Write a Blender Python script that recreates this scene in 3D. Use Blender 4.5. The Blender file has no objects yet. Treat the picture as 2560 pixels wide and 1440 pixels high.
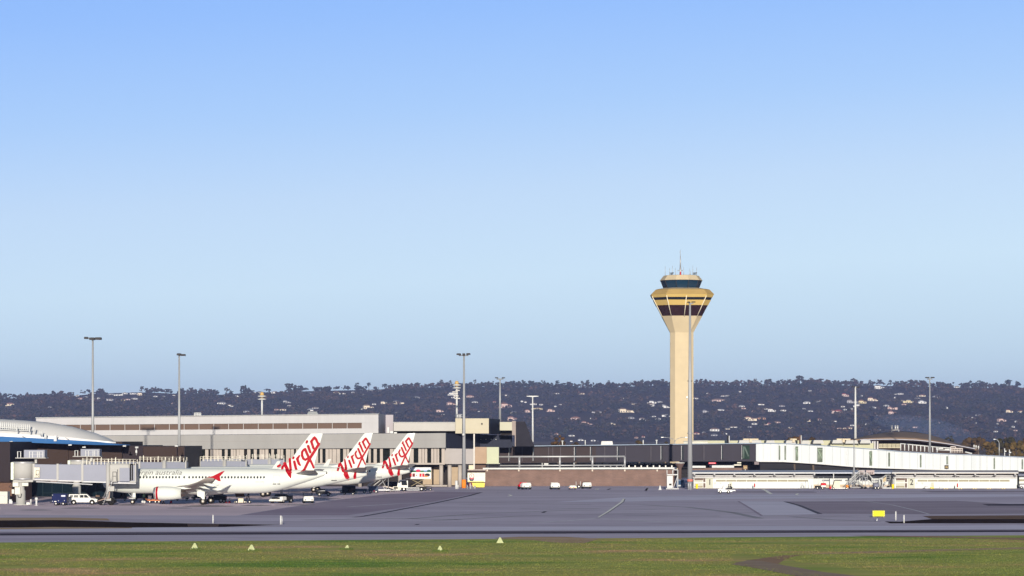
import bpy, bmesh, math, random
import numpy as np
from mathutils import Vector, Matrix, noise as mnoise
random.seed(7)
R = math.radians
sc = bpy.context.scene
col = sc.collection
# ---------------------------------------------------------------- camera, sky, sun, exposure
FOC = 2560 * 100 / 36.0        # focal length in photo pixels (100 mm lens)
HC = 11.7                      # eye height above the apron
YH = 1085.0                    # photo row of the horizon
cam_d = bpy.data.cameras.new('camera'); cam_d.lens = 100; cam_d.sensor_width = 36
cam_d.shift_y = (YH - 720) / 2560.0
cam_d.clip_start = 1.0; cam_d.clip_end = 30000
cam = bpy.data.objects.new('camera', cam_d); col.objects.link(cam)
cam.location = (0, 0, HC); cam.rotation_euler = (R(90), 0, 0)
sc.camera = cam
SUN_EL = R(9.5)
sun_dir = Vector((-0.024, 1.0, -math.tan(SUN_EL))).normalized()      # the way the light travels
w = bpy.data.worlds.new('World'); sc.world = w; w.use_nodes = True
nt = w.node_tree; nt.nodes.clear()
sky = nt.nodes.new('ShaderNodeTexSky'); sky.sky_type = 'NISHITA'; sky.sun_disc = False
sky.sun_elevation = SUN_EL; sky.sun_rotation = R(181.4)
sky.altitude = 0; sky.air_density = 1.0; sky.dust_density = 0.4; sky.ozone_density = 3.0
bg = nt.nodes.new('ShaderNodeBackground'); bg.inputs[1].default_value = 0.055
nt.links.new(sky.outputs[0], bg.inputs[0])
# the lowest band of the evening sky: the pale blue belt over the range, turning to clear blue higher up
tcw = nt.nodes.new('ShaderNodeTexCoord'); sx = nt.nodes.new('ShaderNodeSeparateXYZ'); nt.links.new(tcw.outputs['Generated'], sx.inputs[0])
ma = nt.nodes.new('ShaderNodeMath'); ma.operation = 'MULTIPLY_ADD'; ma.inputs[1].default_value = -0.05
nt.links.new(sx.outputs[0], ma.inputs[0]); nt.links.new(sx.outputs[2], ma.inputs[2])
rp = nt.nodes.new('ShaderNodeValToRGB'); nt.links.new(ma.outputs[0], rp.inputs[0])
el = rp.color_ramp.elements
def lin(r, g, b): return tuple(((c / 255 + 0.055) / 1.055) ** 2.4 if c > 10 else c / 3294.6 for c in (r, g, b)) + (1,)
el[0].position = 0.0; el[0].color = lin(199, 224, 238); el[1].position = 0.20; el[1].color = lin(120, 167, 238)
for p_, c_ in ((0.028, (200, 225, 240)), (0.055, (202, 227, 244)), (0.085, (189, 215, 242)), (0.115, (165, 200, 243)), (0.150, (143, 184, 243))):
    k_ = el.new(p_); k_.color = lin(*c_)
bg2 = nt.nodes.new('ShaderNodeBackground'); nt.links.new(rp.outputs[0], bg2.inputs[0])
mr_ = nt.nodes.new('ShaderNodeMapRange'); mr_.inputs[1].default_value = 0.165; mr_.inputs[2].default_value = 0.27
nt.links.new(sx.outputs[2], mr_.inputs[0])
ms = nt.nodes.new('ShaderNodeMixShader'); wo = nt.nodes.new('ShaderNodeOutputWorld')
nt.links.new(mr_.outputs[0], ms.inputs[0]); nt.links.new(bg2.outputs[0], ms.inputs[1]); nt.links.new(bg.outputs[0], ms.inputs[2])
nt.links.new(ms.outputs[0], wo.inputs[0])
sun_d = bpy.data.lights.new('sun', 'SUN'); sun_d.energy = 5.0; sun_d.angle = R(0.5); sun_d.color = (1.0, 0.92, 0.78)
sun = bpy.data.objects.new('sun', sun_d); col.objects.link(sun)
sun.rotation_euler = sun_dir.to_track_quat('-Z', 'Y').to_euler()
sc.view_settings.view_transform = 'Standard'; sc.view_settings.look = 'None'
sc.view_settings.exposure = 0.2; sc.view_settings.gamma = 1.0
sc.render.engine = 'CYCLES'
sc.cycles.max_bounces = 5; sc.cycles.diffuse_bounces = 2; sc.cycles.glossy_bounces = 2
sc.cycles.volume_bounces = 0; sc.cycles.transparent_max_bounces = 8
sc.cycles.use_denoising = True

# ---------------------------------------------------------------- measuring helpers
def W(px, py, D):              # the world point seen at a photo pixel, D metres away
    return Vector(((px - 1280) * D / FOC, D, HC + (YH - py) * D / FOC))
def GD(py): return FOC * HC / (py - YH)         # distance of the flat ground at a photo row
def G(px, py, z=0.0):
    D = FOC * (HC - z) / (py - YH); return Vector(((px - 1280) * D / FOC, D, z))
def X(px, D): return (px - 1280) * D / FOC
def Z(py, D): return HC + (YH - py) * D / FOC

# ---------------------------------------------------------------- materials
MATS = {}
def mat(name, c, rough=0.6, metal=0.0, var=0.12, scale=0.6, spec=0.06, streak=None, bump=0.0, emit=None):
    if name in MATS: return MATS[name]
    m = bpy.data.materials.new(name); m.use_nodes = True; n = m.node_tree; b = n.nodes['Principled BSDF']
    b.inputs['Roughness'].default_value = rough; b.inputs['Metallic'].default_value = metal
    b.inputs['Specular IOR Level'].default_value = spec
    if var > 0:
        tc = n.nodes.new('ShaderNodeTexCoord'); mp = n.nodes.new('ShaderNodeMapping'); no = n.nodes.new('ShaderNodeTexNoise')
        if streak: mp.inputs['Scale'].default_value = streak
        no.inputs['Scale'].default_value = scale; no.inputs['Detail'].default_value = 6; no.inputs['Roughness'].default_value = 0.65
        cr = n.nodes.new('ShaderNodeMapRange'); cr.inputs[1].default_value = 0.3; cr.inputs[2].default_value = 0.7
        cr.inputs[3].default_value = 1 - var; cr.inputs[4].default_value = 1 + var
        mx = n.nodes.new('ShaderNodeMix'); mx.data_type = 'RGBA'; mx.blend_type = 'MULTIPLY'; mx.inputs[0].default_value = 1
        mx.inputs[6].default_value = (*c, 1)
        n.links.new(tc.outputs['Object'], mp.inputs[0]); n.links.new(mp.outputs[0], no.inputs['Vector'])
        n.links.new(no.outputs[0], cr.inputs[0]); n.links.new(cr.outputs[0], mx.inputs[7]); n.links.new(mx.outputs[2], b.inputs['Base Color'])
        if bump > 0:
            bp = n.nodes.new('ShaderNodeBump'); bp.inputs['Strength'].default_value = bump
            n.links.new(no.outputs[0], bp.inputs['Height']); n.links.new(bp.outputs[0], b.inputs['Normal'])
    else:
        b.inputs['Base Color'].default_value = (*c, 1)
    if emit:
        b.inputs['Emission Color'].default_value = (*c, 1); b.inputs['Emission Strength'].default_value = emit
    MATS[name] = m; return m

# ---------------------------------------------------------------- mesh builder
ROOTS = {}                     # object -> the matrix of the thing its mesh is written in
class MB:
    def __init__(s): s.v = []; s.f = []; s.smooth = []; s.mi = []; s.cur = 0
    def add(s, vs, fs, smooth=False):
        o = len(s.v); s.v += [Vector(p) for p in vs]; s.f += [[i + o for i in f] for f in fs]
        s.smooth += [smooth] * len(fs); s.mi += [s.cur] * len(fs); return s
    def mset(s, i): s.cur = i; return s
    def hexa(s, p):            # 8 corners: bottom ring then top ring
        return s.add(p, [(3, 2, 1, 0), (4, 5, 6, 7), (0, 1, 5, 4), (1, 2, 6, 5), (2, 3, 7, 6), (3, 0, 4, 7)])
    def box(s, x0, x1, y0, y1, z0, z1):
        return s.hexa([(x0, y0, z0), (x1, y0, z0), (x1, y1, z0), (x0, y1, z0), (x0, y0, z1), (x1, y0, z1), (x1, y1, z1), (x0, y1, z1)])
    def cbox(s, cx, cy, cz, sx, sy, sz): return s.box(cx - sx / 2, cx + sx / 2, cy - sy / 2, cy + sy / 2, cz - sz / 2, cz + sz / 2)
    def rbox(s, x0, x1, y0, y1, z0, z1, r=0.1):     # box with bevelled upright edges and top
        pts = [(x0 + r, y0), (x1 - r, y0), (x1, y0 + r), (x1, y1 - r), (x1 - r, y1), (x0 + r, y1), (x0, y1 - r), (x0, y0 + r)]
        cx, cy = (x0 + x1) / 2, (y0 + y1) / 2
        ins = [(cx + (p[0] - cx) * (1 - 2 * r / max(x1 - x0, .01)), cy + (p[1] - cy) * (1 - 2 * r / max(y1 - y0, .01))) for p in pts]
        return s.loft([[(a, b, z0) for a, b in pts], [(a, b, z1 - r) for a, b in pts], [(a, b, z1) for a, b in ins]])
    def slab(s, pl, pr, yt, yb, D, DR=None, depth=1.0):   # a wall block whose front is a photo rectangle at distance D (left) .. DR (right)
        DR = D if DR is None else DR
        tl, tr = yt if isinstance(yt, tuple) else (yt, yt); bl, br = yb if isinstance(yb, tuple) else (yb, yb)
        a, b, c, d = W(pl, bl, D), W(pr, br, DR), W(pr, tr, DR), W(pl, tl, D); q = Vector((0, depth, 0))
        return s.hexa([a, b, b + q, a + q, d, c, c + q, d + q])
    def loft(s, rings, cap=True, smooth=False, close=True):
        n = len(rings[0]); vs = [p for r in rings for p in r]; fs = []
        for i in range(len(rings) - 1):
            for k in range(n if close else n - 1):
                k2 = (k + 1) % n; fs.append((i * n + k, i * n + k2, (i + 1) * n + k2, (i + 1) * n + k))
        s.add(vs, fs, smooth)
        if cap:
            o = len(s.v) - len(vs)
            for ring in (list(range(n))[::-1], [(len(rings) - 1) * n + k for k in range(n)]):
                s.f.append([o + i for i in ring]); s.smooth.append(False); s.mi.append(s.cur)
        return s
    def rod(s, p0, p1, r0, r1=None, n=8, cap=True, smooth=True):
        r1 = r0 if r1 is None else r1; p0, p1 = Vector(p0), Vector(p1); d = (p1 - p0).normalized()
        u = d.orthogonal().normalized(); v = d.cross(u)
        ring = lambda p, r: [p + (u * math.cos(2 * math.pi * k / n) + v * math.sin(2 * math.pi * k / n)) * r for k in range(n)]
        return s.loft([ring(p0, r0), ring(p1, r1)], cap, smooth)
    def path(s, pts, r, n=6):
        for a, b in zip(pts, pts[1:]): s.rod(a, b, r, n=n)
        return s
    def lathe(s, prof, origin=(0, 0, 0), axis='z', n=20, cap=True, smooth=True):      # prof: (distance along the axis, radius)
        o = Vector(origin); rings = []
        for t, r in prof:
            ring = []
            for k in range(n):
                a = 2 * math.pi * k / n; c, q = math.cos(a) * r, math.sin(a) * r
                ring.append(o + Vector({'z': (c, q, t), 'x': (t, c, q), 'y': (q, t, c)}[axis]))
            rings.append(ring)
        return s.loft(rings, cap, smooth)
    def prism(s, poly, y0, y1):                     # an outline in x,z given a thickness along y
        n = len(poly); vs = [(a, y0, b) for a, b in poly] + [(a, y1, b) for a, b in poly]
        return s.add(vs, [list(range(n)), list(range(2 * n - 1, n - 1, -1))] + [(k, n + k, n + (k + 1) % n, (k + 1) % n) for k in range(n)])
    def sheet(s, pts):
        return s.add(pts, [list(range(len(pts)))])
    def ball(s, c, r, sub=1, sq=(1, 1, 1), jit=0.0, rnd=random):
        vs, fs = ICO[sub]
        return s.add([Vector(c) + Vector((p[0] * sq[0], p[1] * sq[1], p[2] * sq[2])) * r * (1 + rnd.uniform(-jit, jit)) for p in vs], fs, True)
    def build(s, name, m, parent=None, local=False):
        me = bpy.data.meshes.new(name); M = None
        if parent is not None and not local: M = ROOTS[parent].inverted()
        me.from_pydata([(M @ p if M is not None else p) for p in s.v], [], s.f)
        for k in (m if isinstance(m, (list, tuple)) else [m]): me.materials.append(k)
        me.polygons.foreach_set('use_smooth', s.smooth); me.polygons.foreach_set('material_index', s.mi); me.update()
        bm = bmesh.new(); bm.from_mesh(me); bmesh.ops.recalc_face_normals(bm, faces=bm.faces); bm.to_mesh(me); bm.free()
        o = bpy.data.objects.new(name, me); col.objects.link(o)
        if parent is not None: o.parent = parent; ROOTS[o] = ROOTS[parent]
        else: ROOTS[o] = Matrix.Identity(4)
        return o
def _ico(sub):
    bm = bmesh.new(); bmesh.ops.create_icosphere(bm, subdivisions=sub, radius=1.0)
    bm.verts.ensure_lookup_table(); r = ([tuple(v.co) for v in bm.verts], [tuple(v.index for v in f.verts) for f in bm.faces]); bm.free(); return r
ICO = {1: _ico(1), 2: _ico(2), 3: _ico(3)}
def tag(o, label, cat, group=None, kind=None):
    o['label'] = label; o['category'] = cat
    if group: o['group'] = group
    if kind: o['kind'] = kind
    return o
def thing(name, label, cat, loc=(0, 0, 0), rz=0.0, group=None):
    o = bpy.data.objects.new(name, None); col.objects.link(o); o.empty_display_size = 0.5
    o.location = loc; o.rotation_euler = (0, 0, rz)
    ROOTS[o] = Matrix.Translation(loc) @ Matrix.Rotation(rz, 4, 'Z'); return tag(o, label, cat, group)
def struct(o, kind='structure'): o['kind'] = kind; return o
def copy_tree(o, parent=None):
    c = o.copy(); col.objects.link(c)
    if parent is not None: c.parent = parent
    for ch in o.children: copy_tree(ch, c)
    return c
def place(o, loc, rz, label=None):
    o.location = loc; o.rotation_euler = (0, 0, rz)
    if label: o['label'] = label
    return o
def text_mesh(txt, size, shear=0.0, offset=0.0, space=1.0, align='LEFT'):      # flat letters as vertices and faces, in x,y
    cu = bpy.data.curves.new('lettering', 'FONT'); cu.body = txt; cu.size = size; cu.shear = shear; cu.offset = offset
    cu.space_character = space; cu.align_x = align; cu.resolution_u = 3
    ob = bpy.data.objects.new('lettering', cu); me = ob.to_mesh()
    vs = [tuple(v.co) for v in me.vertices]; fs = [tuple(p.vertices) for p in me.polygons]
    ob.to_mesh_clear(); bpy.data.objects.remove(ob); bpy.data.curves.remove(cu); return vs, fs
def wall_text(txt, size, px, py, D, m, parent, name='lettering', width=None, **k):  # upright letters facing the camera, bottom left at a photo pixel
    vs, fs = text_mesh(txt, size, **k); o = W(px, py, D)
    kx = 1.0
    if width: kx = width / max(v[0] for v in vs)
    b = MB(); b.add([(o.x + v[0] * kx, D, o.z + v[1]) for v in vs], fs); return b.build(name, m, parent)
# ---------------------------------------------------------------- ground, pavements, grass
def ground_mat(name, c1, c2, scale, streak, rough=0.85, c3=None, fine=None, spec=0.06, lo=0.35, hi=0.65):
    m = bpy.data.materials.new(name); m.use_nodes = True; n = m.node_tree; b = n.nodes['Principled BSDF']
    b.inputs['Roughness'].default_value = rough; b.inputs['Specular IOR Level'].default_value = spec
    tc = n.nodes.new('ShaderNodeTexCoord')
    def nz(sc_, st, det=7):
        mp = n.nodes.new('ShaderNodeMapping'); mp.inputs['Scale'].default_value = st
        no = n.nodes.new('ShaderNodeTexNoise'); no.inputs['Scale'].default_value = sc_; no.inputs['Detail'].default_value = det
        no.inputs['Roughness'].default_value = 0.7
        n.links.new(tc.outputs['Object'], mp.inputs[0]); n.links.new(mp.outputs[0], no.inputs['Vector']); return no
    a = nz(scale, streak); cr = n.nodes.new('ShaderNodeValToRGB')
    e = cr.color_ramp.elements; e[0].position = lo; e[0].color = (*c1, 1); e[1].position = hi; e[1].color = (*c2, 1)
    if c3: k = e.new((lo + hi) / 2); k.color = (*c3, 1)
    n.links.new(a.outputs[0], cr.inputs[0]); out = cr.outputs[0]
    if fine:
        f = nz(*fine[:2]); mr = n.nodes.new('ShaderNodeMapRange'); mr.inputs[1].default_value = 0.3; mr.inputs[2].default_value = 0.7
        mr.inputs[3].default_value = 1 - fine[2]; mr.inputs[4].default_value = 1 + fine[2]
        mx = n.nodes.new('ShaderNodeMix'); mx.data_type = 'RGBA'; mx.blend_type = 'MULTIPLY'; mx.inputs[0].default_value = 1
        n.links.new(f.outputs[0], mr.inputs[0]); n.links.new(out, mx.inputs[6]); n.links.new(mr.outputs[0], mx.inputs[7]); out = mx.outputs[2]
    n.links.new(out, b.inputs['Base Color']); MATS[name] = m; return m
def sheet(name, pts, z, m, kind='structure'):
    b = MB(); b.sheet([(p[0], p[1], z) for p in pts]); return struct(b.build(name, m), kind)
def gsheet(name, px, z, m, kind='structure'): return sheet(name, [G(a, b_, z) for a, b_ in px], z, m, kind)
M_soil = ground_mat('soil', (0.10, 0.075, 0.05), (0.15, 0.11, 0.07), 0.02, (1, 1, 1))
M_asph = ground_mat('asphalt', (0.460, 0.404, 0.502), (0.629, 0.566, 0.671), 0.025, (0.55, 1.6, 1), fine=(0.25, (0.3, 1.5, 1), 0.16))
M_asph2 = ground_mat('darker_asphalt', (0.333, 0.267, 0.352), (0.413, 0.346, 0.437), 0.03, (0.5, 1.5, 1), fine=(0.3, (0.3, 1.5, 1), 0.14))
M_asph3 = ground_mat('pale_asphalt', (0.615, 0.587, 0.710), (0.730, 0.686, 0.817), 0.05, (0.3, 1.5, 1), fine=(0.3, (0.3, 2, 1), 0.06))
M_conc = ground_mat('concrete_paving', (0.689, 0.557, 0.613), (0.827, 0.676, 0.731), 0.03, (0.5, 1.5, 1), fine=(0.3, (0.3, 1.5, 1), 0.12))
M_patch = ground_mat('tarred_patch', (0.296, 0.252, 0.307), (0.436, 0.361, 0.443), 0.05, (0.4, 1.5, 1), fine=(0.3, (0.3, 2, 1), 0.1))
M_tyre = ground_mat('rubber_marks', (0.043, 0.033, 0.046), (0.071, 0.051, 0.069), 0.06, (0.1, 2, 1), fine=(0.9, (0.05, 2, 1), 0.25))
M_black = ground_mat('wet_black_soil', (0.022, 0.017, 0.018), (0.054, 0.036, 0.031), 0.1, (0.5, 2, 1), spec=0.0)
M_drygrass = ground_mat('dry_grass', (0.416, 0.280, 0.166), (0.562, 0.400, 0.258), 0.15, (0.4, 1.5, 1))
M_paint = mat('white_road_paint', (0.95, 0.92, 0.84), 0.7, var=0.12, scale=2)
M_seal = mat('dark_joint_sealer', (0.11, 0.10, 0.13), 0.8)
sheet('ground', [(-9000, -400), (9000, -400), (9000, 11500), (-9000, 11500)], -0.03, M_soil)
sheet('apron', [(-1500, 318), (1500, 318), (1500, 760), (-1500, 760)], 0.0, M_asph)
gsheet('concrete_apron', [(-900, 1284), (590, 1289), (720, 1268), (845, 1249), (960, 1236), (1085, 1229.5), (1085, 1226), (700, 1222), (-900, 1222)], 0.006, M_conc)
gsheet('asphalt_lane', [(600, 1288), (726, 1268), (850, 1249), (965, 1236), (1090, 1229), (1205, 1231), (1130, 1245), (1010, 1268), (870, 1288)], 0.007, M_asph2)
gsheet('pale_apron_strip', [(1390, 1255), (1560, 1243), (1850, 1236), (2560, 1236), (2560, 1241), (2100, 1246), (1850, 1247), (1570, 1254)], 0.006, M_asph3)
gsheet('pale_apron_patch', [(1845, 1253), (1965, 1254), (2050, 1285), (1905, 1289)], 0.008, M_asph3)
gsheet('dark_apron_patch', [(1968, 1254), (2390, 1252), (2560, 1262), (2560, 1284), (2300, 1286), (2052, 1284)], 0.006, M_patch)
gsheet('tarred_patch_by_stairs', [(1838, 1228), (2030, 1228.6), (2044, 1231.5), (1838, 1231)], 0.008, M_patch)
gsheet('tarred_patch_by_gate', [(2300, 1227.2), (2620, 1227), (2620, 1230.5), (2330, 1230.5)], 0.008, M_patch)
gsheet('tarred_patch_at_edge', [(2455, 1260.5), (2640, 1259), (2640, 1264), (2470, 1264)], 0.01, M_tyre)
# runway along the grass: pale shoulder, dark rubbered band, asphalt, then grass
def band(name, z, m, yl0, yr0, yl1, yr1):       # between two nearly level photo lines
    def ln(yl, yr):
        a, b = G(0, yl, z), G(2560, yr, z); d = (b - a) / (b.x - a.x); p_, q_ = a + d * (-72 - a.x), a + d * (72 - a.x); return [p_ + Vector((-628, -44, 0)), p_, q_, q_ + Vector((628, 44, 0))]
    p, q = ln(yl0, yr0), ln(yl1, yr1); return sheet(name, p + q[::-1], z, m)
band('runway', 0.010, M_asph, 1356, 1338, 1319, 1313)
band('runway_shoulder', 0.014, M_asph3, 1328, 1324, 1319.5, 1313.5)
band('runway_rubber_band', 0.018, M_tyre, 1338.5, 1330, 1331.5, 1324)
band('runway_centre_line', 0.022, M_asph2, 1334.2, 1326.4, 1333.2, 1325.6)
gsheet('taxiway_line', [(1493.5, 1293), (1498.5, 1293), (1522, 1279.6), (1558, 1254.7), (1562, 1246.5), (1557, 1246.5), (1551, 1255), (1515.5, 1279.6)], 0.02, M_paint)
gsheet('taxiway_line_border', [(1498, 1293), (1499.5, 1293), (1524.5, 1279.6), (1560, 1255.2), (1563.5, 1247.5), (1560, 1247.5), (1556, 1255), (1520, 1280)], 0.015, M_seal)
def curve_line(name, pts, wd, z, m):
    b = MB(); P = [G(a, c, z) for a, c in pts]
    for i in range(len(P) - 1):
        d = (P[i + 1] - P[i]).normalized(); nn = Vector((-d.y, d.x, 0)) * wd / 2
        b.add([P[i] - nn, P[i + 1] - nn, P[i + 1] + nn, P[i] + nn], [(0, 1, 2, 3)])
    return struct(b.build(name, m))
M_faint = mat('worn_line_paint', (0.62, 0.61, 0.66), 0.8, var=0.2)
curve_line('apron_joint', [(885, 1293), (905, 1291), (960, 1281.5), (1010, 1272), (1085, 1258), (1170, 1240), (1203, 1231)], 0.8, 0.016, M_seal)
curve_line('worn_edge_line', [(1350, 1306), (1430, 1301), (1495, 1295.6), (1560, 1299), (1660, 1305), (1760, 1308.5)], 0.9, 0.012, M_faint)
curve_line('worn_apron_line', [(870, 1267), (1000, 1259), (1120, 1254.5), (1400, 1254)], 0.8, 0.012, M_faint)
curve_line('worn_lead_line', [(2160, 1252), (2230, 1262), (2290, 1276), (2322, 1285)], 0.35, 0.014, M_faint)
curve_line('patch_edge_seal', [(1963, 1254), (2000, 1264), (2050, 1284.5)], .75, 0.02, M_seal)
curve_line('pale_patch_joint', [(1846, 1253), (1876, 1271), (1904, 1289), (2130, 1290.5)], 0.4, 0.02, M_asph2)
curve_line('worn_white_line', [(2150, 1291), (1900, 1290)], 0.6, 0.016, M_faint)
curve_line('white_lead_line', [(1906, 1222.5), (1914, 1226), (1928, 1235)], 0.7, 0.02, M_paint)
for k in range(17): curve_line('dashed_wall_line', [(1216 + k * 18.2, 1215.9), (1223.5 + k * 18.2, 1215.9)], 0.5, 0.012, M_paint)
for a, b_ in (((1272, 1236.5), (1279, 1239)), ((1279, 1239), (1270, 1240.6)), ((1489, 1224), (1492, 1221.6)), ((1493, 1224), (1496, 1221.6)), ((1616, 1226), (1620, 1221)), ((1248, 1243), (1251, 1243)), ((1996, 1233.5), (1990, 1236)), ((1990, 1236), (1997, 1238)), ((2302, 1235.6), (2338, 1235.6))):
    curve_line('stand_marking', [a, b_], 0.45, 0.02, M_paint)
for a, b_ in (((1519, 1224.5), (1526, 1221.4)), ((1614, 1227), (1618.5, 1220.5)), ((1356, 1282), (1364, 1278.5)), ((1565, 1244), (1597, 1244)), ((1777, 1244.4), (1807, 1244.4)), ((128, 1282.3), (166, 1282.3)), ((1040, 1312), (1046, 1310)), ((0, 1283), (12, 1283))):
    curve_line('tar_repair', [a, b_], 0.5, 0.02, M_seal)
# faint tyre tracks swept round the stands
M_track = mat('tyre_tracks', (0.345, 0.335, 0.375), 0.9, var=0.15, scale=.3, streak=(.2, 1, 1))
for pts, wd in (([(1020, 1297), (1200, 1284), (1420, 1276), (1640, 1274)], 1.2), ([(1080, 1302), (1300, 1290), (1600, 1283), (1900, 1281)], .9), ([(1150, 1262), (1330, 1259), (1480, 1262)], 1.4), ([(1600, 1262), (1720, 1268), (1830, 1281), (1900, 1296)], 1.3), ([(1650, 1240), (1900, 1241), (2200, 1239)], 1.2), ([(1240, 1231), (1420, 1229), (1640, 1230)], 1.0), ([(760, 1300), (960, 1296), (1150, 1299)], 1.6), ([(1980, 1292), (2080, 1299), (2200, 1304)], 1.0), ([(1300, 1271), (1380, 1270), (1500, 1272)], 1.5), ([(1560, 1288), (1700, 1291), (1800, 1290)], 1.2)):
    curve_line('tyre_track', pts, wd, 0.011, M_track)
M_stain = ground_mat('oil_stain', (0.25, 0.225, 0.25), (0.31, 0.28, 0.305), 0.3, (0.4, 1.2, 1))
for cx, cy, wx, wy in ((330, 1262, 40, 1.6), (520, 1265, 60, 2.0), (450, 1270, 30, 1.0), (640, 1263, 36, 1.4), (740, 1262, 50, 1.2), (200, 1270, 46, 1.2), (90, 1275, 40, 1.0), (820, 1246, 30, 1.0)):
    gsheet('oil_stain', [(cx + wx * math.cos(a) * (1 + .2 * math.sin(3 * a)), cy + wy * math.sin(a)) for a in [2 * math.pi * k / 16 for k in range(16)]], 0.012 + cx * 1e-6, M_stain)
# drains and bare edges beside the runway
gsheet('drain_bed', [(-300, 1302.5), (130, 1300), (250, 1303), (330, 1306), (640, 1311), (700, 1311.5), (560, 1317), (300, 1319), (130, 1318), (-300, 1320)], 0.02, M_black)
gsheet('drain_far_bank', [(-300, 1295), (170, 1294), (268, 1296), (275, 1301), (130, 1300.2), (-300, 1302.7)], 0.024, M_drygrass)
gsheet('drain_near_bank', [(-300, 1319), (0, 1319.5), (130, 1317.5), (330, 1319), (330, 1320.5), (0, 1323), (-300, 1323)], 0.028, M_drygrass)
gsheet('brown_drain_bank', [(468, 1308.5), (548, 1309.5), (545, 1317), (470, 1317)], 0.026, mat('brown_soil', (0.10, 0.06, 0.045), 0.9))
curve_line('drain_lip', [(285, 1304.6), (450, 1308), (470, 1308.4), (555, 1309.6), (690, 1311.6)], 0.5, 0.03, mat('pale_kerb', (0.5, 0.47, 0.45), 0.8))
gsheet('drain_bed_by_sign', [(2212, 1303.5), (2250, 1304), (2330, 1297.5), (2700, 1297.5), (2700, 1308), (2225, 1308)], 0.02, M_black)
gsheet('brown_grass_bank', [(2306, 1290), (2330, 1289.5), (2700, 1287.5), (2700, 1297.6), (2330, 1297.4)], 0.018, ground_mat('brown_grass', (0.15, 0.085, 0.055), (0.21, 0.13, 0.075), 0.12, (0.4, 1.5, 1)))
# grass field with bare soil tracks
def grass_mat(name, kx):
    m = bpy.data.materials.new(name); m.use_nodes = True; n = m.node_tree; b = n.nodes['Principled BSDF']
    b.inputs['Roughness'].default_value = 0.95; b.inputs['Specular IOR Level'].default_value = 0.03
    ge = n.nodes.new('ShaderNodeNewGeometry')
    def nz(st, s_, det=6):
        mp = n.nodes.new('ShaderNodeMapping'); mp.inputs['Scale'].default_value = st
        no = n.nodes.new('ShaderNodeTexNoise'); no.inputs['Scale'].default_value = s_; no.inputs['Detail'].default_value = det; no.inputs['Roughness'].default_value = 0.65
        n.links.new(ge.outputs['Position'], mp.inputs[0]); n.links.new(mp.outputs[0], no.inputs['Vector']); return no
    a = nz((0.4, 0.9, 0), 0.085); cr = n.nodes.new('ShaderNodeValToRGB'); e = cr.color_ramp.elements
    e[0].position = 0.34; e[0].color = (0.072 * kx, 0.122 * kx, 0.020 * kx, 1); e[1].position = 0.66; e[1].color = (0.26 * kx, 0.17 * kx, 0.085 * kx, 1)
    k = e.new(0.47); k.color = (0.152 * kx, 0.165 * kx, 0.040 * kx, 1); k = e.new(0.56); k.color = (0.172 * kx, 0.163 * kx, 0.047 * kx, 1)
    n.links.new(a.outputs[0], cr.inputs[0])
    f = nz((0.12, 1.2, 1), 1.2, 4); mr = n.nodes.new('ShaderNodeMapRange'); mr.inputs[1].default_value = 0.3; mr.inputs[2].default_value = 0.7
    mr.inputs[3].default_value = 0.66; mr.inputs[4].default_value = 1.3
    mx = n.nodes.new('ShaderNodeMix'); mx.data_type = 'RGBA'; mx.blend_type = 'MULTIPLY'; mx.inputs[0].default_value = 1
    n.links.new(f.outputs[0], mr.inputs[0]); n.links.new(cr.outputs[0], mx.inputs[6]); n.links.new(mr.outputs[0], mx.inputs[7])
    n.links.new(mx.outputs[2], b.inputs['Base Color']); MATS[name] = m; return m
M_turf = grass_mat('turf', 2.8); M_blade = grass_mat('grass_blade', 1.4)
band('grass_field', 0.03, M_turf, 2400, 2400, 1356, 1338)
M_red = ground_mat('red_soil', (0.34, 0.21, 0.125), (0.42, 0.26, 0.16), 0.3, (0.3, 1.2, 1))
M_mud = ground_mat('grey_mud', (0.312, 0.222, 0.160), (0.420, 0.312, 0.220), 0.3, (0.3, 1.2, 1))
gsheet('soil_track', [(1840, 1406), (1900, 1396), (1960, 1388), (2010, 1386), (1985, 1391), (1960, 1400), (1945, 1410), (1990, 1420), (2060, 1432), (2160, 1442), (2000, 1442), (1930, 1428), (1870, 1417), (1830, 1411)], 0.045, M_red)
gsheet('muddy_track', [(1828, 1411), (1870, 1400), (1905, 1402), (1960, 1413), (2060, 1430), (2180, 1444), (2020, 1444), (1940, 1430), (1880, 1418)], 0.052, M_mud)
gsheet('red_soil_strip', [(2120, 1338.8), (2330, 1340), (2640, 1346), (2640, 1353), (2400, 1345), (2250, 1342)], 0.045, M_red)
gsheet('bare_soil_patch', [(1235, 1345), (1300, 1341.5), (1420, 1342), (1500, 1347), (1460, 1358), (1390, 1357), (1330, 1350)], 0.04, M_drygrass)
gsheet('bare_grass_track', [(1990, 1386), (2150, 1379), (2350, 1373), (2640, 1366), (2640, 1371), (2400, 1376), (2200, 1381)], 0.042, M_drygrass)
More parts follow.
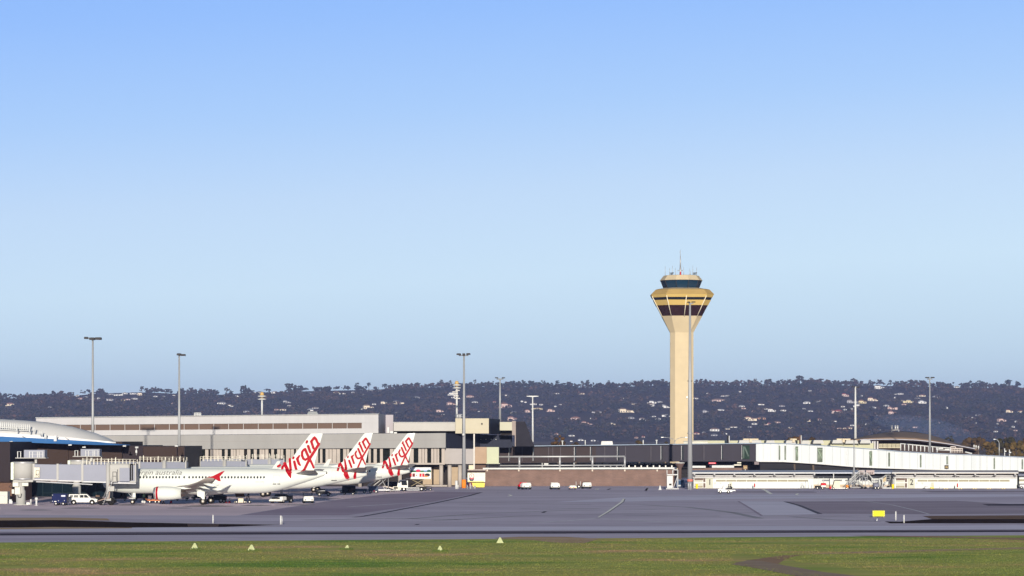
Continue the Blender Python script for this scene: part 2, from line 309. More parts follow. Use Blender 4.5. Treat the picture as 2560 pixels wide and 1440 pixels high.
# tufts standing in the turf
rs = np.random.RandomState(3)
def blades(name, n, y0, y1, hx, hgt, m, keep=None):
    V, F = [], []
    ys = rs.uniform(y0, y1, n); xs = rs.uniform(-1, 1, n) * ys * 0.21 * hx
    for x, y in zip(xs, ys):
        if keep and not keep(x, y): continue
        for _ in range(2):
            a = rs.uniform(0, 6.28); wd = rs.uniform(.02, .05); h = hgt * rs.uniform(.4, 1.2); ox, oy = rs.normal(0, .09, 2); lx, ly = rs.normal(0, .07, 2)
            c, s_ = math.cos(a) * wd, math.sin(a) * wd; k = len(V)
            V += [(x + ox - c, y + oy - s_, .03), (x + ox + c, y + oy + s_, .03), (x + ox + lx, y + oy + ly, .03 + h)]; F.append((k, k + 1, k + 2))
    me = bpy.data.meshes.new(name); me.from_pydata(V, [], F); me.materials.append(m)
    o = bpy.data.objects.new(name, me); col.objects.link(o); return o
def on_turf(x, y):
    px, py = 1280 + x * FOC / y, YH + HC * FOC / y
    if py < 1341 + (2560 - px) * 0.0065 + 1.5: return False
    if 1832 < px < 2200 and 1386 < py and -16 < py - (1402 + (px - 1850) * 0.13) < 9: return False
    if 1235 < px < 1500 and py < 1357 and rs.rand() < .6: return False
    return mnoise.noise(Vector((x * .06, y * .12, 3.3))) > -0.55
gt = blades('grass_tufts', 75000, 225, 327, 1.12, 0.06, M_blade, on_turf); gt['kind'] = 'stuff'
# ---------------------------------------------------------------- the wooded range behind the airport
SKY = [(-1500, 990), (-700, 985), (0, 986), (100, 988), (180, 981), (230, 975), (300, 973), (360, 971), (430, 975), (470, 975), (560, 978), (610, 973), (720, 970), (800, 968), (890, 966), (960, 964), (1060, 960), (1140, 957), (1250, 958), (1300, 957), (1400, 961), (1470, 959), (1560, 958), (1650, 954), (1790, 954), (1900, 955), (2000, 950), (2070, 954), (2140, 954), (2300, 957), (2400, 960), (2450, 960), (2500, 961), (2560, 960), (3300, 955), (4200, 965)]
YR = 6300.0
def ridge(x):
    px = 1280 + x * FOC / YR
    for (a, ya), (b, yb) in zip(SKY, SKY[1:]):
        if a <= px <= b: y = ya + (yb - ya) * (px - a) / (b - a); break
    else: y = 985
    return HC + (YH - y) * YR / FOC - 7.5
def hill(x, y):
    t = (y - 4300) / (YR - 4300); r = ridge(x)
    if t <= 0: return 0.0
    if t < 1:
        s = 0.80 * t ** 1.15 + 0.20 * t * t * (3 - 2 * t)
        return r * s + 7 * math.sin(math.pi * t) * mnoise.noise(Vector((x * .0035, y * .0022, 0))) + 3 * math.sin(math.pi * t) * mnoise.noise(Vector((x * .012, y * .008, 5)))
    return r - (y - YR) * 0.012
NX, NY = 150, 60
hv = []; hf = []
for j in range(NY + 1):
    y = 4250 + (7600 - 4250) * j / NY
    for i in range(NX + 1):
        x = -3000 + 6000 * i / NX; hv.append((x, y, hill(x, y) - 0.2))
for j in range(NY):
    for i in range(NX):
        k = j * (NX + 1) + i; hf.append((k, k + 1, k + NX + 2, k + NX + 1))
b = MB(); b.add(hv, hf, True)
hills = struct(b.build('hills', ground_mat('hill_soil', (0.035, 0.03, 0.022), (0.07, 0.05, 0.032), 0.01, (1, 1, 1), rough=1.0)))
def hit_hill(px, py):
    d = 4300.0; best = None
    while d < 6900:
        p = W(px, py, d)
        if p.z <= hill(p.x, d) + 1.0: return d
        d += 4.0
    return None
def leaf_mat(name, c1, c2, c3):
    m = bpy.data.materials.new(name); m.use_nodes = True; n = m.node_tree; bb = n.nodes['Principled BSDF']
    bb.inputs['Roughness'].default_value = 0.9; bb.inputs['Specular IOR Level'].default_value = 0.1
    ge = n.nodes.new('ShaderNodeNewGeometry'); cr = n.nodes.new('ShaderNodeValToRGB'); e = cr.color_ramp.elements
    e[0].position = 0.0; e[0].color = (*c1, 1); e[1].position = 1.0; e[1].color = (*c3, 1); k = e.new(0.55); k.color = (*c2, 1)
    n.links.new(ge.outputs['Random Per Island'], cr.inputs[0])
    no = n.nodes.new('ShaderNodeTexNoise'); no.inputs['Scale'].default_value = 0.006; no.inputs['Detail'].default_value = 3; c2 = n.nodes.new('ShaderNodeValToRGB')
    c2.color_ramp.elements[0].position = .38; c2.color_ramp.elements[0].color = (.62, .78, .72, 1); c2.color_ramp.elements[1].position = .62; c2.color_ramp.elements[1].color = (1.7, 1.22, 1.15, 1)
    mx = n.nodes.new('ShaderNodeMix'); mx.data_type = 'RGBA'; mx.blend_type = 'MULTIPLY'; mx.inputs[0].default_value = 1
    n.links.new(ge.outputs['Position'], no.inputs['Vector']); n.links.new(no.outputs[0], c2.inputs[0]); n.links.new(cr.outputs[0], mx.inputs[6]); n.links.new(c2.outputs[0], mx.inputs[7]); n.links.new(mx.outputs[2], bb.inputs['Base Color']); MATS[name] = m; return m
M_bush = leaf_mat('hill_foliage', (0.009, 0.012, 0.008), (0.023, 0.024, 0.016), (0.058, 0.044, 0.033))
M_gum = leaf_mat('gum_foliage', (0.016, 0.022, 0.014), (0.03, 0.036, 0.02), (0.05, 0.05, 0.03))
M_trunk = mat('trunk_bark', (0.16, 0.12, 0.09), 0.9)
# every crown of the far wood is a cluster of small rough leaf clumps; one object, too many to count
iv, if_ = ICO[1]; iv = np.array(iv); if_ = np.array(if_)
rw = np.random.RandomState(11)
HOUSES = []      # filled from 25_houses below, (px, py, width px) so no crown hides a house
def wood(n, name):
    P, T = [], []; k = 0
    for _ in range(n):
        u = rw.uniform(0, 1) ** 0.8; y = 4330 + u * (6480 - 4330); x = rw.uniform(-1, 1) * (0.30 * y)
        z = hill(x, y); px = 1280 + x * FOC / y; py = YH - (z - HC) * FOC / y
        h = rw.uniform(5.0, 11.5) if rw.rand() < .9 else rw.uniform(11, 15); r = h * rw.uniform(0.36, .6)
        if any(abs(px - a) < w_ * .55 + r * 1.1 and -6 < py - b_ < 9 for a, b_, w_ in HOUSES): continue
        for q in range(rw.randint(5, 9)):
            c = np.array([x, y, z]) + np.array([rw.normal(0, .5) * r, rw.normal(0, .45) * r, h * rw.uniform(.42, .95)])
            rr = r * rw.uniform(.28, .62)
            P.append(iv * (rr * rw.uniform(.65, 1.3, (len(iv), 1))) * np.array([1, 1, .75]) + c); T.append(if_ + k); k += len(iv)
    P = np.concatenate(P); T = np.concatenate(T)
    me = bpy.data.meshes.new(name); me.vertices.add(len(P)); me.vertices.foreach_set('co', P.ravel())
    me.loops.add(T.size); me.loops.foreach_set('vertex_index', T.ravel().astype(np.int32))
    me.polygons.add(len(T)); me.polygons.foreach_set('loop_start', np.arange(0, T.size, 3, dtype=np.int32))
    me.update(calc_edges=True); me.materials.append(M_bush)
    o = bpy.data.objects.new(name, me); col.objects.link(o); o['kind'] = 'stuff'; return o
# ---------------------------------------------------------------- the houses on the slope: photo x, row of the ground line, width in photo pixels, colour
HL = '''24,1013,22,c 202,997,14,p 215,993,10,w 243,997,16,w 275,986,14,g 292,988,16,w 312,984,14,w 332,984,14,w 352,987,18,c 275,999,14,g 301,1000,10,y 318,999,14,p 335,997,14,w
388,991,10,w 408,991,8,g 435,988,6,w 432,1008,6,p 556,989,12,c 594,990,12,w 553,1009,18,w 574,1016,16,w 124,1018,10,g 615,1029,14,g 193,989,8,w 650,983,18,w 685,982,16,w 704,979,8,c
772,984,12,g 840,982,14,y 858,984,12,w 882,981,8,w 926,977,12,w 953,978,12,w 910,986,6,w 715,1006,16,g 722,1014,8,w 740,1014,8,w 707,1025,16,c 690,1024,10,p 787,1020,14,g 780,1032,26,w
922,1021,26,c 900,1022,12,w 935,1010,10,w 960,1008,16,c 995,1009,20,c 1040,995,18,g 990,1032,6,w 1100,1029,18,p 1100,1035,10,w 1130,987,18,w 1135,994,14,w 1128,1011,18,p 1175,992,18,p
1188,1006,14,w 1236,1005,8,r 1265,989,16,w 1198,1029,6,w 945,1031,8,p 1305,1003,6,w 1314,1005,5,w 1335,1010,14,w 1352,1011,8,w 1267,1017,28,p 1283,1032,16,y 1322,1029,16,p 1347,1023,20,y
1378,1028,18,p 1388,1016,6,w 1391,984,12,w 1456,984,10,c 1475,984,6,p 1402,1011,6,g 1280,1050,24,p 1372,1047,18,g 1393,1046,10,g 1438,1048,24,p 1464,1059,18,p 1478,1046,6,w 1493,1031,18,g
1529,1061,16,c 1563,1030,28,c 1588,1010,12,c 1557,995,6,w 1578,1045,16,g 1607,1051,20,g 1623,1014,24,w 1632,1007,18,w 1657,1013,12,y 1650,1005,12,w 1663,1018,18,w 1667,1040,16,w 1635,1041,10,w
1645,1048,14,w 1649,1051,8,w 1371,1084,14,p 1395,1086,18,p 1430,1089,14,w 1452,1100,14,w 1483,1101,12,w 1608,1092,8,r 1590,1094,8,p 1428,1104,6,w 1739,996,14,w 1769,983,10,w 1808,990,12,w
1820,989,8,w 1797,1003,34,p 1850,979,6,w 1855,1016,14,w 1859,1021,12,p 1765,1030,16,g 1788,1027,8,w 1805,1025,12,w 1905,1011,12,w 1914,1022,12,w 1884,1028,8,p 1898,1023,5,w 1930,1028,20,w
1955,1015,14,g 1958,1026,14,w 2025,977,8,w 2017,1008,18,w 2010,1022,8,w 2027,1028,12,w 2048,1004,16,g 2080,998,10,g 1875,1050,24,c 1905,1047,20,o 1919,1061,18,r 1944,1056,16,p 1976,1069,10,c
1885,1059,12,w 1833,1068,14,w 1820,1072,10,c 1873,1067,12,g 1872,1078,5,w 1787,1076,24,w 1785,1088,16,g 1760,1082,8,w 1742,1084,14,r 1813,1084,10,w 2024,1052,16,c 2045,1050,18,p 2057,1057,14,g
2085,1053,12,w 2096,1031,24,r 2107,1016,10,w 2113,1024,8,w 2114,990,18,r 2153,989,8,w 2180,1001,22,c 2127,1006,20,g 2156,1007,20,y 2198,971,24,w 2226,971,8,g 2127,1022,10,w 2148,1016,18,w
2185,1019,12,w 2215,1015,14,w 2227,1022,16,p 2231,1034,20,p 2252,985,14,w 2238,994,6,w 2253,1002,12,c 2275,1006,20,y 2260,1011,12,p 2306,990,16,c 2295,996,12,g 2308,1007,18,w 2342,993,16,w
2130,1063,10,w 2098,1071,12,p 2122,1071,18,c 2167,1061,8,w 2148,1040,8,g 2196,1038,8,w 2193,1076,10,g 2289,1068,14,p 2343,1056,14,p 2392,967,12,w 2366,1019,8,w 2524,1030,18,c 2553,1030,16,c
2557,972,8,c 2417,1042,8,w 2431,1044,6,w 2450,1038,10,g 2507,1052,20,p 2498,1059,8,w 2511,1062,5,w 2541,1054,8,w 2490,1068,6,w 2491,1078,8,w 2533,1067,8,w 2538,1076,12,p 2440,1057,4,w 2520,1067,6,w'''
HOUSES4 = [(float(a), float(b_), float(c_), d_) for a, b_, c_, d_ in (q.split(',') for q in HL.split())]
HOUSES = [q[:3] for q in HOUSES4]
HCOL = {'w': ('white', (0.72, 0.71, 0.70)), 'c': ('cream', (0.72, 0.62, 0.48)), 'p': ('pinkish', (0.60, 0.44, 0.40)), 'g': ('grey', (0.42, 0.41, 0.43)), 'r': ('red roofed', (0.55, 0.42, 0.38)), 'y': ('pale yellow', (0.66, 0.56, 0.34)), 'o': ('orange brick', (0.55, 0.30, 0.18))}
M_hw = {k: mat('house_wall_' + v[0].replace(' ', '_'), v[1], 0.7, var=0.08, scale=0.3) for k, v in HCOL.items()}
M_roofs = {'w': mat('white_roof', (0.55, 0.55, 0.57), 0.5), 'c': mat('brown_roof', (0.22, 0.14, 0.10), 0.7), 'p': mat('terracotta_roof', (0.36, 0.17, 0.12), 0.7), 'g': mat('grey_roof', (0.22, 0.22, 0.25), 0.5), 'r': mat('red_roof', (0.45, 0.10, 0.08), 0.7)}
M_hglass = mat('house_glass', (0.03, 0.04, 0.06), 0.15, var=0)
rh = random.Random(5)
MARKS = [(232, 'the leftmost light mast'), (447, 'the second mast from left'), (655, 'the left domed light tower'), (800, 'the nearest aircraft tail'), (925, 'the middle aircraft tail'), (1060, 'the far aircraft tail'), (1142, 'the crowned light tower'), (1250, 'the two armed mast'), (1331, 'the winged lamp post'), (1420, 'the round brown tree'), (1520, 'the white roof unit'), (1610, 'the control tower left side'), (1760, 'the control tower right side'), (1830, 'the short dark flue'), (1920, 'the white walkway start'), (2010, 'the taller flue'), (2138, 'the slim clustered mast'), (2235, 'the curved roof antennas'), (2324, 'the flat lamped mast'), (2440, 'the roadside trees'), (2540, 'the right picture edge')]
hrec = []
for (px, py, wd, ck) in HOUSES4:
    D = hit_hill(px, py)
    if D is None: D = 6290.0
    wm = wd * D / FOC * .95; hgt = min(max(wm * 0.38, 3.2), 7.0); dm = max(wm * 0.7, 6)
    x = X(px, D); z = hill(x, D) - 0.5; rzh = rh.uniform(-0.35, 0.35); storey2 = wd >= 16 and rh.random() < .5
    nm = min(MARKS, key=lambda m_: abs(m_[0] - px))
    frac = (py - 960) / 125.0
    lev = 'by the skyline' if frac < .22 else 'high up' if frac < .38 else 'midway up' if frac < .6 else 'low down' if frac < .82 else 'at the foot'
    size = 'tiny' if wd <= 8 else 'small' if wd <= 13 else 'wide' if wd >= 20 else 'mid sized'
    hrec.append(dict(px=px, py=py, wd=wd, ck=ck, D=D, x=x, z=z, wm=wm, h=hgt, dm=dm, rz=rzh, two=storey2, key=(size, ck, lev, nm[1])))
from collections import defaultdict
hk = defaultdict(list)
for r_ in hrec: hk[r_['key']].append(r_)
ORD = ['left', 'middle', 'right']
for key, rr in hk.items():
    rr.sort(key=lambda q: q['px'])
    for i, q in enumerate(rr):
        pre = '' if len(rr) == 1 else ('left hand ' if i == 0 else 'right hand ' if i == len(rr) - 1 else 'middle ')
        q['label'] = f"{pre}{key[0]} {HCOL[key[1]][0]} house {key[2]} behind {key[3]}"
for q in hrec:
    ck = q['ck']; wm, h, dm = q['wm'], q['h'], q['dm']
    roofk = rh.choice({'w': 'wgc', 'c': 'cpg', 'p': 'ppc', 'g': 'ggc', 'r': 'r', 'y': 'pcg', 'o': 'cp'}[ck])
    t = thing('hillside_house', q['label'], 'house', (q['x'], q['D'], q['z']), q['rz'], 'houses on the wooded slope')
    b = MB(); b.box(-wm / 2, wm / 2, 0, dm, -4, h * .62)
    if q['two']: b.box(-wm / 2, wm * .1, 1, dm, h * .62, h * 1.0)
    for e_ in range(int(wm // 6)): b.box(-wm / 2 + 6 * e_ + 1, -wm / 2 + 6 * e_ + 1.3, -1.6, -1.3, -3, h * .6)
    b.build('wall', M_hw[ck], t, local=True)
    b = MB(); e = .3; zt = h * .62; rid = h * 1.0
    def hip(x0, x1, z0, z1): 
        cy = dm / 2; ins = min((x1 - x0) * .3, dm * .5)
        b.add([(x0 - e, -1.8, z0), (x1 + e, -1.8, z0), (x1 + e, dm + e, z0), (x0 - e, dm + e, z0), (x0 + ins, cy, z1), (x1 - ins, cy, z1)], [(0, 1, 5, 4), (1, 2, 5), (2, 3, 4, 5), (3, 0, 4), (3, 2, 1, 0)])
    if q['two']: hip(-wm / 2, wm * .1, h + .01, h * 1.35); hip(wm * .1 + .8, wm / 2, zt, rid * .9)
    else: hip(-wm / 2, wm / 2, zt, rid)
    b.build('roof', M_roofs[roofk], t, local=True)
    if q['wd'] >= 10 and rh.random() < .6:
        sd = rh.choice((-1, 1)); xa = sd * (wm / 2 + rh.uniform(1, 4)); ww = wm * rh.uniform(.25, .5); yw = rh.uniform(-5, 6); zz = rh.uniform(-2.5, 1.5)
        b = MB(); b.box(xa - ww / 2, xa + ww / 2, yw, yw + 6, zz - 3, zz + h * .5); wg_ = b.build('wing', M_hw[ck], t, local=True)
        b = MB(); b.add([(xa - ww / 2 - .3, yw - .5, zz + h * .5), (xa + ww / 2 + .3, yw - .5, zz + h * .5), (xa + ww / 2 + .3, yw + 6.4, zz + h * .62), (xa - ww / 2 - .3, yw + 6.4, zz + h * .62)], [(0, 1, 2, 3)]); b.build('wing_roof', M_roofs[roofk], wg_, local=True)
    if q['wd'] >= 7:
        nw = max(1, int(wm // 4.5))
        for k in range(nw):
            xc = -wm / 2 + (k + .5) * wm / nw
            b = MB(); b.box(xc - min(1.1, wm / nw * .35), xc + min(1.1, wm / nw * .35), -.06, .02, h * .16, h * .5); b.build('window', M_hglass, t, local=True)
wood(14000, 'hillside_wood')
# trees that stand out on the skyline
def gum(name, label, cat, px, py_top, py_base, D, wpx, m, group, seed, flat=.75, gaps=False):
    r_ = random.Random(seed); base = Vector((X(px, D), D, 0)); base.z = hill(base.x, D) if D > 4200 else max(0.0, Z(py_base, D)) if py_base else 0
    top = Z(py_top, D); H = top - base.z; wid = wpx * D / FOC
    t = thing(name, label, cat, base, 0, group)
    b = MB(); fork = H * .42; lean = r_.uniform(-.05, .05) * H
    b.rod((0, 0, -.5), (lean, 0, fork), H * .035, H * .024, 7)
    tips = []
    for k in range(6):
        a = k * 1.05 + r_.uniform(-.3, .3); q = Vector((lean + math.cos(a) * wid * r_.uniform(.15, .34), math.sin(a) * wid * .25, H * r_.uniform(.6, .85)))
        b.rod((lean, 0, fork * r_.uniform(.8, 1)), q, H * .017, H * .006, 5); tips.append(q)
    b.build('trunk', M_trunk, t, local=True)
    b = MB(); n = 26 if not gaps else 34
    for k in range(n):
        if k < 10: c = tips[k % 6] + Vector((r_.uniform(-.1, .1) * wid, r_.uniform(-.1, .1) * wid, r_.uniform(-.05, .12) * H))
        else:
            a = r_.uniform(0, 6.28); q = math.sqrt(r_.uniform(0, 1)); zz = r_.uniform(.42 if not gaps else .5, .93)
            env = math.sqrt(max(.05, 1 - ((zz - .64) / .36) ** 2))
            c = Vector((lean + math.cos(a) * q * wid * .42 * env, math.sin(a) * q * wid * .4 * env, H * zz))
        vs, fs = ICO[2 if wpx > 30 else 1]; rr = wid * r_.uniform(.07, .15)
        b.add([c + Vector((p[0] * r_.uniform(.8, 1.25), p[1] * r_.uniform(.8, 1.25), p[2] * flat)) * rr * r_.uniform(.75, 1.2) for p in vs], fs, False)
    b.build('crown', m, t, local=True); return t
SK = [(355, 965, 12), (395, 970, 14), (455, 969, 12), (504, 970, 14), (567, 968, 16), (610, 961, 18), (722, 958, 26), (765, 970, 18), (838, 968, 12), (894, 956, 17), (922, 956, 12), (962, 959, 16), (1044, 956, 14), (1103, 948, 14), (1125, 950, 9), (1188, 948, 10), (1307, 950, 15), (1348, 954, 16), (1393, 950, 14), (1456, 951, 10), (1470, 948, 10), (1522, 950, 9), (1605, 948, 12), (1634, 949, 12), (1656, 947, 12), (1841, 948, 11), (1889, 946, 12), (1921, 948, 9), (1953, 948, 10), (1999, 938, 26), (2027, 944, 14), (2069, 948, 12), (2136, 946, 19), (2175, 949, 9), (2225, 949, 10), (2254, 951, 12), (2291, 949, 12), (2447, 949, 14), (2519, 949, 22), (2543, 952, 11)]
for i, (px, py, wd) in enumerate(SK):
    nm = min(MARKS, key=lambda m_: abs(m_[0] - px)); side = 'left of' if px < nm[0] else 'right of'
    same = [q for q in SK if min(MARKS, key=lambda m_: abs(m_[0] - q[0]))[1] == nm[1] and (q[0] < nm[0]) == (px < nm[0])]
    o_ = ''
    if len(same) > 1: o_ = 'left hand ' if same[0][0] == px else 'right hand ' if same[-1][0] == px else 'middle '
    kind = 'broad dark' if wd >= 18 else 'slim' if wd <= 10 else 'rounded'
    gum('skyline_tree', f"{o_}{kind} gum tree on the skyline {side} {nm[1]}", 'tree', px, py, None, YR - 20 + (i % 5) * 9, wd, M_gum, 'trees standing out on the skyline', i + 40, gaps=(wd <= 12))
# ---------------------------------------------------------------- shared building materials
M_cream = mat('cream_concrete', (0.56, 0.455, 0.30), 0.8, var=0.06, scale=0.25)
M_creamdark = mat('tan_concrete', (0.42, 0.28, 0.10), 0.8, var=0.07, scale=0.3)
M_yellowband = mat('yellow_band', (0.56, 0.39, 0.13), 0.7, var=0.05, scale=0.4)
M_darkglass = mat('dark_glass', (0.012, 0.014, 0.02), 0.08, var=0, spec=0.6)
M_purpleglass = mat('tinted_glass', (0.03, 0.012, 0.014), 0.12, var=0.3, scale=0.35, spec=0.5)
M_blueglass = mat('cab_glass', (0.006, 0.03, 0.06), 0.06, var=0, spec=0.6)
M_whitepaint = mat('white_paint', (0.60, 0.60, 0.59), 0.5, var=0.05, scale=0.8)
M_greymetal = mat('grey_metal', (0.36, 0.36, 0.38), 0.45, metal=0.3, var=0.08)
M_darkmetal = mat('dark_metal', (0.035, 0.033, 0.035), 0.6, var=0.1)
M_galv = mat('galvanised_steel', (0.46, 0.46, 0.47), 0.45, metal=0.4, var=0.08)
M_redpaint = mat('red_paint', (0.55, 0.02, 0.03), 0.45, var=0.08)
M_orange = mat('orange_paint', (0.80, 0.24, 0.03), 0.5, var=0.06)
M_yellow = mat('yellow_paint', (0.80, 0.62, 0.12), 0.5, var=0.08)
M_black = MATS['wet_black_soil']; M_rubber = mat('black_rubber', (0.015, 0.014, 0.014), 0.8)

# ---------------------------------------------------------------- control tower
TD = 950.0; TS = TD / FOC; TX = X(1704, TD)
def tw(px, y_off, py): return Vector((X(px, TD), TD + y_off * TS, Z(py, TD)))
def tring(half, py, cx=1704.0, k=None):       # tower plan at one height: a turned square with cut corners, half = half width in photo px
    f = half / 78.0
    pl = [(-42.5, -74), (59.5, -66), (78, -44), (74, 52), (58, 70), (-46, 64), (-76, 44), (-78, -40)]
    return [Vector((X(cx + a * f, TD), TD + (c * f) * TS, Z(py, TD))) for a, c in pl]
def sring(py):                                # shaft plan
    pl = [(-18, -28), (19, -25), (28.5, -17), (27, 20), (20, 27), (-18, 25), (-28, 18), (-29.5, -16)]
    return [Vector((X(1704 + a, TD), TD + c * TS, Z(py, TD))) for a, c in pl]
def tmix(py):                                 # plan on the flare between shaft top and widest line
    t = (832 - py) / (832 - 738.0); a, c = sring(py), tring(78, py)
    return [p.lerp(q, t) for p, q in zip(a, c)]
tower = thing('control_tower', 'tall cream concrete control tower with flared head and dark glass cab', 'control tower', (TX, TD, 0))
zg = YH + HC / TS
b = MB(); b.loft([sring(zg), sring(832)]); b.build('shaft', M_cream, tower)
for py in (1060, 1010, 963, 916, 894, 872, 850):
    b = MB(); r_ = [p + (p - Vector((TX, TD, p.z))) * .004 for p in sring(py)]; r2 = [p + (p - Vector((TX, TD, p.z))) * .004 for p in sring(py - 0.7)]
    b.loft([r_, r2], cap=False)
    b.build('joint_line', mat('joint_cream', (0.56, 0.45, 0.29), 0.8), tower)
def twband(name, y0, y1, m, parent=tower, out=0.0):
    r0, r1 = tmix(y0), tmix(y1)
    if out: 
        c0, c1 = Vector((TX, TD, r0[0].z)), Vector((TX, TD, r1[0].z)); r0 = [c0 + (p - c0) * (1 + out) for p in r0]; r1 = [c1 + (p - c1) * (1 + out) for p in r1]
    bb = MB(); bb.loft([r0, r1]); return bb.build(name, m, parent)
twband('flare', 832, 791, M_cream)
twband('observation_window', 790.9, 765, M_purpleglass, out=-.01)
twband('upper_wall', 764.9, 752, M_yellowband)
twband('slot_window', 751.9, 745.5, M_darkglass, out=-.01)
twband('top_wall', 745.4, 738, M_yellowband)
for i in range(8):                            # pale ribs up the flare edges and face centres
    for fr in (0.0, 0.5) if i in (0,) else (0.0,):
        b = MB(); r0, r1 = tmix(793), tmix(742)
        p0 = r0[i].lerp(r0[(i + 1) % 8], fr); p1 = r1[i].lerp(r1[(i + 1) % 8], fr)
        if i == 1 or i == 0 or i == 7 or fr: b.rod(p0, p1, .13, n=6); b.build('rib', mat('pale_cream', (0.80, 0.72, 0.55), 0.7), tower)
b = MB(); b.loft([tring(78.5, 737.9), tring(67, 726, 1704.5), tring(60, 724, 1704.5)]); b.build('parapet', M_creamdark, tower)
b = MB(); b.loft([tring(58, 723.9, 1704), tring(45, 721.2, 1703.5)]); b.build('deck', M_cream, tower)
def oct_(half, py, cx=1703, n=10, ph=.31): return [Vector((X(cx, TD) + half * TS * math.sin(2 * math.pi * k / n + ph), TD - half * TS * math.cos(2 * math.pi * k / n + ph), Z(py, TD))) for k in range(n)]
b = MB(); b.loft([oct_(43.5, 721.5), oct_(51, 702.4)]); cabo = b.build('cab_glass', M_blueglass, tower)
for k in range(10):
    b = MB(); b.rod(oct_(43.8, 721.4)[k], oct_(51.3, 702.5)[k], .12, n=5); b.build('mullion', M_darkmetal, cabo)
b = MB(); b.loft([oct_(53, 702.3), oct_(53, 700.8), oct_(44, 689.5), oct_(40, 688.8)]); cabr = b.build('cab_roof', M_cream, tower)
b = MB(); b.loft([oct_(53.4, 702.6), oct_(53.4, 701.6)]); b.build('roof_edge', M_darkmetal, cabr)
b = MB(); zb = Z(689, TD)
b.rod(tw(1701, 0, 689), tw(1701, 0, 668), .33, .28); b.rod(tw(1701, 0, 668), tw(1701, 0, 640), .22, .14); b.rod(tw(1701, 0, 640), tw(1701, 0, 624), .08, .05)
b.rod(tw(1694, 0, 676), tw(1707, 0, 676), .12); b.rod(tw(1698.5, 0, 630), tw(1701, 0, 630), .1)
mast = b.build('mast', M_galv, tower)
b = MB(); b.rod(tw(1701, -2, 689), tw(1701, -2, 679), .28, .15); b.build('mast_base', M_redpaint, mast)
for px, top, yo in ((1663, 666, 0), (1672.5, 672, -25), (1682, 664, 10), (1687, 672, -30), (1708, 669, -20), (1724.5, 680, -25), (1725.5, 671, 15), (1732, 664, 0), (1742, 668, 5)):
    b = MB(); b.rod(tw(px, yo, 690), tw(px, yo, top), .09, .05, n=5); b.build('aerial', M_galv, tower)
for px, py in ((1678, 684), (1736, 684)):
    b = MB(); b.rod(tw(px - 5, -20, py), tw(px + 5, -20, py - 1), .14, n=5); b.rod(tw(px, -20, 690), tw(px, -20, py), .1, n=5); b.rod(tw(px - 5, -20, py + 3), tw(px + 4, -20, py + 2), .1, n=5); b.build('antenna_array', M_darkmetal, tower)
b = MB(); b.box(X(1714, TD), X(1717.5, TD), TD - 30 * TS, TD - 25 * TS, Z(996, TD), Z(991, TD)); b.build('vent', M_greymetal, tower)

# ---------------------------------------------------------------- main terminal: clad upper hall over a finned lower storey
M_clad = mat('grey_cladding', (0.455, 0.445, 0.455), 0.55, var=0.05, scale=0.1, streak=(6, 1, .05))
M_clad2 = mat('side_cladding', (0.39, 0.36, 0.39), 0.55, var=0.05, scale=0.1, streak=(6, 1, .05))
M_fascia = mat('warm_fascia', (0.305, 0.295, 0.285), 0.6, var=0.07, scale=0.08, streak=(3, 1, .2))
M_fin = mat('precast_concrete', (0.42, 0.37, 0.33), 0.8, var=0.08, scale=0.5)
M_brownglass = mat('brown_glazing', (0.14, 0.095, 0.075), 0.2, var=0.06, scale=0.1)
M_shadowvoid = mat('shadow_soffit_dark', (0.03, 0.026, 0.026), 0.9)  # near-black base colour carries the shadow of the undercroft and openings
term = thing('terminal_building', 'long grey terminal hall with ribbon window above a finned concrete storey', 'terminal', (X(700, 640), 640, 0))
DU = 652.0
b = MB(); b.slab(90, 946, (1044.5, 1035), (1062.5, 1056.6), DU, DU - 14, 26); up = b.build('upper_wall', M_clad, term)
b = MB(); b.slab(90, 946, (1077, 1070.6), (1090, 1083), DU, DU - 14, 26); b.build('lower_wall', M_clad, term)
b = MB(); b.slab(905, 946, (1056.55, 1056.5), (1070.8, 1070.7), DU - 13.2, DU - 14, 5); b.slab(90, 906, (1062.4, 1056.6), (1077.1, 1070.8), DU + 2.5, DU - 10.6, 5); b.build('window_surround', M_clad, term)
n = 22
for k in range(n):
    a0, a1 = 90 + (905 - 90) * k / n, 90 + (905 - 90) * (k + 1) / n; f0, f1 = (a0 - 90) / 856, (a1 - 90) / 856
    b = MB(); b.slab(a0 + .7, a1 - .7, (1062.3 - 5.8 * f0, 1062.3 - 5.8 * f1), (1077.2 - 6.4 * f0, 1077.2 - 6.4 * f1), DU + .35 - 14 * f0, DU + .35 - 14 * f1, .3); wnd = b.build('window', M_brownglass, term)
    b = MB(); b.slab(a1 - .7, a1 + .5, (1062.4 - 5.8 * f1, 1062.4 - 5.8 * f1), (1077.1 - 6.4 * f1, 1077.1 - 6.4 * f1), DU + .2 - 14 * f1, DU + .2 - 14 * f1, .3); b.build('mullion', M_clad, wnd)
b = MB(); b.slab(88, 947, (1043.6, 1034.2), (1044.6, 1035.1), DU - .6, DU - 14.6, 26); b.build('roof_edge', M_whitepaint, term)
# the hall's end, turned away from us
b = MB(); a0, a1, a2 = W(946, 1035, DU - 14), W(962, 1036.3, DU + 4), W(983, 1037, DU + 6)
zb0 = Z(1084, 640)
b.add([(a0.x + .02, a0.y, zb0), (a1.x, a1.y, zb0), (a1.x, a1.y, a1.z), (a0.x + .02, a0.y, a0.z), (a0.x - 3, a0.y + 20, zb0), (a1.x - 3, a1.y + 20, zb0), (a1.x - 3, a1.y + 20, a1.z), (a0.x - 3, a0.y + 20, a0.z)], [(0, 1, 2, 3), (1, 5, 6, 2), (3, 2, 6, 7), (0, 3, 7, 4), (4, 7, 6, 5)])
b.slab(964, 983, 1037, 1083, DU + 5, DU + 5, 12); b.build('end_wall', M_clad2, term)
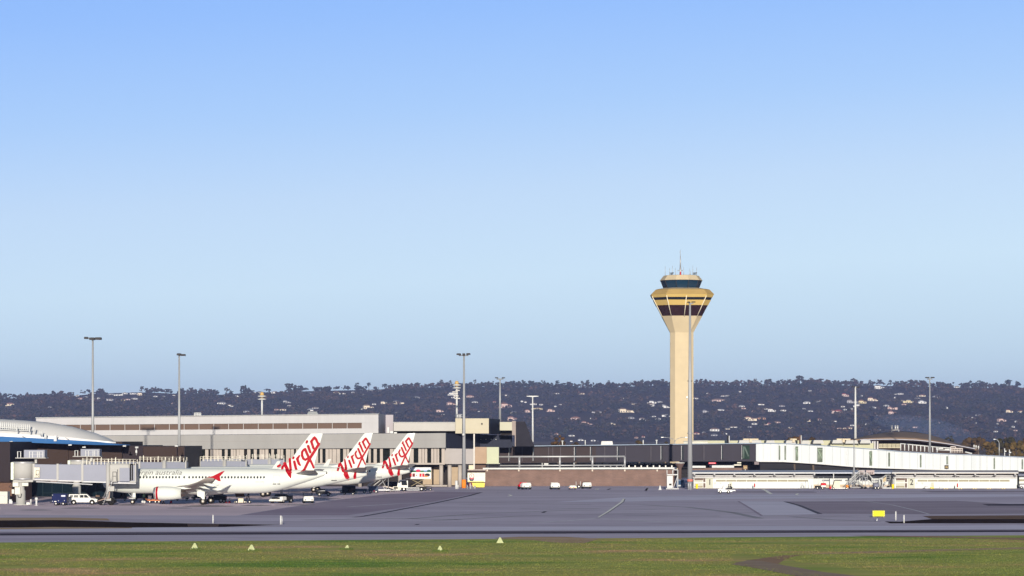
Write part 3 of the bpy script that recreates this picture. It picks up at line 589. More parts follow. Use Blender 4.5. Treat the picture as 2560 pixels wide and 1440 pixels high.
# lower fascia, fins and windows
DF = 628.0
b = MB(); b.slab(250, 1114, (1089.5, 1082.6), (1124, 1119.6), DF + 16, DF, 16); b.build('fascia', M_fascia, term)
b = MB(); b.slab(250, 1114, (1105.2, 1099.6), (1105.7, 1100.1), DF + 15.94, DF - .06, .1); b.build('fascia_joint', mat('fascia_joint_shade', (0.30, 0.27, 0.26), 0.7), term)
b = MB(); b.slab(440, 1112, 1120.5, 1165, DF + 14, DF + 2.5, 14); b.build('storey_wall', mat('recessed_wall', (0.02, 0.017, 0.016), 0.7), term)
fins = [(463, 479, 0), (497, 505, 0), (513, 521, 0), (526, 532, 0), (533, 555, 0), (562, 569, 0), (577, 590, 0), (591, 598, 0), (598.5, 610, 0), (634.5, 642, 0), (649, 662, 0), (663, 671, 0), (678, 685, 0), (693, 701, 0), (702, 708, 0), (715, 726, 0), (727, 735, 0), (800, 806, 0), (814, 822, 0), (823, 830, 0), (831, 841, 0), (842, 850, 0), (858, 866, 0), (867, 873, 0), (921, 927, 0), (934, 942, 0), (950, 957, 0), (975, 983, 0), (984, 990, 0), (1024, 1034, 0), (1046, 1054, 0), (1055, 1061, 0), (1062, 1068, 0), (1078, 1084, 0), (1085, 1092, 0), (1093, 1098, 0), (1104, 1112, 0), (618, 626, 0), (740, 770, 0), (775, 796, 0), (880, 915, 0), (1000, 1016, 0)]
for a, c, _ in fins:
    f = (a - 250) / 864.0; dd = DF + 1.2 + 15 * (1 - f)
    b = MB(); nb = max(1, round((c - a) / 8)); 
    for j in range(nb):
        u0, u1 = a + (c - a) * j / nb, a + (c - a) * (j + 1) / nb - (.6 if nb > 1 else 0)
        p0, p1 = W(u0, 1157, dd), W(u1, 1157, dd); zt_, zb_ = Z(1121.5 - 2 * f, dd), Z(1157.5, dd)
        dpt = 1.4; b.hexa([(p0.x, dd, zb_), (p1.x, dd, zb_), (p1.x - .25, dd + dpt, zb_), (p0.x + .25, dd + dpt, zb_), (p0.x, dd, zt_), (p1.x, dd, zt_), (p1.x - .25, dd + dpt, zt_), (p0.x + .25, dd + dpt, zt_)])
    b.build('concrete_fin', M_fin, term)
gaps = [(480, 496), (505.5, 512.5), (555.5, 561.5), (569.5, 576.5), (626.5, 634), (642.5, 648.5), (671.5, 677.5), (685.5, 692.5), (708.5, 714.5), (797, 800), (806.5, 813.5), (850.5, 857.5), (927.5, 933.5), (942.5, 949.5), (957.5, 974.5), (990.5, 1000), (1034.5, 1045.5), (1068.5, 1077.5), (1098.5, 1103.5)]
for a, c in gaps:
    f = (a - 250) / 864.0; dd = DF + 2.2 + 14.0 * (1 - f)
    b = MB(); b.slab(a, c, 1121.5, 1156.5, dd, dd, .2); b.build('window', mat('green_dark_glass', (0.010, 0.012, 0.010), 0.1, var=0.4, scale=0.3), term)
b = MB(); b.slab(440, 1112, (1157.4, 1157.2), (1162.5, 1161.5), DF + 11.5, DF + .5, 12); b.build('window_ledge', M_fin, term)
b = MB(); b.slab(440, 1112, 1163, 1167, DF + 12.5, DF + 4, 14); b.slab(700, 1118, 1167, 1216, DF + 13, DF + 12, 5); b.build('soffit_and_shadow_wall', M_shadowvoid, term)  # rear slab paints the undercroft shadow as a dark wall
for px in (1103, 1124, 1150, 1160, 1000, 900):
    b = MB(); p = W(px, 1162, DF + 1); b.rod((p.x, p.y, 0), (p.x, p.y, Z(1163, DF)), .45, n=12); b.build('column', M_fin, term)
for a, c, dd in ((1057, 1080, 7), (1084, 1099, 8), (1128, 1148, 8)): b = MB(); b.slab(a, c, 1166, 1213, DF + dd, DF + dd, 3); b.build('ground_floor_wall', mat('tan_panels', (0.40, 0.31, 0.22), 0.8, var=0.08), term)
b = MB(); b.slab(1040, 1118, 1213, 1216.5, DF - 2, DF - 2, 8); b.build('plinth', M_fin, term)
# end of the terminal: dark return wall, pale stair block, peach wall
D2 = 632.0
M_slate = mat('slate_blue_wall', (0.028, 0.032, 0.052), 0.6, var=0.05, scale=0.2)
b = MB(); b.slab(1114.4, 1200, (1083.5, 1084.5), (1122, 1119), D2 + 1, D2 + 18, 10); b.slab(1200, 1280, (1086, 1089), 1119, D2 + 18, D2 + 18, 10); b.build('return_wall', M_slate, term)
for px in (1202, 1215, 1228, 1240): 
    b = MB(); b.slab(px - .8, px + .8, 1097.5, 1099.3, D2 + 17.6, D2 + 17.6, .3); b.build('wall_light', M_whitepaint, term)
b = MB(); b.slab(1111, 1185, (1121, 1122.5), 1160, D2 - .5, D2 - .5, 10); b.build('stair_block', mat('pale_grey_render', (0.38, 0.35, 0.34), 0.7, var=0.05), term)
b = MB(); b.slab(1183.5, 1187, 1084.5, 1173, D2 - .8, D2 - .8, 1); b.build('downpipe', mat('pale_trim', (0.6, 0.57, 0.53), 0.6), term)
b = MB(); b.slab(1172, 1186.5, 1163, 1178, D2 + .2, D2 + .2, 3); b.build('pier_wall', mat('cream_render', (0.66, 0.60, 0.45), 0.75, var=0.05), term)
b = MB(); b.slab(1187.2, 1217, 1117.5, 1159, D2 + 6, D2 + 6, 4); b.build('peach_wall', mat('peach_render', (0.40, 0.29, 0.21), 0.75, var=0.06), term)
b = MB(); b.slab(1187.2, 1216, 1159.2, 1173, D2 + 8, D2 + 8, 4); b.build('brown_wall', mat('brown_render', (0.13, 0.085, 0.07), 0.8), term)
b = MB(); b.slab(1217, 1247, 1117.8, 1158, D2 + 4, D2 + 4, 3); b.slab(1215, 1250, 1158, 1159.6, D2 + 3, D2 + 3, 4); b.build('pale_panel', mat('pale_green_panel', (0.48, 0.50, 0.36), 0.6, var=0.03), term)
# connecting gallery and plant boxes on the roof
gal = thing('roof_gallery', 'low pale gallery on the terminal roof joining the hall and the cream plant box', 'building', (X(1060, 650), 650, Z(1083, 650)))
b = MB(); b.slab(984, 1138, 1056.5, 1077.5, 646, 646, 14); b.build('wall', mat('gallery_white', (0.46, 0.44, 0.42), 0.6, var=0.04), gal)
b = MB(); b.slab(983, 1138, 1055.2, 1056.4, 645.6, 645.6, 15); b.build('roof', M_whitepaint, gal)
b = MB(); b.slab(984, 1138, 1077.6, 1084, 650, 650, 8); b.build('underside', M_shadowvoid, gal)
pb = thing('plant_room', 'large cream plant box on the terminal roof behind the tall mast', 'building', (X(1180, 640), 640, Z(1085, 640)))
b = MB(); b.slab(1138.5, 1222, 1046, 1083.5, 636, 636, 10); b.build('wall', mat('cream_panel', (0.50, 0.45, 0.34), 0.65, var=0.03), pb)
b = MB(); b.slab(1138.5, 1222, 1049.3, 1049.8, 635.93, 635.93, .1); b.slab(1138.5, 1222, 1073.6, 1074.1, 635.93, 635.93, .1); b.build('panel_joint', mat('joint_shade', (0.5, 0.45, 0.33), 0.7), pb)
b = MB(); b.slab(1203, 1206.5, 1057.5, 1061.5, 635.7, 635.7, .3); b.build('vent', M_darkmetal, pb)
b = MB(); b.slab(1222.1, 1250, (1046.8, 1048), (1085, 1086), 637, 652, 4); b.build('side_wall', M_slate, pb)
b = MB()
for px in (1144, 1150): b.rod(W(px, 1046, 637), W(px, 1035, 637), .3, n=6)
b.rod(W(1145, 1037, 637), W(1158, 1037, 637), .12); b.rod(W(1145, 1042, 637), W(1158, 1042, 637), .12); b.build('roof_frame', M_galv, pb)
lb = thing('lift_room', 'small cream box with open dark slot on the terminal roof beside a sloping dark wall', 'building', (X(1270, 646), 646, Z(1088, 646)))
b = MB(); b.slab(1249.5, 1280, 1055, 1076, 640, 640, 10); b.build('wall', mat('cream_panel2', (0.48, 0.46, 0.36), 0.65, var=0.03), lb)
b = MB(); b.slab(1250.5, 1280, 1076.2, 1088, 644, 644, 6); b.build('opening', M_shadowvoid, lb)
b = MB(); b.slab(1280.1, 1289.5, 1052.5, 1088, 641, 641, 10); b.slab(1287, 1289.5, 1088, 1116, 641, 641, 3); b.build('pier', mat('taupe_wall', (0.30, 0.25, 0.23), 0.75), lb)
b = MB()
p = [W(1289.6, 1054, 645), W(1313, 1054, 645), W(1336, 1116, 645), W(1289.6, 1116, 645)]; q = Vector((0, 12, 0))
b.hexa([p[3], p[2], p[2] + q, p[3] + q, p[0], p[1], p[1] + q, p[0] + q]); b.build('sloping_wall', mat('slate_brown_wall', (0.026, 0.025, 0.034), 0.7), lb)

# ---------------------------------------------------------------- left terminal with the white shell roof
M_brown = mat('brown_cladding', (0.044, 0.028, 0.024), 0.6, var=0.06, scale=0.2)
M_brown2 = mat('dark_brown_cladding', (0.032, 0.024, 0.028), 0.6, var=0.06, scale=0.2)
M_shell = mat('white_roof_sheet', (0.80, 0.78, 0.76), 0.5, var=0.03, scale=0.2)
M_bluef = mat('blue_fascia', (0.065, 0.20, 0.48), 0.45, var=0.04)
lt = thing('domed_terminal', 'dark brown terminal with white shell roof and blue tapering fascia at far left', 'terminal', (X(150, 540), 540, 0))
DL = 528.0
b = MB()
b.slab(-120, 25, 1105, 1207, 500, 500, 60); b.build('near_wall', M_brown2, lt)
b = MB(); b.slab(-120, 30, 1207.3, 1262, 486, 486, 20); b.build('brick_base', mat('dark_brick', (0.15, 0.085, 0.06), 0.85, var=0.15, scale=3), lt)
for a, c, m_ in ((24.8, 71, M_brown2), (71.2, 171, M_brown), (171.2, 305, M_brown), (305.2, 358, M_brown2), (358.2, 462, M_brown)):
    f = (a - 24) / 438.0; b = MB(); b.slab(a, c, 1104 + 12 * max(0, min(1, (a - 160) / 170)), 1206, DL + 6 * f, DL + 6 * f + 1, 30); b.build('wall_panel', m_, lt)
for px in (171, 305, 442, 461):
    b = MB(); b.slab(px - .6, px + .6, 1116, 1200, DL + 4, DL + 4, .5); b.build('panel_joint', M_brown2, lt)
b = MB(); p = [(-140, 1090, 1103.5), (0, 1091, 1104), (120, 1097, 1108.5), (240, 1104, 1112.3), (306, 1112.3, 1113.3)]
rings = []
for px, yt, yb in p:
    dd = DL - 4; a = W(px, yt, dd); c = W(px, yb, dd - 1.5); rings.append([c, a, a + Vector((0, 10, 0)), c + Vector((0, 11.5, 0))])
b.loft(rings); b.build('blue_fascia', M_bluef, lt)
# the shell: eave curve in front, ridge curve behind, bulging between
ev = [(-140, 1089.6), (0, 1090.6), (60, 1093.5), (120, 1096.6), (180, 1100), (240, 1103.4), (270, 1104.6), (289, 1105.2)]
rg = [(-140, 1040), (0, 1047), (60, 1050.5), (120, 1056), (180, 1066), (240, 1083), (270, 1095), (289, 1104.6)]
b = MB(); rings = []
for (pa, ya), (pb_, yb) in zip(ev, rg):
    e0, e1 = W(pa, ya, DL - 3), W(pb_, yb, DL + 6); ring = []
    for k in range(9):
        t = k / 8; p_ = e0.lerp(e1, t); p_.z += (e1.z - e0.z) * .22 * math.sin(math.pi * t); ring.append(p_)
    ring.append(e1 + Vector((0, 1, -.6))); ring.append(e0 + Vector((0, 1, -.3))); rings.append(ring)
b.loft(rings, smooth=True); shell = b.build('shell_roof', M_shell, lt)
def shell_pt(px, t):
    for i in range(len(ev) - 1):
        if ev[i][0] <= px <= ev[i + 1][0]:
            f = (px - ev[i][0]) / (ev[i + 1][0] - ev[i][0]); return rings[i][min(8, int(t * 8))].lerp(rings[i + 1][min(8, int(t * 8))], f)
    return rings[1][0]
b = MB(); b.path([W(0, 1078, DL + 2), W(40, 1085, DL - .5), W(62, 1093.2, DL - 3.5)], .1); b.path([W(72, 1057, DL + 12), W(120, 1073, DL + 4), W(172, 1099, DL - 3.4)], .08); b.build('roof_seam', M_greymetal, shell)
for k in range(15):
    px = 1 + k * 5.2; b = MB(); yb = 1071.5 + px * .06; b.rod(W(px, yb, DL - 2), W(px, yb - 17 + k * .15, DL - 2), .13, n=6); b.build('rail_post', M_whitepaint, lt)
b = MB(); b.path([W(-20, 1067, DL - 2), W(76, 1073, DL - 2)], .09); b.path([W(-20, 1073, DL - 2), W(76, 1077, DL - 2)], .09); b.path([W(30, 1048, DL + 10), W(36, 1053, DL + 8)], .1)
b.path([W(33, 1049, DL + 8), W(50, 1054, DL + 8)], .1); b.build('roof_rail', M_whitepaint, lt)
for px, yb in ((85, 1080), (100, 1088), (105, 1090), (112, 1097), (115, 1098.5), (74, 1082), (42, 1080)):
    b = MB(); b.rod(W(px, yb, DL - 4), W(px, yb - 13, DL - 4), .14, n=6); b.build('ladder_post', M_whitepaint, lt)
b = MB(); b.slab(134.5, 141.5, 1089, 1103, DL - 5, DL - 5, .8); b.build('flue', M_greymetal, lt)
for px, py in ((28, 1104.5), (72, 1111), (175, 1112.5), (210, 1118), (311, 1115), (441, 1115)):
    b = MB(); b.slab(px - 4, px + 4, py - 1.4, py + 1.4, DL - 6, DL - 6, .5); b.rod(W(px, py, DL - 5.8), W(px + 3, py - 3, DL - 4), .08); b.build('floodlight', M_whitepaint, lt)
# glazed undercroft
b = MB(); b.slab(70, 330, 1206.2, 1252, DL + 2, DL + 2, 2); b.build('ground_floor_glazing', mat('teal_glass', (0.005, 0.012, 0.018), 0.1, var=0.3, scale=0.15), lt)
for px in (107, 130, 156, 185, 215, 240, 275, 310): 
    b = MB(); b.slab(px - .5, px + .5, 1206.5, 1250, DL + 1.7, DL + 1.7, .2); b.build('mullion', mat('teal_frame', (0.016, 0.034, 0.042), 0.5), lt)
b = MB(); b.slab(70, 330, 1248, 1250, DL + 1.6, DL + 1.6, .2); b.slab(107, 215, 1232, 1233, DL + 1.6, DL + 1.6, .2); b.build('transom', MATS['teal_frame'], lt)
b = MB(); b.slab(-60, 18.5, 1229, 1263, 478, 478, 2.5); 
kio = thing('service_cabinet', 'pale cream service cabinet against the brick base at far left', 'cabinet', (X(5, 478), 478, 0)); b.build('cabinet', mat('cabinet_cream', (0.62, 0.60, 0.52), 0.6, var=0.04), kio)
b = MB(); b.slab(-60, 18.7, 1238, 1239.3, 477.9, 477.9, .1); b.slab(9, 12.5, 1240, 1243.5, 477.9, 477.9, .1); b.build('hinge_strip', M_greymetal, kio)
sb = thing('small_switch_box', 'small grey switch box on the ground right of the cream cabinet', 'switch box', (X(27, 478), 478, 0)); b = MB(); b.slab(22.5, 31, 1252, 1262, 478, 478, .6); b.build('body', M_greymetal, sb); b = MB(); b.slab(23, 29, 1248.5, 1252, 478, 478, .5); b.build('lid', M_whitepaint, sb)
# ---------------------------------------------------------------- brick wall, raised walkway, white boarding lounges, curved hall
def brick_mat():
    m = bpy.data.materials.new('brown_brick'); m.use_nodes = True; n = m.node_tree; bb = n.nodes['Principled BSDF']; bb.inputs['Roughness'].default_value = 0.85
    tc = n.nodes.new('ShaderNodeTexCoord'); mp = n.nodes.new('ShaderNodeMapping'); mp.inputs['Rotation'].default_value = (R(90), 0, 0)
    br = n.nodes.new('ShaderNodeTexBrick'); br.inputs['Color1'].default_value = (0.185, 0.11, 0.088, 1); br.inputs['Color2'].default_value = (0.155, 0.095, 0.078, 1); br.inputs['Mortar'].default_value = (0.20, 0.135, 0.112, 1)
    br.inputs['Scale'].default_value = 1.0; br.inputs['Brick Width'].default_value = 0.9; br.inputs['Row Height'].default_value = 0.3; br.inputs['Mortar Size'].default_value = 0.025
    no = n.nodes.new('ShaderNodeTexNoise'); no.inputs['Scale'].default_value = .5; no.inputs['Detail'].default_value = 6
    mr = n.nodes.new('ShaderNodeMapRange'); mr.inputs[1].default_value = .3; mr.inputs[2].default_value = .7; mr.inputs[3].default_value = .85; mr.inputs[4].default_value = 1.15
    mx = n.nodes.new('ShaderNodeMix'); mx.data_type = 'RGBA'; mx.blend_type = 'MULTIPLY'; mx.inputs[0].default_value = 1
    n.links.new(tc.outputs['Object'], mp.inputs[0]); n.links.new(mp.outputs[0], br.inputs['Vector']); n.links.new(tc.outputs['Object'], no.inputs['Vector'])
    n.links.new(no.outputs[0], mr.inputs[0]); n.links.new(br.outputs[0], mx.inputs[6]); n.links.new(mr.outputs[0], mx.inputs[7]); n.links.new(mx.outputs[2], bb.inputs['Base Color'])
    MATS['brown_brick'] = m; return m
M_brick = brick_mat()
DB = 640.0
bw = thing('brick_wall', 'long brown brick wall with white coping below the dark walkway', 'wall', (X(1450, DB), DB, 0))
b = MB(); b.slab(1180, 1690, 1174, 1215.2, DB, DB, 3); b.build('wall', M_brick, bw)
b = MB(); b.slab(1207, 1692, (1169.6, 1168.3), (1173.6, 1172.8), DB - 1, DB - 1, 5); b.build('coping', M_whitepaint, bw)
for px in (1218, 1297, 1400, 1481, 1562, 1643):
    b = MB(); b.slab(px - 1.8, px + 1.8, 1174, 1178.5, DB - .7, DB - .7, .6); b.build('bulkhead_lamp', mat('lamp_cover', (0.6, 0.5, 0.42), 0.6), bw)
for k in range(13):
    px = 1496 + k * 15.3; b = MB(); b.slab(px - 1.6, px + 1.6, 1163.5, 1168.4, DB + 2.5, DB + 2.5, .6); b.build('parapet_stub', mat('stub_white', (0.72, 0.70, 0.66), 0.6), bw)
rl = thing('steel_railing', 'long grey pipe railing standing on the brick wall coping', 'railing', (X(1390, DB), DB, Z(1168, DB)))
b = MB(); b.path([W(1219.5, 1142, DB), W(1562, 1141, DB)], .2); b.path([W(1219.5, 1164, DB), W(1562, 1163, DB)], .16); b.build('rail', M_galv, rl)
for px in (1219.5, 1298.5, 1399.5, 1481, 1562): b = MB(); b.rod(W(px, 1142, DB), W(px, 1169, DB), .24, n=8); b.build('post', M_galv, rl)
# raised walkway, dark part then white part
DW = 655.0
M_wd = mat('dark_grey_cladding', (0.042, 0.038, 0.052), 0.55, var=0.05, scale=0.1, streak=(4, 1, .2))
M_wd2 = mat('brown_grey_cladding', (0.046, 0.034, 0.036), 0.55, var=0.05, scale=0.1, streak=(4, 1, .2))
M_wwhite = mat('white_cladding', (0.57, 0.595, 0.61), 0.45, var=0.08, scale=0.12, streak=(5, 1, .08))
wk = thing('raised_walkway', 'long raised passenger walkway, dark grey at left and sloping white at right', 'walkway', (X(1900, DW), DW, 0))
b = MB(); b.slab(1249, 1490, (1116.5, 1114.8), (1158, 1155), DW + 3, DW + 1.5, 8); b.build('brown_section', M_wd2, wk)
b = MB(); b.slab(1490, 1890, (1114.8, 1109), (1155, 1153.2), DW + 1.5, DW - 1, 8); b.build('dark_section', M_wd, wk)
b = MB(); b.slab(1320, 1890, (1114.2, 1107.5), (1116, 1109), DW + 1, DW - 1.5, 8.5); b.build('roof_edge', mat('blue_grey_flashing', (0.30, 0.36, 0.46), 0.5), wk)
ws = [(1890, 1108.6, 1152.8), (1898, 1108.2, 1155), (1960, 1108.6, 1155.4), (2050, 1113.5, 1161), (2140, 1119.5, 1168.5), (2200, 1124, 1171), (2250, 1128.5, 1172.8), (2310, 1132, 1174.5), (2370, 1135, 1176), (2440, 1137.5, 1177.5), (2560, 1143, 1179), (2700, 1149, 1181)]
b = MB(); b.loft([[W(px, yb, DW - 1.5), W(px, yt, DW - 1.5), W(px, yt, DW - 1.5) + Vector((0, 9, 0)), W(px, yb, DW - 1.5) + Vector((0, 9, 0))] for px, yt, yb in ws]); wsec = b.build('white_section', M_wwhite, wk)
def wint(px):
    for (a, ya, za), (c, yb, zb) in zip(ws, ws[1:]):
        if a <= px <= c: f = (px - a) / (c - a); return ya + (yb - ya) * f, za + (zb - za) * f
    return ws[-1][1:]
b = MB(); b.loft([[W(px, yt + .6, DW - 2), W(px, yt - .8, DW - 2), W(px, yt - .8, DW - 2) + Vector((0, 10, 0)), W(px, yt + .6, DW - 2) + Vector((0, 10, 0))] for px, yt, yb in ws]); b.build('roof_flashing', MATS['blue_grey_flashing'], wk)
b = MB(); b.loft([[W(px, yb - .4, DW - 1.9), W(px, yb - 2.2, DW - 1.9), W(px, yb - 2.2, DW - 1.2), W(px, yb - .4, DW - 1.2)] for px, yt, yb in ws[1:]]); b.build('bottom_trim', M_whitepaint, wk)
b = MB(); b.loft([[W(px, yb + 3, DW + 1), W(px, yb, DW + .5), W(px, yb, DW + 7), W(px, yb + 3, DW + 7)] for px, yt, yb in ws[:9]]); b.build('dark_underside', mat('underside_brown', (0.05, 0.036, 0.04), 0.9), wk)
M_gglass = mat('walkway_green_glass', (0.14, 0.165, 0.125), 0.12, var=0.7, scale=0.5)
for px, wd in ((1949, 3.2), (1963, 3.2), (1992, 6.5), (2050, 13), (2177, 6.8), (2223, 4), (2302, 3.6), (2368, 3.4), (2486, 3.2), (2556, 3)):
    yt, yb = wint(px); h0, h1 = yt + 5.5, yb - 6; 
    if 2360 < px < 2375: h1 -= 9
    b = MB(); b.slab(px - wd / 2, px + wd / 2, h0, h1, DW - 1.75, DW - 1.75, .2); wn = b.build('window', M_gglass, wk)
    if wd > 5: b = MB(); b.path([W(px - wd * .45, h0 + 4, DW - 1.85), W(px + wd * .4, h1 - 8, DW - 1.85)], .12); b.path([W(px - wd / 2, h0 + 5, DW - 1.85), W(px + wd / 2, h0 + 5, DW - 1.85)], .08); b.build('brace', mat('pale_green_frame', (0.3, 0.38, 0.28), 0.5), wn)
for px in (2116.5, 2453): 
    yt, yb = wint(px); b = MB(); b.slab(px - .7, px + .7, yt + 2, yb - 1, DW - 1.8, DW - 1.8, .2); b.build('expansion_joint', M_greymetal, wk)
M_seam = mat('white_seam', (0.36, 0.38, 0.40), 0.5)
for k in range(34):
    px = 1908 + k * 19.3; yt, yb = wint(px); b = MB(); b.slab(px - .25, px + .25, yt + 1, yb - 2.5, DW - 1.62, DW - 1.62, .1); b.build('panel_seam', M_seam, wk)
def dk(px): f = (px - 1249) / 641.0; return 1116 - 7 * f, 1158 - 5 * f, DW + 3 - 4 * f
for px, wd in ((1274, 3), (1334.5, 2.6), (1438.5, 4.6), (1478, 3.4), (1546, 5), (1654.5, 3.6), (1707, 6), (1806, 3.6), (1864.5, 19)):
    yt, yb, dd = dk(px); b = MB(); b.slab(px - wd / 2, px + wd / 2, yt + 4, yb - 5.5, dd - .35, dd - .35, .4); wn = b.build('window', M_darkglass if wd < 10 else mat('dark_green_glass', (0.02, 0.035, 0.028), 0.1, var=0.4, scale=.5), wk)
    b = MB(); b.slab(px - wd / 2 - .8, px - wd / 2 - .1, yt + 3.5, yb - 5, dd - .45, dd - .45, .3); b.build('frame', M_greymetal, wn)
    if wd > 10: b = MB(); b.path([W(1861, 1117, dd - .5), W(1871, 1141, dd - .5)], .22); b.path([W(1859, 1116, dd - .5), W(1859, 1146, dd - .5)], .2); b.build('brace', mat('grey_green_frame', (0.12, 0.16, 0.14), .5), wn)
for px in (1305.5, 1331, 1371.5, 1382, 1401.5, 1435, 1512, 1564, 1627.5, 1680.5, 1760):
    yt, yb, dd = dk(px); b = MB(); b.slab(px - .5, px + .5, yt + 3, yb - 4, dd - .25, dd - .25, .3); b.build('panel_joint', mat('joint_grey', (0.12, 0.11, 0.13), .5), wk)
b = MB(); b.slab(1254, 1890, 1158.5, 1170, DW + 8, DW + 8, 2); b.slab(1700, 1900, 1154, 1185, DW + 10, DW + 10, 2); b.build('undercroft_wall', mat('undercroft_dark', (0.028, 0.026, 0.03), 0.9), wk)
for k in range(11):
    if k == 2: continue
    px = 1497 + k * 17.6; b = MB(); b.slab(px - 7, px + 7, 1157.5, 1160.8, DW + 7.4, DW + 7.4, .3); b.build('clerestory_light', mat('clerestory_white', (0.62, 0.60, 0.58), .5), wk)
b = MB(); b.slab(1886, 1897.5, 1154, 1161.5, DW - 1, DW - 1, 4); b.build('bracket', mat('mauve_metal', (0.22, 0.18, 0.19), .6), wk)
cp = thing('walkway_column', 'brown round column with flared dark cap holding up the walkway beside the tall mast', 'column', (X(1700, DW), DW, 0))
b = MB(); p = W(1700, 1160, DW); b.lathe([(0, .45), (Z(1172, DW), .45), (Z(1170, DW), .5), (Z(1160, DW), 1.1), (Z(1158.5, DW), 1.1)], (p.x, p.y + 1, 0), n=20); b.build('shaft', mat('brown_column', (0.13, 0.085, 0.075), 0.6), cp)
b = MB(); b.lathe([(Z(1158.4, DW), 1.15), (Z(1156.8, DW), 1.2), (Z(1156, DW), .9)], (p.x, p.y + .9, 0), n=20); b.build('cap_light', M_whitepaint, cp)
rs_ = thing('red_sign', 'small red sign hanging under the dark walkway right of the tall mast', 'sign', (X(1781, DW), DW, Z(1160, DW)))
b = MB(); b.slab(1771.5, 1790, 1155.5, 1159.8, DW + 1, DW + 1, .2); b.build('board', mat('sign_red', (0.7, 0.05, 0.09), .5, var=0), rs_)
b = MB(); b.slab(1773, 1788, 1157, 1158.5, DW + .95, DW + .95, .03); b.build('lettering_strip', mat('pinkish_white', (0.8, 0.45, 0.48), .5), rs_)
# gate number signs
def gate_sign(txt, px0, px1, py0, py1, D, mb, mf, label):
    t = thing('gate_sign', label, 'sign', (X((px0 + px1) / 2, D), D, Z(py1, D)), 0, 'gate number signs')
    b = MB(); b.slab(px0, px1, py0, py1, D, D, .25); b.build('board', mb, t)
    wall_text(txt, (py1 - py0) * D / FOC * .62, px0 + (px1 - px0) * .16, py1 - (py1 - py0) * .28, D - .03, mf, t, 'number', width=(px1 - px0) * .68 * D / FOC)
    b = MB(); b.rod(W((px0 + px1) / 2, py1, D + .1), W((px0 + px1) / 2, py1 + 5, D + .1), .12, n=6); b.build('post', M_whitepaint, t); return t
M_num = mat('sign_number', (0.80, 0.62, 0.28), .5, var=0)
gate_sign('201', 1858, 1868.5, 1163.5, 1173.5, 628, mat('tan_sign', (0.26, 0.17, 0.11), .5), M_num, 'tan square gate sign numbered 201 under the dark walkway')
gate_sign('202', 2361.5, 2371.5, 1163, 1172.5, 628, mat('dark_brown_sign', (0.06, 0.04, 0.025), .5), M_num, 'dark square gate sign numbered 202 against the white walkway')
# low brown block and white roofs between walkway and lounges
mid = thing('low_brick_block', 'low brown brick block with white flat roof edges below the dark walkway', 'building', (X(1800, 630), 630, 0))
b = MB(); b.slab(1731, 1860, 1170, 1190, 630, 630, 6); b.build('wall', M_brick, mid)
b = MB(); b.slab(1731, 1764, 1164.6, 1169.6, 629, 629, 8); b.slab(1780, 1835, 1163.6, 1169.4, 631, 631, 8); b.build('roof_edge', M_whitepaint, mid)
b = MB(); b.slab(1835, 1853, 1161, 1164, 632, 632, 4); b.slab(1843, 1853, 1155.5, 1158.3, 633, 633, 1); b.build('duct', mat('duct_cream', (0.7, 0.66, .55), .6), mid)
# white boarding lounges 1 and 2
DLg = 612.0
def roof_sheet_mat(name, c1, c2, sc_):
    m = bpy.data.materials.new(name); m.use_nodes = True; n = m.node_tree; bb = n.nodes['Principled BSDF']; bb.inputs['Roughness'].default_value = .5
    tc = n.nodes.new('ShaderNodeTexCoord'); wv = n.nodes.new('ShaderNodeTexWave'); wv.inputs['Scale'].default_value = sc_; cr = n.nodes.new('ShaderNodeValToRGB')
    cr.color_ramp.elements[0].color = (*c1, 1); cr.color_ramp.elements[1].color = (*c2, 1)
    n.links.new(tc.outputs['Object'], wv.inputs['Vector']); n.links.new(wv.outputs[0], cr.inputs[0]); n.links.new(cr.outputs[0], bb.inputs['Base Color']); MATS[name] = m; return m
M_corr = roof_sheet_mat('corrugated_blue', (0.30, 0.32, 0.40), (0.55, 0.57, 0.64), 1.1)
M_corr2 = roof_sheet_mat('corrugated_tan', (0.46, 0.38, 0.33), (0.58, 0.50, 0.44), 1.1)
M_lounge = mat('lounge_white', (0.65, 0.67, 0.65), .55, var=0.03, scale=.3)
M_lpanel = mat('lounge_panel', (0.50, 0.50, 0.42), .6, var=0.03)
M_slat = mat('khaki_glazing', (0.30, 0.27, 0.19), .35, var=0.1, scale=.4)
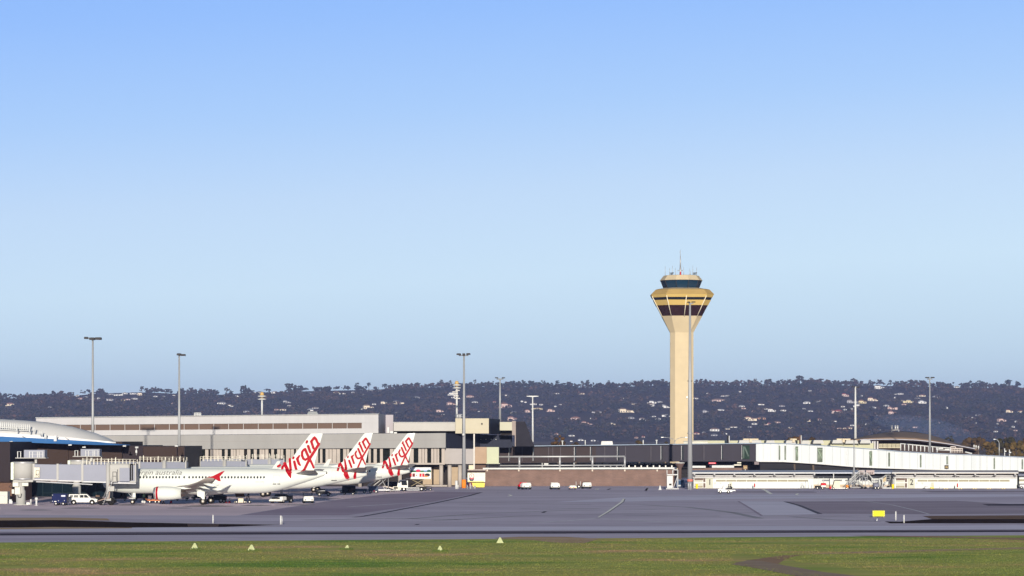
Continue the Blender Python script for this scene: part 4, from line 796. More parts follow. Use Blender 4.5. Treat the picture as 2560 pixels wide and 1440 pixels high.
def lounge(num, a, c, roofm, label, door0, panel0, win0, nwin, fan0):
    t = thing('boarding_lounge', label, 'building', (X((a + c) / 2, DLg), DLg, 0))
    b = MB(); b.slab(a, c, 1195, 1222.2, DLg, DLg, 8); w_ = b.build('wall', M_lounge, t)
    b = MB()
    y0, y1 = 1175.5, 1181.3; p0, p1 = W(a - 6, y1, DLg - 3), W(c + 3, y1, DLg - 3); q0, q1 = W(a - 6, y0, DLg + 7), W(c + 3, y0, DLg + 7); dz = Vector((0, 0, -.25))
    b.hexa([p0 + dz, p1 + dz, q1 + dz, q0 + dz, p0, p1, q1, q0]); rf = b.build('roof', roofm, t)
    b = MB(); b.slab(a - 6, c + 3, 1180.8, 1183.2, DLg - 3.2, DLg - 3.2, .3); b.build('gutter', M_whitepaint, rf)
    b = MB(); b.slab(a + 1, c - 1, 1183.5, 1187.5, DLg + 3, DLg + 3, 1); b.build('clerestory', mat('clerestory_brown', (0.10, 0.075, 0.07), .5, var=.3, scale=.4), t)
    b = MB(); b.slab(a - 2, c, 1187.5, 1190, DLg - 1, DLg - 1, 9); b.slab(a - 2, c, 1191, 1194.8, DLg - .6, DLg - .6, 8.6); b.build('band', mat('grey_band', (0.50, 0.49, 0.49), .6, var=.1), t)
    for k in range(int((c - a) // 50) + 1):
        px = a + 2 + k * 50.0; b = MB(); b.rod(W(px, 1183, DLg - 2.8), W(px, 1190, DLg - 1.2), .2, n=6); b.build('eave_post', M_whitepaint, t)
    b = MB(); b.slab(door0, door0 + 29, 1194.5, 1220.5, DLg - .12, DLg - .12, .2); dr = b.build('door', M_whitepaint, t)
    for (u0, u1, v0, v1, mm) in ((1, 23, 1196, 1200.5, M_brownglass), (1, 21, 1201, 1205, M_lpanel), (23.5, 28.5, 1196, 1205, M_brownglass), (1, 22, 1208, 1212.5, M_lpanel), (1, 22, 1214, 1219, M_slat), (23.5, 28.5, 1208, 1219, M_brownglass)):
        b = MB(); b.slab(door0 + u0, door0 + u1, v0, v1, DLg - .2, DLg - .2, .06); b.build('pane', mm, dr)
    b = MB(); b.slab(panel0, panel0 + 17, 1192.5, 1222, DLg - .16, DLg - .16, .2); pn = b.build('number_panel', M_lpanel, t)
    wall_text(num, 14.5 * DLg / FOC * 1.38, panel0 + 4.6, 1212, DLg - .2, M_darkmetal, pn, 'number', width=(8.5 if num == '2' else 5.5) * DLg / FOC, offset=.025)
    for k in range(nwin):
        u = win0 + k * 25.7; b = MB(); b.slab(u, u + 24.5, 1199.3, 1204, DLg - .05, DLg - .05, .1); b.build('window', M_slat, t)
    for k in range(3):
        u = fan0 + k * 50; b = MB(); b.slab(u, u + 47, 1190, 1192.8, DLg - .7, DLg - .7, .1); vs_ = b.build('vent_slot', mat('vent_dark', (0.08, 0.075, 0.08), .6), t)
        b = MB(); b.slab(u + 8, u + 40, 1191, 1192, DLg - .78, DLg - .78, .05); b.build('lamp_strip', M_whitepaint, vs_)
    b = MB(); b.slab(a, c, 1220.8, 1222.6, DLg - .3, DLg - .3, .3); b.build('plinth', mat('tan_plinth', (.36, .26, .2), .8), t)
    for u in (panel0 + 20, panel0 + 34): b = MB(); b.slab(u, u + 4.5, 1205.5, 1210.5, DLg - .1, DLg - .1, .15); b.build('notice', mat('notice_grey', (0.5, .52, .5), .6, var=.2, scale=4), t)
    b = MB(); b.slab(panel0 + 58, panel0 + 65, 1206, 1222, DLg - .1, DLg - .1, .12); b.build('side_door', M_lpanel, t)
    return t
lounge('1', 1734, 2034, M_corr, 'white boarding lounge numbered 1 under a blue corrugated roof', 1735, 1765.5, 1790, 9, 1832)
lounge('2', 2236, 2543, M_corr2, 'white boarding lounge numbered 2 under a tan corrugated roof', 2239, 2270, 2294, 9, 2340)
lg = thing('link_building', 'white low link building behind the parked passenger stairs', 'building', (X(2135, 624), 624, 0))
b = MB(); b.slab(2034.2, 2236, 1189.5, 1222, 619, 619, 6); b.build('wall', M_lounge, lg)
b = MB(); b.slab(2034, 2236, 1211.5, 1221.8, 618.7, 618.7, .3); b.build('dado', mat('tan_dado', (.5, .40, .30), .8), lg)
b = MB(); p0, p1 = W(2037, 1181, 612), W(2233, 1181, 612); q0, q1 = W(2037, 1175, 624), W(2233, 1175, 624); dz = Vector((0, 0, -.25)); b.hexa([p0 + dz, p1 + dz, q1 + dz, q0 + dz, p0, p1, q1, q0]); b.build('roof', M_corr, lg)
b = MB(); b.slab(2037, 2233, 1181.2, 1189.5, 622, 622, 1); b.build('clerestory', MATS['clerestory_brown'], lg)
for u in (2055, 2087, 2113, 2150, 2180, 2208): b = MB(); b.slab(u, u + 18, 1199, 1203, 618.9, 618.9, .2); b.build('window', mat('grey_window', (.2, .2, .22), .3), lg)
for u in (2084, 2131, 2233): b = MB(); b.slab(u - 1, u + 1, 1181, 1221, 612.5, 612.5, .4); b.build('post', M_whitepaint, lg)
ov = thing('lounge_annex', 'white lounge annex at the right picture edge', 'building', (X(2600, DLg), DLg, 0))
b = MB(); b.slab(2548, 2700, 1190, 1222, DLg + 1, DLg + 1, 8); b.build('wall', M_lounge, ov); b = MB(); b.slab(2546, 2700, 1185, 1189.8, DLg - 1, DLg - 1, 10); b.build('roof', mat('slate_roof', (.16, .17, .22), .6), ov)
b = MB(); b.slab(2548, 2600, 1198, 1203, DLg + .9, DLg + .9, .2); b.build('window', M_slat, ov)
# roof plant behind the walkway
rp_ = thing('plant_enclosure', 'cream roof plant enclosure with grey sloping cowls behind the white walkway', 'plant enclosure', (X(2000, 690), 690, 0))
b = MB(); b.slab(1733, 1888, 1101.5, 1114, 690, 690, 6); b.slab(1888, 2120, 1101, 1125, 692, 692, 6); b.slab(2076, 2184, 1108, 1130, 688, 688, 8); b.build('wall', mat('plant_cream', (.48, .47, .33), .65, var=.04), rp_)
for a, c, y0 in ((1846, 1905, 1100.5), (1914, 1938, 1101), (1964, 1990, 1101), (2003, 2026, 1101.5), (2032, 2060, 1100.5), (2080, 2108, 1100), (2113, 2146, 1100.5), (2150, 2178, 1100)):
    b = MB(); p = [W(a, y0 + 8.5, 686), W(c, y0 + 8.5, 686), W(c - 3, y0, 686), W(a + 3, y0, 686)]; q = Vector((0, 5, 0)); b.hexa([p[0], p[1], p[1] + q, p[0] + q, p[3], p[2], p[2] + q, p[3] + q]); b.build('cowl', mat('cowl_grey', (.50, .49, .47), .6, var=.06), rp_)
for a, c in ((1858, 1896), (1976, 1992), (2092, 2126)):
    b = MB(); b.slab(a, c, 1096.5, 1100, 687, 687, 4); b.slab((a + c) / 2 - 3, (a + c) / 2 + 3, 1097, 1106, 685.5, 685.5, .6); b.build('vent_stack', mat('vent_tan', (.60, .50, .36), .65), rp_)
for px in (1912, 1961, 2000, 2030, 2078, 2111, 2148): b = MB(); b.slab(px - 1.5, px + 1.5, 1102, 1110, 685.8, 685.8, .3); b.build('gap_louvre', M_darkmetal, rp_)
b = MB(); b.slab(1709, 1769, 1104, 1109, 672, 672, .3); b.path([W(1709, 1103.5, 671.8), W(1769, 1102, 671.8)], .12); b.build('truss_frame', mat('frame_cream', (.6, .58, .5), .6), rp_)
rfu = thing('roof_unit', 'white ribbed unit standing on the dark walkway roof', 'air conditioner', (X(1519, 658), 658, Z(1113, 658)))
b = MB(); p = [W(1502, 1113, 658), W(1532.5, 1113, 658), W(1531, 1103, 658), W(1504, 1103, 658)]; q = Vector((0, 2, 0)); b.hexa([p[0], p[1], p[1] + q, p[0] + q, p[3], p[2], p[2] + q, p[3] + q]); b.build('casing', mat('unit_white', (.66, .64, .62), .6), rfu)
b = MB(); b.slab(1516, 1516.6, 1103, 1113, 657.9, 657.9, .1); b.build('seam', M_greymetal, rfu)
for px, y0, D_, lab in ((1821, 1089, 684, 'short dark flue pipe on the roof right of the control tower'), (2001, 1088, 684, 'taller flue pipe with white right side on the roof plant')):
    t = thing('flue_pipe', lab, 'flue', (X(px, D_), D_, Z(1108, D_)), 0); b = MB(); b.rod(W(px, 1109, D_), W(px, y0, D_), .32, n=10); b.build('pipe', M_darkmetal if px < 1900 else mat('brown_pipe', (.16, .09, .07), .5), t); b = MB(); b.rod(W(px + 2, 1109, D_ - .4), W(px + 2, y0 + .3, D_ - .4), .12, n=6); b.build('side_rod', M_whitepaint, t)  # thin white rod up the right of each pipe
for px, y0, y1 in ((1406, 1103, 1114), (1463, 1100, 1113), (1608, 1100, 1112), (1641.5, 1101, 1111)):
    lab = {1406: 'stubby capped vent pole on the walkway roof in front of the round brown tree', 1463: 'plain white vent pole on the walkway roof left of the white unit', 1608: 'plain white vent pole on the walkway roof right of the white unit', 1641.5: 'capped vent pole on the walkway roof just left of the control tower'}[px]
    t = thing('vent_pole', lab, 'vent', (X(px, 657), 657, Z(y1, 657))); b = MB(); b.rod(W(px, y1, 657), W(px, y0, 657), .13, n=6); b.build('pole', M_whitepaint, t)
    if px in (1406, 1641.5): b = MB(); b.lathe([(0, .25), (.2, .3), (.25, .1)], W(px, y0 + 1, 657), n=10); b.build('cap', M_whitepaint, t)
# curved hall
ch = thing('curved_hall', 'brown roofed curved hall with dark glazing behind the white walkway', 'building', (X(2290, 760), 760, 0))
DH = 760.0
prof = [(2108, 1099.5), (2130, 1097), (2150, 1093), (2172, 1088), (2200, 1082.5), (2230, 1079), (2258, 1078), (2290, 1080), (2320, 1085), (2350, 1094), (2375, 1103), (2400, 1111), (2442, 1122)]
def eave(px):
    E = [(2108, 1100.5), (2165, 1097.5), (2230, 1096.8), (2290, 1099), (2330, 1103), (2380, 1110), (2446, 1122.5)]
    for (a, ya), (c, yb) in zip(E, E[1:]):
        if a <= px <= c: return ya + (yb - ya) * (px - a) / (c - a)
    return 1122.5
b = MB(); rg_ = []
for px, y in prof:
    ye = max(eave(px), y + .3); e0 = W(px, ye, DH - 6); e1 = W(px, y, DH + 22); ring = []
    for k in range(7): t = k / 6; p = e0.lerp(e1, t); p.z += (e1.z - e0.z) * .15 * math.sin(math.pi * t); ring.append(p)
    ring += [e1 + Vector((0, .5, -.8)), e0 + Vector((0, .5, -.5))]; rg_.append(ring)
b.loft(rg_, smooth=True); crf = b.build('roof', mat('brown_roof_sheet', (.24, .17, .125), .6, var=.06, scale=.2), ch)
b = MB(); b.loft([[W(px, eave(px) + 2, DH - 7), W(px, eave(px) + .4, DH - 7), W(px, eave(px) + .4, DH - 6), W(px, eave(px) + 2, DH - 6)] for px in range(2150, 2447, 12)]); b.build('eave_gutter', mat('eave_grey', (.42, .42, .48), .5), crf)
b = MB(); b.loft([[W(px, 1132 + (px - 2180) * .035, DH - 1), W(px, eave(px) + 1.5, DH - 1), W(px, eave(px) + 1.5, DH + 1), W(px, 1132 + (px - 2180) * .035, DH + 1)] for px in (2190, 2230, 2290, 2330, 2380, 2444)]); b.build('glazing', mat('hall_glazing', (.04, .024, .02), .25, var=.2), ch)
b = MB(); p = [W(2229.5, 1077, DH), W(2245, 1077, DH)]; b.path([W(2229.5, 1079.5, DH), W(2229.5, 1075.5, DH), W(2247, 1075, DH), W(2247, 1079, DH)], .15)
for px, y in ((2229.5, 1063), (2238.5, 1063), (2244, 1063)): b.rod(W(px, 1076, DH), W(px, y, DH), .25, n=6)
b.build('antenna_frame', M_galv, ch)
for px in (2182, 2187, 2194): b = MB(); b.slab(px - 1.8, px + 1.8, 1103, 1131, DH - 12, DH - 12, .6); b.build('pier', mat('pier_pale', (.55, .52, .5), .6), ch)
bal = thing('balcony_railing', 'cream slatted balustrade and bare posts along the curved hall terrace', 'railing', (X(2270, 735), 735, Z(1125, 735)))
for k in range(5):
    a = 2197 + k * 10.8; b = MB()
    for j in range(6): b.slab(a + j * 1.65, a + j * 1.65 + .9, 1110.5, 1118.5, 735, 735, .1)
    b.slab(a, a + 10.2, 1109.6, 1110.8, 735, 735, .15); b.slab(a, a + 10.2, 1118.3, 1119.8, 735, 735, .15); b.build('slatted_panel', mat('slat_cream', (.62, .55, .38), .6), bal)
for k in range(10):
    px = 2251.5 + k * 10; b = MB(); b.rod(W(px, 1126 + k * .5, 735), W(px, 1109 + k * .95, 735), .16, n=6); b.build('post', M_whitepaint, bal)
b = MB(); b.path([W(2251, 1109, 735), W(2345, 1118, 735)], .14); b.build('top_rail', M_whitepaint, bal)
cg = thing('roof_cage', 'white caged plant platform on the roof right of the hall balustrade', 'roof plant', (X(2375, 730), 730, Z(1131, 730)))
b = MB(); b.path([W(2343, 1131, 730), W(2343, 1118, 730), W(2376, 1120, 730), W(2376, 1132, 730)], .14); b.path([W(2343, 1124.5, 730), W(2376, 1126, 730)], .12); b.slab(2346, 2358, 1120, 1122.5, 730, 730, .4); b.slab(2362, 2374, 1122, 1125, 730, 730, .4); b.build('frame', M_whitepaint, cg)
b = MB(); 
for k in range(8): b.rod(W(2378 + k * 4, 1132, 731), W(2378 + k * 4, 1121, 731), .1, n=5)
b.path([W(2376, 1121, 731), W(2407, 1121, 731)], .14); b.path([W(2376, 1126, 731), W(2407, 1126, 731)], .1); b.path([W(2376.5, 1121, 731), W(2376.5, 1117, 731), W(2389, 1117, 731), W(2389, 1121, 731)], .14); b.build('cage', mat('cage_cream', (.62, .55, .5), .6), cg)
b = MB(); b.path([W(2413, 1130, 729), W(2430, 1134, 729)], .18); b.build('roof_pipe', M_whitepaint, cg)
# trees near the airport
M_autumn = leaf_mat('brown_foliage', (0.035, 0.028, 0.016), (0.06, 0.042, 0.02), (0.10, 0.065, 0.03))
M_olive = leaf_mat('olive_foliage', (0.04, 0.036, 0.016), (0.075, 0.06, 0.022), (0.12, 0.09, 0.035))
NT = [(1395, 1081, 46, 840, M_autumn, 'round brown tree behind the dark walkway'), (1440, 1101, 40, 860, M_autumn, 'low brown tree right of the round brown one'), (1596, 1098, 46, 900, M_autumn, 'dark low tree left of the control tower base'), (1666, 1101, 30, 900, M_autumn, 'small dark tree beside the control tower base'), (1988, 1087, 50, 900, M_autumn, 'brown tree behind the left roof plant cowls'), (2034, 1088, 52, 905, M_autumn, 'reddish brown tree behind the middle roof cowls'), (2144, 1094, 16, 880, M_olive, 'small bush left of the curved hall roof'), (2374, 1088, 30, 1500, M_gum, 'dark tree above the right slope of the curved roof'), (2425, 1096, 60, 1350, M_autumn, 'low reddish tree mass just right of the curved roof'), (2448, 1092, 40, 1250, M_autumn, 'rusty crown between curved roof and olive tree'), (2478, 1100, 52, 1000, M_olive, 'big olive tree right of the curved hall'), (2510, 1092, 60, 1300, M_autumn, 'tall brown tree behind the olive tree'), (2540, 1103, 58, 1000, M_olive, 'olive brown tree at the right edge'), (2580, 1095, 60, 1200, M_autumn, 'brown tree cut by the right edge')]
for i, (px, yt, wd, D, m_, lab) in enumerate(NT): gum('roadside_tree', lab, 'tree', px, yt, None, D, wd, m_, 'trees behind the terminal', 300 + i, flat=.9)
# ---------------------------------------------------------------- aircraft: local x runs aft from the nose, y across (the near side is -y), z up
def skin_mat():
    m = mat('aircraft_white', (0.67, 0.69, 0.65), 0.16, var=0.02, scale=.5, spec=.3); return m
M_air = skin_mat()
M_wing = mat('wing_grey', (0.42, 0.37, 0.33), 0.4, var=0.06, scale=.6)
M_wred = mat('livery_red', (0.36, 0.001, 0.009), 0.4, var=0.05)
M_letter = mat('title_grey', (0.11, 0.105, 0.11), 0.5, var=0)
M_thin = mat('faint_line', (0.42, 0.42, 0.40), 0.5, var=0)
M_awin = mat('cabin_window_glass', (0.02, 0.025, 0.03), 0.15, var=0)
M_exh = mat('exhaust_metal', (0.22, 0.18, 0.16), 0.3, metal=.9, var=.1)
M_lip = mat('inlet_lip', (0.62, 0.60, 0.58), 0.25, metal=.8, var=0)
M_rim = mat('wheel_rim', (0.62, 0.56, 0.48), 0.4, metal=.3, var=.1)
def interp(tab, x):
    if x <= tab[0][0]: return tab[0][1:]
    for a, c in zip(tab, tab[1:]):
        if x <= c[0]:
            f = (x - a[0]) / (c[0] - a[0]); return tuple(p + (q - p) * f for p, q in zip(a[1:], c[1:]))
    return tab[-1][1:]
def aircraft(name, label, loc, yaw, cfg):
    t = thing(name, label, 'airliner', loc, -yaw, 'airliners parked side by side with tails towards the apron')
    F = cfg['fus']                                   # x, top, bottom, half width
    def half(x, z):
        tp, bt, hw = interp(F, x); zc, rz_ = (tp + bt) / 2, (tp - bt) / 2; q = 1 - ((z - zc) / rz_) ** 2
        return hw * math.sqrt(q) if q > 0 else 0.0
    b = MB(); rings = []
    xs = sorted(set([f[0] for f in F] + [i * .75 for i in range(int(F[-1][0] / .75) + 1)]))
    for x in xs:
        tp, bt, hw = interp(F, x); zc, rz_ = (tp + bt) / 2, (tp - bt) / 2
        rings.append([(x, hw * math.sin(2 * math.pi * k / 40), zc + rz_ * math.cos(2 * math.pi * k / 40)) for k in range(40)])
    b.loft(rings, smooth=True); fus = b.build('fuselage', M_air, t, local=True)
    L = F[-1][0]; tp, bt, hw = F[-1][1:]
    b = MB(); b.lathe([(L - .02, hw * .95), (L + .12, hw * .8)], (0, 0, (tp + bt) / 2), 'x', 16); b.build('exhaust_outlet', M_exh, fus, local=True)
    # belly fairing
    b = MB(); x0, x1, dz = cfg['belly']; rr = []
    for k in range(13):
        u = k / 12; x = x0 + (x1 - x0) * u; s_ = math.sin(math.pi * min(max(u, .03), .97)) ** .55; tp, bt, hw = interp(F, x)
        rr.append([(x, (hw + .15) * s_ * math.cos(a), bt + .75 + (-(.75 + dz) if math.sin(a) < 0 else .3) * abs(math.sin(a)) * s_) for a in [2 * math.pi * q / 20 for q in range(20)]])
    b.loft(rr, smooth=True); b.build('belly_fairing', M_air, fus, local=True)
    # windows, doors, titles
    for x in cfg['windows']:
        z = cfg['wz']; y = -half(x, z); b = MB(); n = 8
        b.add([(x + .15 * math.cos(2 * math.pi * k / n), -half(x, z + .21 * math.sin(2 * math.pi * k / n)) - .02, z + .21 * math.sin(2 * math.pi * k / n)) for k in range(n)], [list(range(n))])
        b.build('window', M_awin, fus, local=True)
    for (x0, x1, z0, z1) in cfg['doors']:
        b = MB()
        def strip(xa, xb, za, zb):
            nz = max(1, int((zb - za) / .25)); 
            for k in range(nz):
                u, v = za + (zb - za) * k / nz, za + (zb - za) * (k + 1) / nz
                b.add([(xa, -half(xa, u) - .02, u), (xb, -half(xb, u) - .02, u), (xb, -half(xb, v) - .02, v), (xa, -half(xa, v) - .02, v)], [(0, 1, 2, 3)])
        strip(x0, x0 + .035, z0, z1); strip(x1 - .035, x1, z0, z1); strip(x0, x1, z1 - .035, z1); d_ = b.build('door', M_thin, fus, local=True)
        b = MB(); strip(x0 - .1, x1 + .1, z0 - .12, z0 + .02); b.build('sill', M_darkmetal, d_, local=True)
    def on_skin(vs, fs, x0, z0, m, nm, kx=1.0):
        bm = bmesh.new(); bv = [bm.verts.new((v[0] * kx, v[1], 0)) for v in vs]
        for f in fs:
            try: bm.faces.new([bv[i] for i in f])
            except ValueError: pass
        zz = [v[1] for v in vs]; q = min(zz) + .12
        while q < max(zz):
            bmesh.ops.bisect_plane(bm, geom=bm.verts[:] + bm.edges[:] + bm.faces[:], plane_co=(0, q, 0), plane_no=(0, 1, 0)); q += .12
        bm.verts.index_update(); bb = MB(); bb.add([(x0 + v.co.x, -half(x0 + v.co.x, z0 + v.co.y) - .03, z0 + v.co.y) for v in bm.verts], [[v.index for v in f.verts] for f in bm.faces]); bm.free()
        return bb.build(nm, m, fus, local=True)
    for (txt, size, x0, z0, wd, sh) in cfg['titles']:
        vs, fs = text_mesh(txt, size, shear=sh, offset=-.004 if size > .6 else 0); kx = wd / max(v[0] for v in vs)
        on_skin(vs, fs, x0, z0, M_letter if size > .6 else M_thin, 'lettering' if size > .6 else 'registration', kx)
    # fin
    P = cfg['fin']                                   # z, leading x, trailing x, half thickness
    CH = [(0, 0), (.04, .45), (.15, .85), (.35, 1), (.7, .6), (1, .06)]
    def finhalf(x, z):
        if z < P[0][0] or z > P[-1][0]: return 0.0
        a, c, th = interp(P, z); u = (x - a) / (c - a)
        return th * interp(CH, u)[0] if 0 <= u <= 1 else 0.0
    b = MB(); rr = []
    for z, a, c, th in P:
        rr.append([(a + (c - a) * u, -th * h_, z) for u, h_ in CH] + [(a + (c - a) * u, th * h_, z) for u, h_ in CH[::-1][:-1]])
    b.loft(rr); fin = b.build('vertical_fin', M_air, t, local=True)
    # red script on the tail, laid over fin and rear fuselage
    px2 = cfg['logo_map']
    def ribbon(bb, pts, wds, off):
        Q = [px2(*p) for p in pts]; n = len(Q); dense = []
        for i in range(n - 1):
            seg = max(1, int(math.hypot(Q[i + 1][0] - Q[i][0], Q[i + 1][1] - Q[i][1]) / .16))
            for k in range(seg + (1 if i == n - 2 else 0)):
                f = k / seg; dense.append((Q[i][0] + (Q[i + 1][0] - Q[i][0]) * f, Q[i][1] + (Q[i + 1][1] - Q[i][1]) * f, wds[i] + (wds[i + 1] - wds[i]) * f))
        rows = []
        for i, (x, z, wd) in enumerate(dense):
            a, c = dense[max(0, i - 1)], dense[min(len(dense) - 1, i + 1)]; d = Vector((c[0] - a[0], c[1] - a[1])).normalized(); nn = Vector((-d.y, d.x)) * wd * .62
            rows.append([(x + nn.x * q, z + nn.y * q) for q in (-1, -.33, .33, 1)])
        vs = [(x, -max(finhalf(x, z), half(x, z)) - .03 - off, z) for r_ in rows for x, z in r_]
        fs = [(i * 4 + k, i * 4 + k + 1, i * 4 + k + 5, i * 4 + k + 4) for i in range(len(rows) - 1) for k in range(3)]
        bb.add(vs, fs)
        for e in (dense[0], dense[-1]):               # rounded ends
            x, z, wd = e; n_ = 8; bb.add([(x + wd * .62 * math.cos(2 * math.pi * k / n_), -max(finhalf(x, z), half(x, z)) - .034 - off, z + wd * .62 * math.sin(2 * math.pi * k / n_)) for k in range(n_)], [list(range(n_))])
    b = MB()
    for i, (pts, wds) in enumerate(cfg['logo']): ribbon(b, pts, wds, .004 * i)
    b.build('tail_lettering', M_wred, fin, local=True)
    # wings
    for sgn in (-1, 1):
        b = MB(); rr = []
        for (y, xl, ch_, z, th) in cfg['wing']:
            rr.append([(xl + ch_ * u, sgn * y, z + ch_ * th * v) for u, v in ((0, 0), (.03, .35), (.15, .75), (.35, .9), (.65, .6), (1, .02), (.65, -.25), (.35, -.5), (.12, -.45), (.03, -.25))])
        b.loft(rr, smooth=True); wg = b.build('wing', M_wing, t, local=True)
        y, xl, ch_, z, th = cfg['wing'][-1]
        if cfg['fence']:
            b = MB(); b.prism([(xl - .1, z), (xl + ch_ * .55, z + .2), (xl + ch_ * 1.5, z + .95), (xl + ch_ * 1.75, z + 1.0), (xl + ch_ * 1.25, z + .1), (xl + ch_ * 1.35, z - .65), (xl + ch_ * 1.1, z - .6), (xl + ch_ * .6, z - .12)], sgn * y - .06, sgn * y + .06); b.build('wingtip_fence', M_wred, wg, local=True)
        else:
            b = MB(); rr = []
            for u, dy, dz, cx, cc in ((0, 0, 0, xl, ch_), (.3, .35, .35, xl + .35, ch_ * .85), (.6, .55, 1.2, xl + 1.0, ch_ * .6), (1, .75, 2.4, xl + 1.9, ch_ * .38)):
                rr.append([(cx, sgn * (y + dy), z + dz), (cx + cc * .4, sgn * (y + dy) - .06, z + dz), (cx + cc, sgn * (y + dy), z + dz), (cx + cc * .4, sgn * (y + dy) + .06, z + dz)])
            b.loft(rr); b.build('winglet', M_air, wg, local=True)
        for fy in cfg['fairings']:
            xl, ch_, z, th = interp(cfg['wing'], fy); b = MB(); x0 = xl + ch_ * .45; x1 = xl + ch_ * 1.0 + 1.1
            b.loft([[(x, sgn * fy + r_ * .8 * math.cos(2 * math.pi * k / 8), zz + r_ * math.sin(2 * math.pi * k / 8)) for k in range(8)] for x, zz, r_ in ((x0, z - .15, .05), (x0 + .8, z - .3, .25), (x0 + (x1 - x0) * .6, z - .42, .3), (x1, z - .35, .04))], smooth=True)
            b.build('flap_fairing', M_air, wg, local=True)
        # engine on its pylon
        ex, ey, ez, er, el = cfg['engine']; k_ = el / 4.5
        b = MB(); b.lathe([(ex + .05, er * .80), (ex, er * .86), (ex + .12, er * .93), (ex + .35, er * .97)], (0, sgn * ey, ez), 'x', 28, cap=False); eng = None
        nac = MB(); nac.lathe([(ex + .34, er * .965), (ex + .9 * k_, er * 1.02), (ex + 1.8 * k_, er * 1.04), (ex + 3.0 * k_, er * .99), (ex + el, er * .80), (ex + el - .02, er * .55)], (0, sgn * ey, ez), 'x', 32, cap=False)
        eng = nac.build('engine', M_air, t, local=True); b.build('inlet_lip', M_lip, eng, local=True)
        b = MB(); b.lathe([(ex + .05, er * .80), (ex + .8, er * .78), (ex + .81, .02)], (0, sgn * ey, ez), 'x', 24, cap=False); b.build('fan', M_darkmetal, eng, local=True)
        b = MB(); b.lathe([(ex + .42, er * .985), (ex + .44, er * 1.0), (ex + .74, er * 1.025), (ex + .76, er * 1.0)], (0, sgn * ey, ez), 'x', 32, cap=False); b.build('red_band', M_wred, eng, local=True)
        b = MB(); b.lathe([(ex + el - .4, er * .56), (ex + el + .55, er * .50), (ex + el + .6, er * .3), (ex + el + 1.1, .05)], (0, sgn * ey, ez), 'x', 20, cap=False); b.build('exhaust', M_exh, eng, local=True)
        xl, ch_, z, th = interp(cfg['wing'], ey)
        b = MB(); b.prism([(ex + el * .35, ez + er * .9), (xl + .2, z - .02), (xl + ch_ * .6, z - .1), (ex + el + .5, ez + er * .62), (ex + el * .7, ez + er * .8)], sgn * ey - .16, sgn * ey + .16); b.build('pylon', M_air, eng, local=True)
        # tailplane
        b = MB(); rr = []
        for (y, xl, ch_, z) in cfg['tailplane']:
            rr.append([(xl + ch_ * u, sgn * y, z + ch_ * v) for u, v in ((0, 0), (.1, .04), (.4, .055), (1, 0), (.4, -.055), (.1, -.04))])
        b.loft(rr); b.build('tailplane', M_wing, t, local=True)
        # main gear
        gx, gy, wr = cfg['gear']
        b = MB(); b.rod((gx, sgn * gy, wr), (gx - .1, sgn * gy, 2.3), .13, .17, 10); b.rod((gx, sgn * (gy - .5), wr), (gx, sgn * (gy + .5), wr), .1); b.rod((gx + .05, sgn * gy, wr + .4), (gx + .6, sgn * (gy - .9), 2.2), .07); g_ = b.build('main_gear', M_greymetal, t, local=True)
        b = MB(); b.prism([(gx - .95, 2.25), (gx + .35, 2.35), (gx + .32, .95), (gx - .05, .9), (gx - .3, 1.25), (gx - .9, 1.45)], sgn * (gy + .62) - .03, sgn * (gy + .62) + .03); b.build('gear_door', M_air, g_, local=True)
        for q in (-.42, .42):
            b = MB(); b.lathe([(-.19, wr * .62), (-.19, wr * .9), (-.1, wr), (.1, wr), (.19, wr * .9), (.19, wr * .62)], (gx, sgn * gy + q, wr), 'y', 24); wl = b.build('wheel', M_rubber, g_, local=True)
            for s2 in (-1, 1): b = MB(); b.lathe([(s2 * .192, wr * .5), (s2 * .2, wr * .18), (s2 * .23, wr * .1)], (gx, sgn * gy + q, wr), 'y', 16); b.build('rim', M_rim, wl, local=True) if False else b.build('wheel_rim', M_rim, g_, local=True)
    nx, nr = cfg['nose_gear']
    b = MB(); b.rod((nx, 0, nr), (nx - .15, 0, 2.2), .1, .13, 8); b.rod((nx, -.35, nr), (nx, .35, nr), .07); b.rod((nx, 0, 1.0), (nx - .8, 0, 1.9), .06); g_ = b.build('nose_gear', M_greymetal, t, local=True)
    for q in (-.26, .26):
        b = MB(); b.lathe([(-.12, nr * .6), (-.12, nr * .9), (-.05, nr), (.05, nr), (.12, nr * .9), (.12, nr * .6)], (nx, q, nr), 'y', 20); b.build('wheel', M_rubber, g_, local=True)
        b = MB(); b.lathe([(-.125, nr * .62), (-.14, nr * .2)], (nx, q, nr), 'y', 16); b.build('wheel_rim', M_rim, g_, local=True)
    b = MB(); b.box(nx + .1, nx + .55, -.42, -.37, 1.1, 1.85); b.box(nx - .5, nx + .5, -.46, -.40, .92, 1.02); b.build('gear_door', M_air, g_, local=True)
    return t, half
